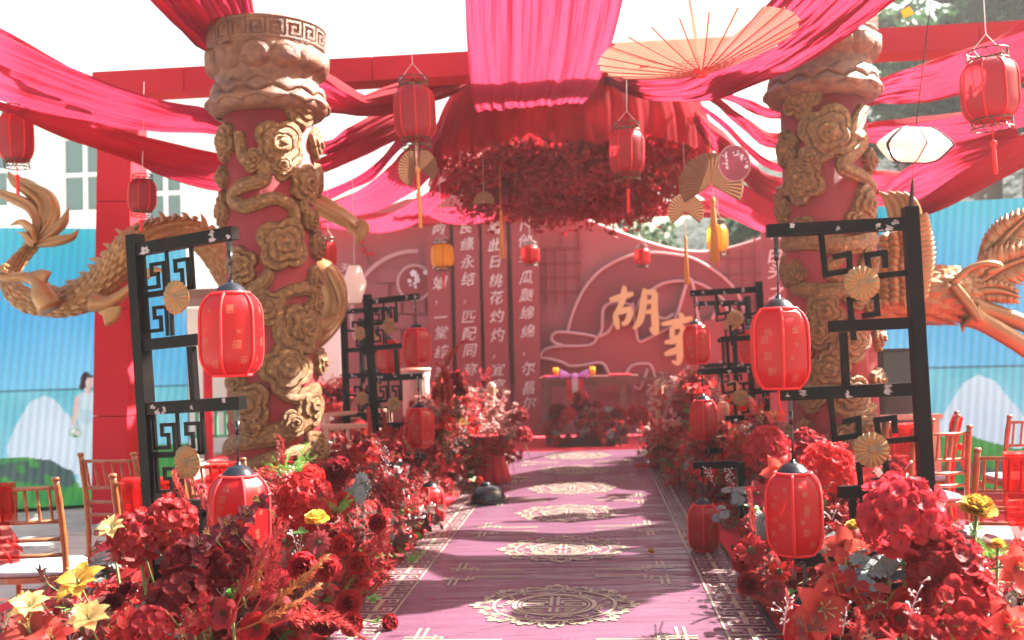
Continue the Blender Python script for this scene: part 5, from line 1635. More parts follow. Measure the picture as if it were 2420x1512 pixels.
def tassel(label, x, y0, y1, Y, w=9):
    a, b = at(x, y0, Y), at(x + 1, y1, Y)
    L_ = a.z - b.z; u = px(Y)
    t = thing('long_tassel', label, 'tassel', a, group='ochre tassels')
    MB().tube([(0, 0, .6), (0, 0, 0)], .003, 5).build('cord', M_gtassel, t)
    mb = MB(); mb.lathe([(0, .02), (w * .35 * u, .01), (w * .45 * u, -.03), (w * .28 * u, -.06), (w * .4 * u, -.1), (w * .85 * u, -L_), (w * .7 * u, -L_ - .002), (0, -L_)], 12, rfn=lambda a_, z: 1 + .12 * math.sin(a_ * 6))
    mb.build('fringe', M_gtassel, t, True)
tassel('ochre tassel hanging before the third calligraphy strip', 1183, 500, 610, 10.4, 8)
tassel('ochre tassel hanging below the small fan', 1619, 560, 672, 9.6, 8)
tassel('ochre tassel hanging below the large fan', 1684, 470, 620, 9.2, 14)

# ---- upside-down paper umbrella
UY = 4.6; u = px(UY)
apex = at(1658, 172, UY)
Rm = Matrix.Rotation(rad(-7.5), 3, 'Y')
t = thing('paper_umbrella', 'upside down pale orange paper umbrella hanging at top right', 'umbrella', apex, Rm.to_euler())
UR, UH, NR = .462, .125, 24
def up(a, v):
    s = math.cos(NR * a) * .5 + .5
    r = UR * v * (1 - .018 * (1 - s) * v)
    z = UH * (v ** 1.25) + .008 * (1 - s) * v
    return (r * math.cos(a), r * math.sin(a), z)
MB().grid(lambda a, v: up(2 * math.pi * a, .03 + .97 * v), 192, 12, True).build('paper', M_paper, t, True)
for k in range(NR):
    a = 2 * math.pi * k / NR
    MB().tube([tuple(np.array(up(a, v)) + np.array((0, 0, -.0035))) for v in (.03, .3, .6, .9, 1.025)], [.0038, .0034, .003, .0028, .0028], 5).build('rib', M_rib, t)
mb = MB()
for ring in range(6):
    v0, v1 = .16 + ring * .035, .195 + ring * .035
    for k in range(NR):
        a0, a1 = 2 * math.pi * k / NR, 2 * math.pi * (k + (1 if ring % 2 else -1) * 1) / NR
        mb.tube([tuple(np.array(up(a0, v0)) + np.array((0, 0, -.006))), tuple(np.array(up((a0 + a1) / 2, (v0 + v1) / 2)) + np.array((0, 0, -.007))), tuple(np.array(up(a1, v1)) + np.array((0, 0, -.006)))], .0012, 4, cap=False)
mb.build('lacing', M_rib, t)
mb = MB()
mb.lathe([(0.0, -.022), (.02, -.02), (.024, 0), (.02, .03), (0, .03)], 12)
for k in range(9):
    a = 2 * math.pi * k / 9
    L_ = .085 if k != 6 else .10
    mb.add([(.02 * math.cos(a - .3), .02 * math.sin(a - .3), -.004), (L_ * .7 * math.cos(a - .22), L_ * .7 * math.sin(a - .22), .008), (L_ * math.cos(a), L_ * math.sin(a), .006 - (.04 if k == 6 else 0)), (L_ * .7 * math.cos(a + .22), L_ * .7 * math.sin(a + .22), .008), (.02 * math.cos(a + .3), .02 * math.sin(a + .3), -.004)], [(0, 1, 2, 3, 4)])
mb.build('crown_cap', M_tassel, t)
MB().tube([(0, 0, 0), (0, 0, .40)], [.007, .007], 8).build('handle', M_paper, t)
MB().tube([(0, 0, .40), (0, 0, .62)], .006, 6).build('rope', M_string, t)
mb = MB()
for (a, v, s) in [(rspin.gauss(1.9, .25), rspin.uniform(.45, .62), rspin.uniform(.006, .016)) for _ in range(22)] + [(rspin.gauss(.95, .3), rspin.uniform(.45, .62), rspin.uniform(.006, .016)) for _ in range(26)] + [(rspin.gauss(3.4, .15), rspin.uniform(.5, .6), .009) for _ in range(8)]:
    c_ = np.array(up(a, v)) + np.array((0, 0, -.0022 - .0006 * rspin.random()))
    mb.add([tuple(c_ + np.array((s * math.cos(q_), s * math.sin(q_), 0.14 * s * (math.cos(q_) * math.cos(a) + math.sin(q_) * math.sin(a))))) for q_ in np.linspace(0, 6.28, 6, endpoint=False)], [(5, 4, 3, 2, 1, 0)])
mb.build('blossom_print', M_tassel, t)

# ================================================================== CHAIRS
def bamboo(mb, a, b, r):
    a, b = Vector(a), Vector(b)
    n = max(2, int((b - a).length / .075))
    path, rs_ = [], []
    for i in range(n + 1):
        p = a.lerp(b, i / n)
        d = (b - a) / n
        for k, q_ in ((-.09, 1), (-.05, 1.22), (.05, 1.22), (.09, 1)):
            if 0 <= i / n + k / n <= 1:
                path.append(p + d * k); rs_.append(r * q_)
    mb.tube(path, rs_, 8)
_cm = {}
def chair_parts():
    W, D, SH, BH = .385, .38, .445, .925
    P_ = []
    for s in (-1, 1):
        mb = MB(); pts = crom([(s * W / 2, -.035, 0), (s * W / 2, .005, .22), (s * W / 2, .012, .45), (s * (W / 2 - .004), -.02, .70), (s * (W / 2 - .012), -.075, BH)], 26)
        mb.tube(pts, [.0165 * (1.16 if i % 5 == 2 else 1) for i in range(26)], 10); mb.lathe([(.020, 0), (.020, .012), (.016, .018), (0, .018)], 10, (s * (W / 2 - .012), -.077, BH - .004))
        P_.append(('back_post', mb.mesh('back_post', M_wood, True)))
        mb = MB(); bamboo(mb, (s * W / 2, D, 0), (s * (W / 2 - .004), D - .01, SH - .03), .0155)
        P_.append(('front_leg', mb.mesh('front_leg', M_wood, True)))
        for z in (.14, .22):
            mb = MB(); mb.tube([(s * W / 2, 0, z), (s * W / 2, D, z)], .009, 8); P_.append(('stretcher', mb.mesh('stretcher', M_wood, True)))
    back = lambda z: float(np.interp(z, [.45, .70, BH], [.012, -.02, -.075]))
    for z in (.885, .715, .625, .545):
        mb = MB(); mb.tube([(-W / 2 + .01, back(z), z), (0, back(z) - .012, z), (W / 2 - .01, back(z), z)], .0105, 8); P_.append(('back_rail', mb.mesh('back_rail', M_wood, True)))
    for i in range(6):
        x = (-.5 + (i + .5) / 6) * (W - .03)
        mb = MB(); bamboo(mb, (x, back(.715) - .010, .715), (x, back(.885) - .010, .885), .0078); P_.append(('spindle', mb.mesh('spindle', M_wood, True)))
    for z in (.16, .25):
        mb = MB(); mb.tube([(-W / 2, D, z), (W / 2, D, z)], .009, 8); P_.append(('stretcher', mb.mesh('stretcher', M_wood, True)))
    def seatfn(h0, h1, g):
        mb = MB()
        out = [((W / 2 + g) * math.copysign(abs(math.cos(t)) ** .5, math.cos(t)), D / 2 + (D / 2 + g) * math.copysign(abs(math.sin(t)) ** .5, math.sin(t))) for t in np.linspace(0, 6.283, 36, endpoint=False)]
        n = len(out)
        vs = [(x, y, h0) for x, y in out] + [(x, y, h1 - .008) for x, y in out] + [(x * .94, D / 2 + (y - D / 2) * .94, h1) for x, y in out]
        mb.add(vs, [tuple(range(n))[::-1], tuple(range(2 * n, 3 * n))] + [(r * n + i, r * n + (i + 1) % n, (r + 1) * n + (i + 1) % n, (r + 1) * n + i) for r in range(2) for i in range(n)])
        return mb
    P_.append(('seat_frame', seatfn(SH - .035, SH, .006).mesh('seat_frame', M_wood)))
    P_.append(('cushion', seatfn(SH, SH + .028, .004).mesh('cushion', M_cush, True)))
    return P_
CH = chair_parts()
def sash_mesh(x0, x1, zlo, seed, front=-1):
    rg = random.Random(seed)
    mb = MB()
    bk = lambda z: float(np.interp(z, [.0, .45, .70, .925], [-.02, .012, -.02, -.075]))
    def fn(u, v):
        z = .905 - (.905 - zlo) * v
        pin = 1 - .45 * math.exp(-((v - .5) / .12) ** 2)
        x = (x0 + x1) / 2 + (x1 - x0) / 2 * (2 * u - 1) * pin * (1 + .25 * max(0, v - .6))
        y = bk(max(z, .45)) - .028 - .02 * max(0, v - .5) + .012 * math.sin(u * 24 + 3 * v + seed) - .01 * math.sin(math.pi * u)
        return (x, y, z)
    mb.grid(fn, 34, 30)
    def fn2(u, v):                                  # the part folded over the top rail and down inside
        z = .908 + .012 * math.sin(math.pi * v) - .28 * max(0, v - .35)
        return ((x0 + x1) / 2 + (x1 - x0) / 2 * (2 * u - 1) * (1 - .1 * v), -.10 + .075 * min(1, v * 1.6) + .01 * math.sin(u * 20), z)
    mb.grid(fn2, 24, 10)
    return mb.mesh('sash', M_sash, True)
def chair(label, post, yaw, side, sash=None):
    """post: seen position of the top of one back post, side -1 left / 1 right"""
    p = on(post[0], post[1], .94)
    off = Matrix.Rotation(yaw, 3, 'Z') @ V(side * .18, -.075, 0)
    t = thing('chiavari_chair', label, 'chair', (p.x - off.x, p.y - off.y, .018), (0, 0, yaw), 'wooden banquet chairs')
    for n, me in CH:
        link(n, me, t)
    if sash:
        link('sash', sash_mesh(*sash), t)
        mb = MB(); 
        for k in range(5):
            a = -2.6 + k * .5
            mb.grid(lambda u_, v_: ((sash[0] + sash[1]) / 2 + (.03 + .12 * v_) * math.cos(a) + .02 * u_, -.08 - .03 * math.sin(3 * v_) - .02 * u_, .68 + (.02 + .10 * v_) * math.sin(a) * (1 + .5 * u_)), 4, 8)
        mb.lathe([(0, -.03), (.028, -.015), (.028, .015), (0, .03)], 9, ((sash[0] + sash[1]) / 2, -.09, .68))
        link('sash_knot', mb.mesh('sash_knot', M_sash, True), t)
chair('wooden chair with red tulle sash at the far left front', (131, 1135), rad(8), 1, (-.19, -.02, .52, 1))
chair('bare wooden chair in front of the red pillar', (191, 1076), rad(-6), -1)
chair('wooden chair with red sash behind the front left stand', (267, 1127), rad(-4), -1, (-.13, .17, .12, 3))
chair('wooden chair seen through the lower fret of the front left stand', (440, 1088), rad(-10), -1, (-.05, .14, .2, 4))
chair('wooden chair with flowing red sash at the right edge', (2309, 1066), rad(-4), -1, (-.06, .17, .02, 5))
chair('wooden chair turned sideways with red sash before the right screen', (2262, 984), rad(72), -1, (-.10, .10, .05, 6))
chair('wooden chair partly cut off by the right edge farther back', (2385, 986), rad(6), -1, (-.02, .19, .1, 7))
chair('dim wooden chair behind the yellow flower at right', (2290, 1010), rad(10), 1)
chair('wooden chair behind the pale lattice fence at right', (2098, 1000), rad(20), -1, (-.15, .15, .2, 8))

# ================================================================== LATTICE FENCES, POSTS, TABLE, SMALL THINGS
def fence(label, x0, y0, x1, Y, H, nv, nh, turn=0.0):
    a, b_ = at(x0, y0, Y), at(x1, y0, Y)
    Lf = abs(b_.x - a.x)
    t = thing('lattice_fence', label, 'fence', (a.x, Y, .018), (0, 0, turn), 'pale wooden lattice fences')
    for x in (0, Lf):
        MB().box((x, 0, H / 2), (.06, .06, H)).build('post', M_bwood, t)
    MB().box((Lf / 2, 0, H + .02), (Lf + .12, .075, .04)).build('top_rail', M_bwood, t)
    for j in range(nh):
        z = H * (.12 + .70 * j / (nh - 1))
        MB().box((Lf / 2, 0, z), (Lf - .062, .035, .035)).build('crossbar', M_bwood, t)
    for i in range(nv):
        x = Lf * (i + 1) / (nv + 1)
        MB().box((x, .002, H * .48), (.035, .03, H * .74)).build('upright', M_bwood, t)
fence('pale lattice fence right of the left column', 770, 985, 960, 9.9, .78, 4, 4)
fence('pale lattice fence receding behind the left lantern stand', 770, 985, 960, 11.2, .82, 5, 4, .9)
fence('pale lattice fence beyond the front right stand pole', 2070, 992, 2207, 8.3, .86, 2, 5)
fence('wooden lattice fence behind the second right stand', 1690, 985, 1790, 10.6, .76, 3, 4)
fence('wooden lattice fence farther back at right', 1560, 930, 1680, 13.6, .95, 3, 3)
fence('wooden lattice fence farther back at left', 1090, 935, 1165, 13.8, .95, 2, 3)
for (x, y0, Y, lab) in ((1160, 912, 13.2, 'turned pale wooden post among the far left flowers'), (1556, 905, 13.2, 'turned pale wooden post among the far right flowers'), (1708, 960, 9.9, 'tall wooden post beside the lower right lantern')):
    p = at(x, y0, Y)
    t = thing('turned_post', lab, 'post', (p.x, Y, .018))
    MB().lathe([(.05, 0), (.05, p.z - .25), (.038, p.z - .22), (.055, p.z - .18), (.055, p.z - .05), (.06, p.z - .04), (.06, p.z)], 14).build('shaft', M_bwood, t, True)
    MB().lathe([(.0, p.z + .035), (.045, p.z + .02), (.05, p.z + .001)][::-1], 14).build('finial', M_bwood, t, True)
p = at(985, 990, 13.5)
t = thing('white_pedestal', 'pleated white pedestal under the second left lantern', 'pedestal', (p.x, 13.5, .018))
zt = at(985, 880, 13.5).z
MB().lathe([(.19, 0), (.175, zt * .9), (.19, zt * .95), (.19, zt)], 60, rfn=lambda a, z: 1 + .03 * math.cos(a * 20)).build('drapery', mat('dim_pleated_cloth', (.34, .27, .24), .8), t, True)
MB().lathe([(.205, zt + .002), (.205, zt + .04)], 30).build('top', M_bwood, t, True)

# altar table
TY = 16.2
a, b_ = at(1282, 893, TY), at(1500, 890, TY)
TH = a.z
t = thing('altar_table', 'dark wooden altar table in front of the backdrop', 'table', ((a.x + b_.x) / 2, TY, .018))
TW = b_.x - a.x
MB().box((0, 0, TH - .03), (TW + .1, .6, .05)).build('top', M_dkwood, t)
MB().box((0, -.24, TH - .11), (TW, .03, .1)).build('apron', M_dkwood, t)
for x in (-TW / 2 + .08, TW / 2 - .2):
    for y in (-.24, .24):
        MB().box((x, y, TH / 2 - .03), (.09, .07, TH - .06)).build('leg', M_dkwood, t)
for xx in (-.55, -.15, .5):
    MB().box((xx, -.05, TH + .008), (.34, .5, .02)).build('red_mat', M_wrap, t)
for x, lab in ((1314, 'left amber candle cup on the altar table'), (1400, 'right amber candle cup on the altar table')):
    p = at(x, 880, TY)
    tt = thing('candle_cup', lab, 'candle', (p.x, TY - .12, .018 + TH + .018), group='amber candle cups')
    MB().lathe([(.04, 0), (.045, .12), (.04, .125), (.035, .03), (0, .03)], 14).build('cup', M_yel, tt, True)
    MB().lathe([(.032, .032), (.03, .09), (0, .09)], 12).build('wax', M_white, tt, True)
p = at(1358, 885, TY)
tt = thing('lilac_bow', 'lilac cloth bow with hanging red and grey scroll on the altar table', 'bow', (p.x, TY - .36, .018 + TH))
tt.scale = (.8, .8, .8)
for s in (-1, 1):
    MB().grid(lambda u_, v_: (s * (.02 + .26 * math.sin(math.pi * v_ * .9)), -.03 + .05 * math.cos(2 * math.pi * u_) * math.sin(math.pi * v_), .02 + .09 * math.sin(2 * math.pi * u_) * math.sin(math.pi * v_) + .05 * math.sin(2 * v_) + .01 * math.sin(v_ * 30)), 18, 16, True).build('loop', M_purple, tt, True)
MB().grid(lambda u_, v_: (-.5 * v_ - .05, -.03 + .02 * math.sin(u_ * 6), .03 - .03 * v_ + .04 * (u_ - .5)), 6, 12).build('tail', M_purple, tt, True)
MB().lathe([(0, -.07), (.06, -.04), (.07, .0), (.06, .05), (0, .08)], 12, (0, -.03, 0)).build('knot', M_purple, tt, True)
for x, m, w in ((-.11, M_wrap, .05), (0, M_grey, .075), (.12, M_wrap, .05)):
    L_ = .62 if m is M_grey else .5
    MB().add([(x - w, -.05, -.05), (x + w, -.05, -.05), (x * .8 + w, -.05, -L_), (x * .8, -.05, -L_ - .08), (x * .8 - w, -.05, -L_), (x - w, -.04, -.05), (x + w, -.04, -.05), (x * .8 + w, -.04, -L_), (x * .8, -.04, -L_ - .08), (x * .8 - w, -.04, -L_)],
             [(0, 1, 2, 3, 4), (9, 8, 7, 6, 5), (0, 5, 6, 1), (1, 6, 7, 2), (2, 7, 8, 3), (3, 8, 9, 4), (4, 9, 5, 0)]).build('ribbon', m, tt)
# floor lamp dome, draped stool, loudspeaker
p = on(1153, 1190, .02)
t = thing('floor_spotlight', 'black dome spotlight lying at the runner edge', 'spotlight', (p.x, p.y, .03), (0, rad(4), .4))
MB().lathe([(.175, 0), (.18, .02), (.17, .07), (.14, .125), (.09, .16), (.03, .175), (0, .176)], 30).build('dome', M_blackgloss, t, True)
MB().lathe([(.06, .15), (.055, .19), (.04, .20), (0, .2)], 16, (-.03, .02, 0)).build('knob', M_cap, t, True)
MB().tube([(.16, 0, .02), (.26, -.04, .006), (.34, .02, .006), (.42, .0, .006)], .006, 6).build('cable', M_blackgloss, t, True)
p = on(1165, 1140, .02)
t = thing('draped_stool', 'red draped stool at the left edge of the runner', 'stool', (p.x - .02, p.y, .03))
zt = at(1165, 1036, p.y).z
MB().lathe([(.23, 0), (.20, .1), (.16, zt * .55), (.155, zt * .75), (.21, zt - .03), (.215, zt - .02)], 64, rfn=lambda a, z: 1 + .05 * math.cos(a * 11 + 2 * z) * (1.1 - z / zt)).build('drape', M_wrap, t, True)
MB().lathe([(.22, zt - .019), (.225, zt), (.21, zt + .01), (0, zt + .012)], 40).build('top', M_wrap, t, True)
p = at(2120, 985, 9.4)
t = thing('loudspeaker', 'tall black loudspeaker behind the front right stand', 'loudspeaker', (p.x - .02, 9.4, .018))
hz = at(2120, 828, 9.4).z
MB().box((0, 0, hz / 2 + .1), (.3, .3, hz - .2)).build('cabinet', M_speaker, t)
MB().box((0, -.156, hz / 2 + .1), (.26, .01, hz - .26)).build('grille', M_blackgloss, t)

# ================================================================== FLOWERS
def petal_mat(name, c, t=None, rough=.6, f=.35):
    t = t or tuple(min(1, x * 1.5 + .01) for x in c)
    m = mat(name, c, rough, trans=(t, f), col2=tuple(x * .6 for x in c), vscale=9, ramp=(.3, .75), spec=.25, bump=(60, .25, .004))
    N, Lk = m.node_tree.nodes, m.node_tree.links
    oi = N.new('ShaderNodeObjectInfo')
    mr = N.new('ShaderNodeMapRange')
    mr.inputs['To Min'].default_value, mr.inputs['To Max'].default_value = .58, 1.2
    Lk.new(oi.outputs['Random'], mr.inputs['Value'])
    cr = [n for n in N if n.type == 'VALTORGB'][0]
    tr = [n for n in N if n.type == 'BSDF_TRANSLUCENT'][0]
    tr_col = tuple(tr.inputs['Color'].default_value)
    for src, dst in ((cr.outputs['Color'], N['Principled BSDF'].inputs['Base Color']), (tr_col, tr.inputs['Color'])):
        hs = N.new('ShaderNodeHueSaturation')
        mh = N.new('ShaderNodeMapRange')
        mh.inputs['To Min'].default_value, mh.inputs['To Max'].default_value = .504, .498
        ml = N.new('ShaderNodeMath'); ml.operation = 'FRACT'
        mm = N.new('ShaderNodeMath'); mm.operation = 'MULTIPLY'; mm.inputs[1].default_value = 7.3
        Lk.new(oi.outputs['Random'], mm.inputs[0]); Lk.new(mm.outputs[0], ml.inputs[0]); Lk.new(ml.outputs[0], mh.inputs['Value'])
        Lk.new(mh.outputs[0], hs.inputs['Hue'])
        Lk.new(mr.outputs[0], hs.inputs['Value'])
        hs.inputs['Saturation'].default_value = .97
        if isinstance(src, tuple): hs.inputs['Color'].default_value = src
        else: Lk.new(src, hs.inputs['Color'])
        Lk.new(hs.outputs[0], dst)
    return m
F_red = petal_mat('petal_scarlet', (0.46, 0.006, 0.014))
F_dk = petal_mat('petal_burgundy', (0.17, 0.003, 0.010))
F_mid = petal_mat('petal_crimson', (0.30, 0.006, 0.014))
F_rose = petal_mat('petal_dusty_rose', (0.32, 0.035, 0.052))
F_coral = petal_mat('petal_coral', (0.52, 0.045, 0.036), f=.4)
F_yel = petal_mat('petal_yellow', (0.66, 0.36, 0.035), (0.7, .4, .05), f=.4)
F_cream = petal_mat('petal_cream', (0.60, 0.43, 0.16), (0.7, .5, .2), f=.4)
F_wine = petal_mat('petal_wine', (0.13, 0.006, 0.018))
F_pink = petal_mat('petal_pale_pink', (0.52, 0.22, 0.20))
F_stem = mat('stem_green', (0.10, 0.13, 0.035), .6)
F_leaf = mat('leaf_green', (0.06, 0.16, 0.03), .5, trans=((.12, .3, .05), .35), col2=(.09, .2, .04), vscale=8)
F_silver = mat('leaf_silver', (0.15, 0.155, 0.15), .7, col2=(.10, .108, .105), vscale=12)
F_maple = petal_mat('leaf_maple_red', (0.30, 0.008, 0.012), f=.45)
F_bronze = petal_mat('leaf_bronze', (0.13, 0.035, 0.03))
F_cent = mat('flower_centre_dark', (0.05, 0.03, 0.012), .8, col2=(.16, .11, .03), vscale=60, ramp=(.4, .6), bump=(150, 1, .01))
F_plume = petal_mat('plume_red', (0.38, 0.03, 0.03), f=.3)
F_gplume = petal_mat('plume_gold', (0.36, 0.12, 0.035), f=.3)
F_berry = mat('white_berry', (.78, .74, .72), .5)
F_twig = mat('pale_twig', (.42, .30, .30), .8)
F_fern = mat('fern_green', (.07, .20, .03), .6, trans=((.15, .38, .06), .4), col2=(.12, .26, .05), vscale=6)

def petal(mb, Mx, L, W, curl=.5, cup=.15, tip='round', nl=5, nw=3, ruff=0.0, rg=None, base=.25):
    """petal lying along +X of Mx, rising by curl (rad over its length)"""
    vs = []
    for i in range(nl):
        t = i / (nl - 1)
        if tip == 'round':
            w = W * (base + (1 - base) * math.sin(math.pi * min(1, t * .62 + .0))) * (1 if t < .8 else (1 - ((t - .8) / .2) ** 2 * .55))
        elif tip == 'point':
            w = W * (base * (1 - t) + math.sin(math.pi * (t * .92 + .08)) ** .8) + .0004
        else:
            w = W * (base + (1 - base) * t ** .7)
        a = curl * t
        x = L * (math.sin(a) / curl if abs(curl) > 1e-3 else t) if False else L * t * math.cos(a * .5)
        z = L * t * math.sin(a * .5)
        for j in range(nw):
            s = -1 + 2 * j / (nw - 1)
            dz = cup * W * (s * s) + (ruff * L * t * math.sin(7 * s + (rg.uniform(0, 6) if rg else 0)) if ruff else 0)
            xx = x - (.10 * L * s * s if i == nl - 1 else 0)
            vs.append(Mx @ V(xx, w * s, z + dz))
    mb.add(vs, [(i * nw + j, i * nw + j + 1, (i + 1) * nw + j + 1, (i + 1) * nw + j) for i in range(nl - 1) for j in range(nw - 1)])
def RM(az, el, off=V(0, 0, 0), roll=0):
    m = Matrix.Rotation(az, 4, 'Z') @ Matrix.Rotation(-el, 4, 'Y') @ Matrix.Rotation(roll, 4, 'X')
    m.translation = off
    return m
def stemtube(mb, L, r=.02, mi=1):
    o = mb.mi; mb.mi = mi
    mb.tube([(0, 0, 0), (.03 * L, .02 * L, -L * .5), (0, 0, -L)], r, 5)
    mb.mi = o
def hydrangea(seed, m, n=84):
    rg = random.Random(seed)
    mb = MB()
    for i in range(n):
        z = 1 - 1.55 * (i + .5) / n
        a = i * 2.39996 + rg.uniform(-.2, .2)
        r = math.sqrt(max(0, 1 - z * z))
        nrm = V(r * math.cos(a), r * math.sin(a), z)
        c = nrm * rg.uniform(.78, 1.02)
        q_ = (nrm + V(rg.uniform(-.35, .35), rg.uniform(-.35, .35), rg.uniform(-.35, .35))).to_track_quat('Z', 'Y').to_matrix().to_4x4()
        q_.translation = c
        ro = rg.uniform(0, 6)
        s = rg.uniform(.85, 1.15)
        for k in range(4):
            petal(mb, q_ @ RM(ro + k * math.pi / 2, .15 + rg.uniform(-.1, .25)), .27 * s, .155 * s, .35, .25, 'round', 4, 3, base=.3)
        mb.mi = 1
        mb.lathe([(.03, 0), (.02, .03), (0, .035)], 5, tuple(c + nrm * .015))
        mb.mi = 0
    stemtube(mb, 2.6, .05, 2)
    return mb.mesh('hydrangea', [m, F_wine, F_stem], True)
def ruffled(seed, m, layers=5, n=11, ruff=.10, flatn=1.0, name='carnation'):
    rg = random.Random(seed)
    mb = MB()
    for l in range(layers):
        el = .12 + flatn * l / (layers - 1) * 1.25
        for k in range(max(4, n - l)):
            petal(mb, RM(2 * math.pi * (k + .5 * (l % 2)) / max(4, n - l) + rg.uniform(-.15, .15), el + rg.uniform(-.1, .1), V(0, 0, -.15 + .03 * l)), rg.uniform(.85, 1.05) * (1 - .06 * l), .40, rg.uniform(.1, .7), .12, 'fan', 5, 5, ruff, rg, .2)
    mb.mi = 1
    mb.lathe([(0, -.45), (.12, -.42), (.2, -.25), (.16, -.1), (0, -.05)], 8)
    stemtube(mb, 3.0, .045, 1)
    return mb.mesh(name, [m, F_stem], True)
def rose(seed, m):
    rg = random.Random(seed)
    mb = MB()
    for l, (el, n, L, W) in enumerate(((.10, 6, 1.0, .50), (.45, 6, .95, .50), (.8, 5, .88, .48), (1.05, 5, .78, .44), (1.25, 4, .66, .36), (1.42, 3, .55, .28))):
        for k in range(n):
            petal(mb, RM(2 * math.pi * k / n + l * .7 + rg.uniform(-.1, .1), el, V(0, 0, -.12 + .02 * l)), L, W, .75 if l < 2 else .35, .42, 'round', 6, 5, .02, rg, .4)
    mb.mi = 1
    mb.lathe([(0, -.4), (.14, -.36), (.22, -.2), (.14, -.08), (0, -.05)], 8)
    for k in range(5):
        petal(mb, RM(k * 1.257, .1, V(0, 0, -.2)), .6, .1, .3, .1, 'point', 4, 3)
    stemtube(mb, 3.0, .05, 1)
    return mb.mesh('rose', [m, F_stem], True)
def daisy(seed, m, n=14, wid=.17, tip='round', name='daisy', cr=.26):
    rg = random.Random(seed)
    mb = MB()
    for k in range(n):
        petal(mb, RM(2 * math.pi * k / n + rg.uniform(-.06, .06), rg.uniform(-.12, .2)), 1.0, wid, rg.uniform(-.3, .3), .2, tip, 5, 3, base=.35)
    mb.mi = 1
    mb.lathe([(cr, -.02), (cr, .08), (cr * .7, .16), (0, .19)], 14)
    mb.mi = 2
    stemtube(mb, 3.0, .045, 2)
    return mb.mesh(name, [m, F_cent, F_stem], True)
def anemone(seed, m):
    rg = random.Random(seed)
    mb = MB()
    for l, n in ((0, 5), (1, 4)):
        for k in range(n):
            petal(mb, RM(2 * math.pi * k / n + l * .5, .18 + .3 * l, V(0, 0, .03 * l)), 1.0 - .1 * l, .52, .6, .3, 'round', 6, 5, .035, rg, .35)
    mb.mi = 1
    mb.lathe([(.18, 0), (.18, .1), (.1, .2), (0, .22)], 12)
    for k in range(22):
        a = k * .2856
        mb.tube([(0, 0, .08), (.3 * math.cos(a), .3 * math.sin(a), .2), (.38 * math.cos(a), .38 * math.sin(a), .3)], .014, 3)
    mb.mi = 2
    stemtube(mb, 2.6, .05, 2)
    return mb.mesh('anemone', [m, F_cent, F_stem], True)
def lily(seed, m, n=6, name='lily'):
    rg = random.Random(seed)
    mb = MB()
    for k in range(n):
        petal(mb, RM(2 * math.pi * k / n + rg.uniform(-.15, .15), .75 + .25 * (k % 2), V(0, 0, -.45)), 1.35 * rg.uniform(.9, 1.1), .34, -1.0 - rg.uniform(0, .6), .30, 'point', 8, 5, .02, rg, .5)
    mb.mi = 1
    for k in range(6):
        a = k * 1.05
        mb.tube([(0, 0, -.3), (.12 * math.cos(a), .12 * math.sin(a), .3), (.3 * math.cos(a), .3 * math.sin(a), .62)], .018, 4)
        mb.tube([(.24 * math.cos(a), .24 * math.sin(a), .62), (.36 * math.cos(a), .36 * math.sin(a), .64)], .03, 5)
    mb.mi = 2
    mb.lathe([(0, -.75), (.1, -.7), (.12, -.5), (.08, -.35), (0, -.3)], 8)
    stemtube(mb, 3.0, .05, 2)
    return mb.mesh(name, [m, F_cream, F_stem], True)
def maple(mb, Mx, s, rg):
    outl = []
    for k in range(5):
        a = (-2 + k) * .72
        l = (1.0, .85, .55)[abs(k - 2)]
        if k: outl.append((.30 * math.cos(a - .36), .30 * math.sin(a - .36)))
        outl += [(.62 * l * math.cos(a - .13), .62 * l * math.sin(a - .13)), (l * math.cos(a), l * math.sin(a)), (.62 * l * math.cos(a + .13), .62 * l * math.sin(a + .13))]
    vs = [Mx @ V(0, 0, 0)] + [Mx @ V(s * x, s * y, -.25 * s * (x * x + y * y) + .06 * s * math.sin(5 * y)) for x, y in outl]
    mb.add(vs, [(0, i, i + 1) for i in range(1, len(outl))])
def leafspray(seed, m, n=15, kind='maple', name='leaf_spray'):
    rg = random.Random(seed)
    mb = MB()
    for b in range(4):
        a = b * 1.57 + rg.uniform(-.5, .5)
        tip = V(.55 * math.cos(a), .55 * math.sin(a), rg.uniform(.7, 1.2))
        mid = tip * .5 + V(0, 0, .1)
        mb.mi = 1
        mb.tube([(0, 0, -1.0), (0, 0, 0), mid, tip], .014, 4)
        mb.mi = 0
        for k in range(n // 3):
            c = V(0, 0, 0).lerp(tip, .25 + .8 * k / (n // 3)) + V(rg.uniform(-.12, .12), rg.uniform(-.12, .12), rg.uniform(-.1, .1))
            Mx = RM(rg.uniform(0, 6.28), rg.uniform(-.5, .6), c, rg.uniform(-.7, .7))
            if kind == 'maple':
                maple(mb, Mx, rg.uniform(.26, .42), rg)
            elif kind == 'floret':
                for q_ in range(5):
                    petal(mb, Mx @ RM(q_ * 1.257, .35), .17, .075, .3, .2, 'round', 4, 3)
            elif kind == 'oval':
                petal(mb, Mx, rg.uniform(.35, .6), .13, -.4, .2, 'point', 5, 3)
            elif kind == 'lobed':
                for q_ in range(7):
                    w_ = (-3 + q_) * .45
                    petal(mb, Mx @ RM(w_, 0), .5 * math.cos(w_ * .6), .09, -.4, .2, 'round', 4, 3)
    return mb.mesh(name, [m, F_stem], False)
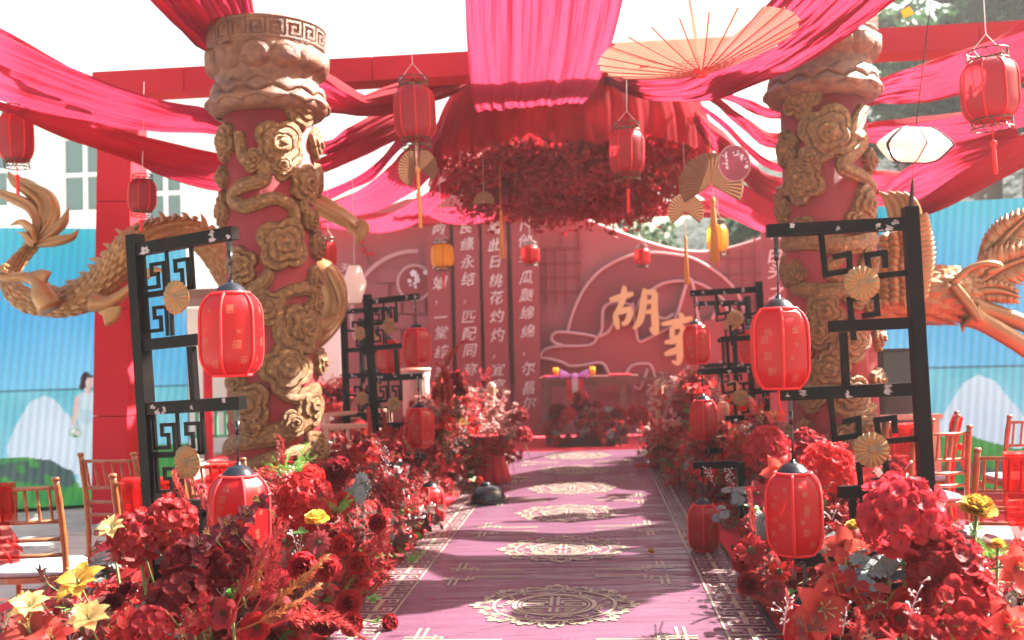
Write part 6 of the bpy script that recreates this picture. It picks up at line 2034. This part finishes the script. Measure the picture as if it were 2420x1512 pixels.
def plume(seed, m, L=1.0, name='grass_plume', droop=.45, nb=90, bl=.16):
    rg = random.Random(seed)
    mb = MB()
    pts = [V(droop * L * (t ** 2.2), 0, L * (t - .18 * t ** 3)) for t in np.linspace(0, 1, 12)]
    mb.tube(pts, [.012 - .009 * i / 11 for i in range(12)], 5)
    for k in range(nb):
        t = .25 + .75 * k / nb
        i = min(int(t * 11), 10)
        p = pts[i].lerp(pts[i + 1], t * 11 - i)
        d = (pts[i + 1] - pts[i]).normalized()
        a = rg.uniform(0, 6.28)
        o = d.orthogonal().normalized()
        s = (Matrix.Rotation(a, 3, d) @ o)
        e = p + d * bl * rg.uniform(.5, 1.0) + s * bl * rg.uniform(.35, .8) * (1.15 - t)
        w = d.cross(s) * .012
        m_ = p.lerp(e, .5) + d * .01
        mb.add([p, m_ + w, e, m_ - w], [(0, 1, 2, 3)])
        for _ in range(3):
            e2 = m_ + (e - p) * .3 + s * rg.uniform(-.05, .05) + d.cross(s) * rg.uniform(-.05, .05)
            mb.add([m_, m_ * .5 + e2 * .5 + w * .5, e2, m_ * .5 + e2 * .5 - w * .5], [(0, 1, 2, 3)])
    return mb.mesh(name, [m], False)
def twig(seed):
    rg = random.Random(seed)
    mb = MB()
    main = [V(.10 * t * math.sin(4 * t), .08 * t, t) for t in np.linspace(0, 1, 8)]
    mb.tube(main, [.014 - .001 * i for i in range(8)], 5)
    for k in range(14):
        p = main[2 + k % 6] + V(0, 0, rg.uniform(0, .1))
        a = rg.uniform(0, 6.28)
        e = p + V(.13 * math.cos(a), .13 * math.sin(a), .1)
        mb.mi = 0
        mb.tube([p, (p + e) / 2 + V(0, 0, .015), e], .007, 4)
        mb.mi = 1
        mb.lathe([(0, -.022), (.018, -.008), (.02, .01), (.011, .028), (0, .034)], 7, tuple(e))
    return mb.mesh('berry_twig', [F_twig, F_berry], True)
def fern(seed):
    rg = random.Random(seed)
    mb = MB()
    for b in range(7):
        a = rg.uniform(0, 6.28)
        tip = V(.6 * math.cos(a), .6 * math.sin(a), rg.uniform(.5, .95))
        pts = [V(tip.x * t ** 1.4, tip.y * t ** 1.4, tip.z * (t - .25 * t * t)) for t in np.linspace(0, 1, 8)]
        mb.tube(pts, .006, 4)
        for k in range(64):
            t = .15 + .85 * k / 64
            i = min(int(t * 7), 6)
            p = pts[i].lerp(pts[i + 1], t * 7 - i)
            d = (pts[i + 1] - pts[i]).normalized()
            s = Matrix.Rotation(rg.uniform(0, 6.28), 3, d) @ d.orthogonal().normalized()
            e = p + (d * .8 + s) * .13 * (1.1 - t * .7)
            w = d.cross(s) * .006
            mb.add([p, p.lerp(e, .5) + w, e, p.lerp(e, .5) - w], [(0, 1, 2, 3)])
    return mb.mesh('fern', [F_fern], False)
def leafy(seed):
    rg = random.Random(seed)
    mb = MB()
    for k in range(7):
        petal(mb, RM(k * .9 + rg.uniform(-.2, .2), rg.uniform(.1, .8), V(0, 0, .05 * k)), rg.uniform(.5, .9), .2, -.5, .15, 'point', 6, 3)
    mb.tube([(0, 0, -.6), (0, 0, .4)], .02, 5)
    return mb.mesh('green_leaves', [F_leaf], False)
def orchid_twig(seed):
    rg = random.Random(seed)
    mb = MB()
    mb.mi = 1
    pts = [V(.2 * t, 0, t) for t in np.linspace(0, 1, 6)]
    mb.tube(pts, .012, 4)
    mb.mi = 0
    for k in range(22):
        t = .25 + .75 * k / 22
        c = V(.2 * t, 0, t) + V(rg.uniform(-.12, .12), rg.uniform(-.12, .12), rg.uniform(-.05, .05))
        for q_ in range(5):
            petal(mb, RM(q_ * 1.257 + k, .3, c, 0), .07, .035, .4, .2, 'round', 3, 3)
    return mb.mesh('blossom_twig', [F_pink, F_twig], True)

PROTO = {'hyd_red': [hydrangea(1, F_red), hydrangea(2, F_red)], 'hyd_mid': [hydrangea(3, F_mid), hydrangea(4, F_mid)], 'hyd_dk': [hydrangea(5, F_dk), hydrangea(6, F_dk)],
         'carn': [ruffled(1, F_red), ruffled(2, F_mid), ruffled(3, F_mid)], 'carn_dk': [ruffled(4, F_dk)], 'rose': [rose(1, F_red), rose(2, F_mid), rose(3, F_red)], 'daisy': [daisy(1, F_mid), daisy(2, F_red)], 'daisy_pk': [daisy(3, F_rose)],
         'anem': [anemone(1, F_mid), anemone(2, F_rose)], 'lily_c': [lily(1, F_coral), lily(2, F_coral)], 'lily_y': [lily(3, F_cream, 7), lily(4, F_yel, 7)], 'lily_w': [lily(5, F_wine, 6)],
         'star': [daisy(6, F_red, 6, .26, 'point', 'star_flower', .1), daisy(7, F_mid, 6, .26, 'point', 'star_flower', .1)], 'peony_y': [ruffled(7, F_yel, 6, 12, .06, .9, 'yellow_peony')],
         'maple': [leafspray(1, F_maple), leafspray(2, F_maple), leafspray(3, F_bronze)], 'floret': [leafspray(4, F_red, 24, 'floret', 'floret_spray'), leafspray(5, F_mid, 24, 'floret', 'floret_spray')],
         'silver': [leafspray(6, F_silver, 8, 'lobed', 'silver_leaves')], 'oval': [leafspray(7, F_bronze, 15, 'oval'), leafspray(8, F_maple, 15, 'oval')], 'pinkfl': [leafspray(9, F_pink, 24, 'floret', 'floret_spray'), leafspray(10, F_coral, 24, 'floret', 'floret_spray')],
         'plume': [plume(1, F_plume), plume(2, F_plume, droop=.25)], 'gplume': [plume(3, F_gplume), plume(4, F_plume)], 'twig': [twig(1), twig(2)], 'fern': [fern(1), fern(2)], 'leafy': [leafy(1), leafy(2)], 'otwig': [orchid_twig(1)]}
PNAME = {'hyd_red': 'hydrangea', 'hyd_mid': 'hydrangea', 'hyd_dk': 'hydrangea', 'carn': 'carnation', 'carn_dk': 'carnation', 'daisy_pk': 'daisy', 'anem': 'anemone', 'lily_c': 'lily', 'lily_y': 'lily', 'lily_w': 'lily', 'star': 'star_flower',
         'peony_y': 'yellow_peony', 'maple': 'leaf_spray', 'floret': 'floret_spray', 'silver': 'silver_leaves', 'oval': 'leaf_spray', 'pinkfl': 'floret_spray', 'plume': 'grass_plume', 'gplume': 'grass_plume', 'twig': 'berry_twig', 'leafy': 'green_leaves', 'otwig': 'blossom_twig'}
def aim(nrm, spin):
    return (Vector(nrm).to_track_quat('Z', 'Y').to_matrix() @ Matrix.Rotation(spin, 3, 'Z')).to_euler()
def place(kind, parent, p, nrm, s, rg):
    l = parent.location
    return link(PNAME.get(kind, kind), rg.choice(PROTO[kind]), parent, Vector(p) - l, aim(nrm, rg.uniform(0, 6.28)), s)

def bank(label, side, y0, y1, n, width, hmax, weights, seed, edge_off=0.0, grow=1.0, light=False):
    """a stretch of the flower bank along one side of the runner"""
    rg = random.Random(seed)
    ex = (RX - RW - RB if side < 0 else RX + RW + RB) + side * edge_off
    t = thing('flower_bank', label, 'flower bank', (ex + side * width / 2, (y0 + y1) / 2, .018), group='flower banks along the runner')
    kinds = [k for k, w in weights for _ in range(w)]
    def surf(s, Y):
        wob = .10 * math.sin(Y * 4.3 + side) + .07 * math.sin(Y * 9.1 + 2)
        h = hmax * (min(1, (s / .5)) ** .75) * (1 + wob) * (1 - .25 * max(0, s - .6))
        return h
    for i in range(n):
        Y = y0 + (y1 - y0) * ((i + rg.random()) / n)
        s = rg.random() ** .85
        h = surf(s, Y)
        x = ex + side * (s * width) + rg.uniform(-.04, .04)
        z = .018 + max(.05, h * rg.uniform(.62, 1.05))
        nrm = V(-side * (1.0 - s * .9), -.55, .35 + s * .7) + V(rg.uniform(-.5, .5), rg.uniform(-.5, .5), rg.uniform(-.3, .4))
        k = rg.choice(kinds)
        sc = {'hyd': .10, 'car': .055, 'ros': .052, 'dai': .058, 'ane': .062, 'lil': .065, 'sta': .05, 'peo': .05, 'map': .19, 'flo': .19, 'sil': .16, 'ova': .18, 'pin': .2, 'plu': .42, 'gpl': .42, 'twi': .34, 'fer': .26, 'lea': .14, 'otw': .42}[k[:3]] * rg.uniform(.8, 1.2) * grow
        if k in ('plume', 'gplume', 'twig', 'otwig', 'fern'):
            nrm = V(-side * .3, -.15, 1) + V(rg.uniform(-.4, .4), rg.uniform(-.4, .4), 0); z -= sc * .45
        place(k, t, (x, Y, z), nrm, sc, rg)
    # undergrowth that fills the bank
    r = np.random.RandomState(seed)
    m = int(520 * (y1 - y0))
    Yv = r.uniform(y0, y1, m); sv = r.uniform(0, 1, m) ** .8
    xs = ex + side * sv * width
    hs = np.array([surf(a, b) for a, b in zip(sv, Yv)])
    zs = .03 + hs * r.uniform(.05, .86, m)
    mb = MB()
    for i in range(m):
        Mx = RM(r.uniform(0, 6.28), r.uniform(-.4, .9), V(xs[i], Yv[i], zs[i]), r.uniform(-.8, .8))
        mb.mi = int(r.choice([0, 0, 0, 1, 1, 2, 3]))
        if r.rand() < .5:
            maple(mb, Mx, r.uniform(.06, .11), rg)
        else:
            petal(mb, Mx, r.uniform(.07, .13), .03, -.4, .2, 'point', 4, 3)
    o = mb.build('undergrowth', [F_maple, F_mid, F_bronze, F_leaf], t, world=True)
    o['kind'] = 'stuff'
    mb = MB()
    mb.box((0, 0, .04), (width * .55, (y1 - y0) * .94, .08))
    mb.build('foam_base', F_bronze, t)
    return t
W1 = [('floret', 9), ('carn', 5), ('rose', 5), ('hyd_mid', 2), ('daisy', 3), ('anem', 2), ('star', 5), ('maple', 9), ('silver', 1), ('twig', 4), ('plume', 5), ('gplume', 1), ('leafy', 2), ('oval', 4), ('carn_dk', 3), ('fern', 1)]
W2 = [('floret', 8), ('carn', 5), ('rose', 5), ('star', 8), ('maple', 10), ('daisy', 2), ('twig', 2), ('plume', 2), ('hyd_mid', 1), ('oval', 3), ('silver', 1)]
W3 = [('floret', 10), ('pinkfl', 6), ('carn', 5), ('star', 5), ('maple', 6), ('otwig', 2), ('twig', 1), ('hyd_mid', 2), ('leafy', 1)]
bL1 = bank('nearest left flower bank with hydrangeas and yellow lilies', -1, 3.5, 4.9, 80, .80, .44, W1, 21, .18)
bL2 = bank('left flower bank at the foot of the carved column', -1, 4.9, 6.5, 165, .9, .57, W1, 22)
bL3 = bank('left flower bank with white berry twigs past the column', -1, 6.5, 8.4, 170, .85, .62, W2, 23)
bL4 = bank('left flower bank below the second lantern stand', -1, 8.4, 11.2, 150, .75, .62, W2, 24, .12)
bL5 = bank('far left sunlit flower mound near the stage', -1, 11.25, 14.3, 165, .75, .86, W3, 25, -.1, 1.15)
bR1 = bank('nearest right flower bank with tall hydrangeas and coral lilies', 1, 3.5, 4.9, 90, .95, .42, W1, 31, .15)
bR2 = bank('right flower bank below the front right lanterns', 1, 4.9, 6.6, 170, .85, .60, W1, 32, .05)
bR3 = bank('right flower bank with silver leaves beside the low lantern', 1, 6.6, 8.9, 160, .8, .60, W1, 33, .2)
bR4 = bank('right flower bank below the second lantern stand', 1, 8.9, 11.5, 150, .75, .68, W2, 34, .02)
bR5 = bank('far right flower mound with pale pink blossom twigs', 1, 11.6, 14.2, 140, .75, .95, W3, 35, -.15, 1.1)

# ---- single flowers one can point at
rg = random.Random(77)
def hero(parent, kind, x, y, r, Y, nrm=(0, -.8, .6), sc=None, idx=None):
    p = at(x, y, Y)
    s = r * px(Y) if sc is None else sc
    o = link(PNAME.get(kind, kind), PROTO[kind][idx] if idx is not None else rg.choice(PROTO[kind]), parent, p - parent.location, aim(nrm, rg.uniform(0, 6.28)), s)
    return o
def stemto(parent, x, y, Y, dx=0.0):
    p = at(x, y, Y)
    mb = MB()
    mb.tube([p, p * .6 + V(p.x + dx, p.y, .1) * .4, V(p.x + dx * 1.4, p.y + .05, .05)], [.006, .0065, .007], 6)
    mb.build('stem', F_stem, parent, True, world=True)
U = (0, -.55, .85); FR = (.1, -1, .25)
for a in [('hyd_mid', 400, 1240, 62, 3.9), ('hyd_mid', 325, 1272, 66, 3.85), ('hyd_dk', 548, 1320, 64, 3.9), ('hyd_dk', 450, 1338, 64, 3.8), ('hyd_dk', 428, 1418, 74, 3.7), ('hyd_mid', 350, 1490, 56, 3.5), ('floret', 480, 1495, 80, 3.6), ('maple', 440, 1505, 70, 3.5), ('oval', 300, 1505, 70, 3.5),
          ('anem', 528, 1448, 46, 3.75), ('anem', 658, 1442, 46, 3.85), ('anem', 607, 1482, 44, 3.7), ('anem', 715, 1450, 40, 3.9), ('rose', 718, 1340, 42, 4.1), ('carn', 660, 1372, 34, 4.1), ('carn', 620, 1400, 34, 4.0),
          ('lily_c', 66, 1482, 62, 3.4), ('lily_c', 120, 1500, 44, 3.45), ('lily_y', 182, 1365, 50, 3.5), ('lily_y', 205, 1452, 46, 3.4), ('lily_y', 64, 1424, 42, 3.4), ('lily_y', 262, 1240, 32, 3.75), ('carn_dk', 262, 1430, 34, 3.8), ('carn_dk', 300, 1400, 34, 3.9), ('maple', 150, 1480, 60, 3.6), ('oval', 240, 1480, 70, 3.6)]:
    hero(bL1, *a, nrm=FR if a[0] in ('anem', 'daisy', 'rose') else U)
for a in [(400, 1240, 3.9, .05), (325, 1272, 3.85, .1), (548, 1320, 3.9, 0), (182, 1365, 3.9, .05), (262, 1244, 4.0, .1)]:
    stemto(bL1, *a)
for a in [('hyd_red', 722, 1184, 64, 4.7), ('carn', 734, 1129, 38, 5.4), ('carn_dk', 797, 1113, 38, 5.6), ('carn', 813, 1186, 28, 5.2), ('peony_y', 747, 1228, 33, 4.4), ('daisy_pk', 753, 1280, 33, 4.4), ('rose', 810, 1287, 32, 4.6),
          ('carn', 775, 1343, 36, 4.4), ('rose', 848, 1331, 32, 4.7), ('carn', 826, 1423, 36, 4.6), ('carn_dk', 769, 1467, 40, 4.3), ('rose', 832, 1474, 34, 4.5), ('rose', 893, 1236, 26, 5.6), ('fern', 700, 1125, 95, 5.0), ('fern', 672, 1130, 80, 4.9), ('fern', 800, 1215, 85, 4.7),
          ('fern', 975, 1330, 60, 5.9), ('leafy', 712, 1262, 30, 4.45), ('leafy', 880, 1420, 30, 4.8), ('silver', 850, 1160, 50, 5.6), ('twig', 915, 1130, 80, 6.0), ('twig', 870, 1190, 60, 5.6), ('maple', 905, 1290, 50, 5.4), ('maple', 900, 1370, 50, 5.3)]:
    hero(bL2, *a, nrm=(0, -.3, 1) if a[0] in ('fern', 'twig', 'leafy', 'peony_y') else FR)
for (x, y, r, Y, nr) in ((470, 1240, 165, 4.0, (-.55, -.1, 1)), (505, 1250, 150, 4.0, (-.25, -.1, 1)), (450, 1280, 150, 3.95, (-.7, -.1, .9)), (560, 1440, 170, 3.9, (.9, -.1, .8)), (560, 1430, 190, 3.95, (.65, -.1, 1)), (590, 1450, 160, 3.9, (1, -.2, .5)), (545, 1440, 150, 3.9, (.3, -.1, 1)), (600, 1470, 230, 3.7, (.85, -.1, .7)), (580, 1480, 330, 3.72, (.6, -.1, .9)), (560, 1490, 220, 3.66, (1, -.1, .35)), (620, 1490, 280, 3.7, (.95, -.2, .55)), (540, 1490, 290, 3.7, (.35, -.1, 1)), (460, 1285, 130, 3.95, (-.45, -.1, 1)), (450, 1290, 120, 3.93, (-.65, -.1, .9))):
    hero(bL1, 'plume' if x < 520 and y < 1300 else 'gplume', x, y, r, Y, nr, idx=None if y < 1300 else (1 if r in (160, 330, 280, 290) else 0))
for (x, y) in ((612, 1185), (580, 1215), (535, 1240), (495, 1262), (560, 1262), (470, 1285)):
    hero(bL1, 'lily_w', x, y, 26, 3.75, (rg.uniform(-.5, .6), -.7, .6))
mb = MB(); mb.tube([at(x, y, 3.78) for x, y in ((470, 1320), (520, 1262), (570, 1215), (640, 1165))], [.006, .005, .004, .003], 5); mb.build('branch', F_twig, bL1, True, world=True)
for a in [('plume', 905, 1075, 130, 7.6), ('plume', 880, 1070, 120, 7.6), ('plume', 925, 1085, 110, 7.7)]:
    hero(bL3, *a, nrm=(rg.uniform(-.4, .4), -.1, 1))
for a in [('plume', 1052, 940, 150, 10.4), ('gplume', 1040, 960, 140, 10.4), ('plume', 1062, 960, 130, 10.5), ('hyd_dk', 1070, 905, 24, 10.8), ('hyd_mid', 1045, 930, 24, 10.6), ('carn_dk', 1085, 930, 22, 10.8), ('maple', 1082, 1000, 55, 10.2)]:
    hero(bL4, *a, nrm=(rg.uniform(-.3, .3), -.2, 1))
for a in [('otwig', 1120, 1000, 85, 12.0), ('otwig', 1180, 985, 70, 12.4), ('pinkfl', 1165, 985, 55, 12.2), ('pinkfl', 1185, 1010, 55, 12.3), ('hyd_mid', 1225, 985, 22, 13.4), ('hyd_mid', 1235, 1030, 22, 13.2), ('pinkfl', 1150, 1035, 50, 11.2), ('pinkfl', 1195, 1050, 55, 11.3), ('floret', 1200, 1100, 50, 11.2), ('maple', 1120, 1070, 60, 11.2), ('floret', 1180, 1085, 45, 11.15), ('maple', 1205, 1070, 50, 11.4), ('peony_y', 1075, 995, 24, 11.8), ('peony_y', 1090, 1003, 20, 11.8)]:
    hero(bL5, *a, nrm=(rg.uniform(-.3, .3), -.2, 1))
for a in [('hyd_mid', 2130, 1222, 92, 3.75), ('hyd_mid', 2232, 1345, 82, 3.7), ('hyd_mid', 2270, 1430, 80, 3.6), ('lily_c', 1943, 1440, 62, 3.6), ('lily_c', 2003, 1292, 48, 3.9), ('lily_c', 2010, 1330, 40, 3.8), ('peony_y', 2308, 1203, 46, 3.9), ('peony_y', 2358, 1285, 17, 3.9),
          ('peony_y', 2018, 1246, 24, 4.4), ('lily_c', 2385, 1478, 56, 3.4), ('lily_c', 2408, 1340, 46, 3.7), ('anem', 2128, 1425, 42, 3.6), ('anem', 2120, 1460, 40, 3.5), ('silver', 2035, 1400, 80, 3.75), ('silver', 2100, 1370, 70, 3.8), ('silver', 2050, 1360, 70, 3.8), ('twig', 1850, 1500, 90, 3.6), ('twig', 1990, 1500, 70, 3.5),
          ('oval', 2060, 1480, 80, 3.6), ('fern', 2340, 1320, 90, 3.95), ('leafy', 2300, 1255, 34, 3.92), ('maple', 1900, 1490, 60, 3.6), ('carn', 2200, 1490, 40, 3.5), ('floret', 2180, 1470, 120, 3.5), ('maple', 2330, 1490, 120, 3.5), ('oval', 1990, 1440, 110, 3.7), ('twig', 2150, 1490, 120, 3.5), ('plume', 2000, 1500, 200, 3.6)]:
    hero(bR1, *a, nrm=(0, -.4, 1) if a[0] in ('fern', 'twig', 'leafy', 'peony_y', 'silver', 'oval') else (U if a[0][:3] == 'hyd' else FR))
for a in [(2130, 1240, 3.78, .0), (2308, 1215, 3.9, -.1), (2232, 1360, 3.72, .05), (2358, 1290, 3.9, -.05)]:
    stemto(bR1, *a)
for a in [('plume', 2090, 1440, 120, 3.75), ('plume', 2040, 1420, 130, 3.75)]:
    hero(bR1, *a, nrm=(-.9, -.1, .5))
for a in [('hyd_red', 1958, 1108, 60, 5.3), ('daisy', 1775, 1300, 40, 5.0), ('daisy', 1840, 1350, 30, 4.8), ('anem', 1830, 1395, 32, 4.7), ('silver', 1800, 1245, 44, 5.3), ('star', 1790, 1165, 36, 5.5), ('lily_c', 1840, 1115, 36, 5.6), ('carn', 1770, 1380, 30, 5.0), ('rose', 1750, 1330, 28, 5.2)]:
    hero(bR2, *a, nrm=U if a[0][:3] == 'hyd' else FR)
for a in [('hyd_red', 1813, 1062, 50, 6.7), ('hyd_mid', 1905, 1060, 44, 6.9), ('lily_w', 1800, 1000, 26, 7.2), ('lily_c', 1830, 985, 26, 7.2), ('silver', 1750, 1185, 50, 6.8), ('twig', 1740, 1160, 70, 7.0), ('twig', 1690, 1150, 60, 7.2), ('silver', 1710, 1230, 36, 6.9), ('plume', 1740, 1100, 90, 7.4), ('daisy', 1770, 1230, 26, 6.8), ('maple', 1730, 1250, 40, 6.8)]:
    hero(bR3, *a, nrm=(-.3, -.5, .8))
for a in [('otwig', 1570, 985, 100, 11.9), ('otwig', 1540, 990, 80, 12.2), ('otwig', 1600, 975, 100, 12.0), ('pinkfl', 1590, 985, 50, 12.0), ('hyd_mid', 1505, 985, 26, 13.0), ('carn', 1640, 940, 22, 11.9), ('floret', 1650, 935, 50, 11.9), ('peony_y', 1590, 950, 14, 12.2), ('peony_y', 1620, 958, 12, 12.2)]:
    hero(bR5, *a, nrm=(rg.uniform(-.4, .3), -.2, 1))
for a in [('carn', 1650, 930, 30, 10.8), ('floret', 1655, 945, 60, 10.7), ('rose', 1735, 1018, 16, 10.9), ('peony_y', 1735, 1012, 15, 10.9)]:
    hero(bR4, *a, nrm=(rg.uniform(-.3, .3), -.5, .8))
for k in range(16):
    kk = rg.choice(['plume', 'twig', 'plume', 'oval', 'leafy', 'fern'])
    tb, xs_, ys_, Ys_ = ((bL2, rg.uniform(640, 940), rg.uniform(1130, 1400), rg.uniform(4.6, 5.6)) if k % 2 else (bR2, rg.uniform(1760, 1960), rg.uniform(1130, 1420), rg.uniform(4.7, 5.6)))
    hero(tb, kk, xs_, ys_, {'plume': 150, 'twig': 95, 'oval': 70, 'leafy': 34, 'fern': 70}[kk], Ys_, (rg.uniform(-.6, .6), -.3, 1))
# altar flowers
p = at(1385, 1000, 15.9)
t = thing('flower_mound', 'red flower mound under the altar table', 'flower arrangement', (p.x, 15.75, .018))
for i in range(95):
    a, r_, h = rg.uniform(0, 6.28), rg.random() ** .6, rg.random() * 1.35
    q_ = V(p.x + .62 * r_ * math.cos(a), 15.75 + .22 * r_ * math.sin(a) - .05, .06 + .62 * h * (1 - .5 * r_))
    place(rg.choice(['carn', 'rose', 'floret', 'maple', 'carn_dk', 'silver', 'oval', 'floret', 'carn']), t, q_, (rg.uniform(-.5, .5), -1, .5), rg.uniform(.06, .085) * (2.4 if False else 1) * (2.2 if rg.random() < .3 else 1), rg)
MB().box((0, 0, .05), (.9, .3, .1)).build('foam_base', F_bronze, t)
for lab, x, Y in (('dark flower bush at the left wing of the stage', 800, 14.5), ('tall dark red flower cluster behind the far left stand', 1100, 15.2)):
    q0 = at(x, 1000, Y)
    t = thing('flower_mound', lab, 'flower arrangement', (q0.x, Y, .018))
    for i in range(70):
        place(rg.choice(['floret', 'maple', 'oval', 'carn', 'floret', 'carn_dk']), t, (q0.x + rg.gauss(0, .28), Y + rg.gauss(0, .15), .1 + 1.05 * rg.random() ** 1.2), (rg.uniform(-.6, .6), -.8, .6), rg.uniform(.08, .2), rg)
    MB().box((0, 0, .06), (.7, .3, .12)).build('foam_base', F_bronze, t)
# loose flowers on the runner
q0 = on(917, 1472, .06)
t = thing('loose_rose', 'single red rose lying on the runner border at left', 'flower', q0)
link('rose', PROTO['rose'][1], t, (0, 0, 0), aim((.6, -.7, .35), .4), .058)
mb = MB(); mb.tube([(-.02, .01, -.005), (-.10, .06, -.01), (-.2, .08, .0)], .004, 5); mb.build('stem', F_stem, t, True)
link('green_leaves', PROTO['leafy'][0], t, (-.06, .03, 0), aim((-.5, 0, .6), 1), .05)
q0 = on(1538, 1302, .05)
t = thing('fallen_blossom', 'small orange blossom fallen on the runner', 'flower', q0)
link('yellow_peony', PROTO['peony_y'][0], t, (0, 0, 0), (.5, .2, 0), .028)
q0 = on(1140, 1140, .25)
t = thing('rose_sprig', 'red rose sprig drooping over the spotlight', 'flower', q0)
link('rose', PROTO['rose'][0], t, (-.03, -.05, .02), aim((.2, -.8, .5), 0), .05)
link('green_leaves', PROTO['leafy'][1], t, (-.08, 0, 0), aim((.3, -.2, .9), 0), .1)

# petals blown onto the runner
mb = MB()
for k in range(46):
    sd_ = rg.choice((-1, 1))
    x_ = RX + sd_ * (RW + .2 - abs(rg.gauss(0, .28)))
    petal(mb, RM(rg.uniform(0, 6.28), rg.uniform(-.2, .25), V(x_, rg.uniform(5.4, 13.5), .036), rg.uniform(-.3, .3)), rg.uniform(.018, .038), rg.uniform(.008, .016), .5, .3, 'round', 4, 3)
o = mb.build('fallen_petals', F_mid, None)
tag(o, 'scattered red petals lying on the runner', 'petals', None, 'stuff')

# ---- thin volume added round the whole place to lift shadows like lens veiling
M_veiling = bpy.data.materials.new('lens_veiling')
M_veiling.use_nodes = True
nt = M_veiling.node_tree
nt.nodes.remove(nt.nodes['Principled BSDF'])
pv = nt.nodes.new('ShaderNodeVolumePrincipled')
pv.inputs['Color'].default_value = (0.96, 0.93, 0.93, 1)
pv.inputs['Density'].default_value = 0.001
pv.inputs['Anisotropy'].default_value = 0.35
nt.links.new(pv.outputs[0], nt.nodes['Material Output'].inputs['Volume'])
hz_ = MB().box((0, 100, 9.5), (310, 330, 21)).build('veiling', M_veiling)
hz_['kind'] = 'stuff'
hz_['label'] = 'thin pale haze added to lift the shadows like lens glare'
hz_['category'] = 'veiling'
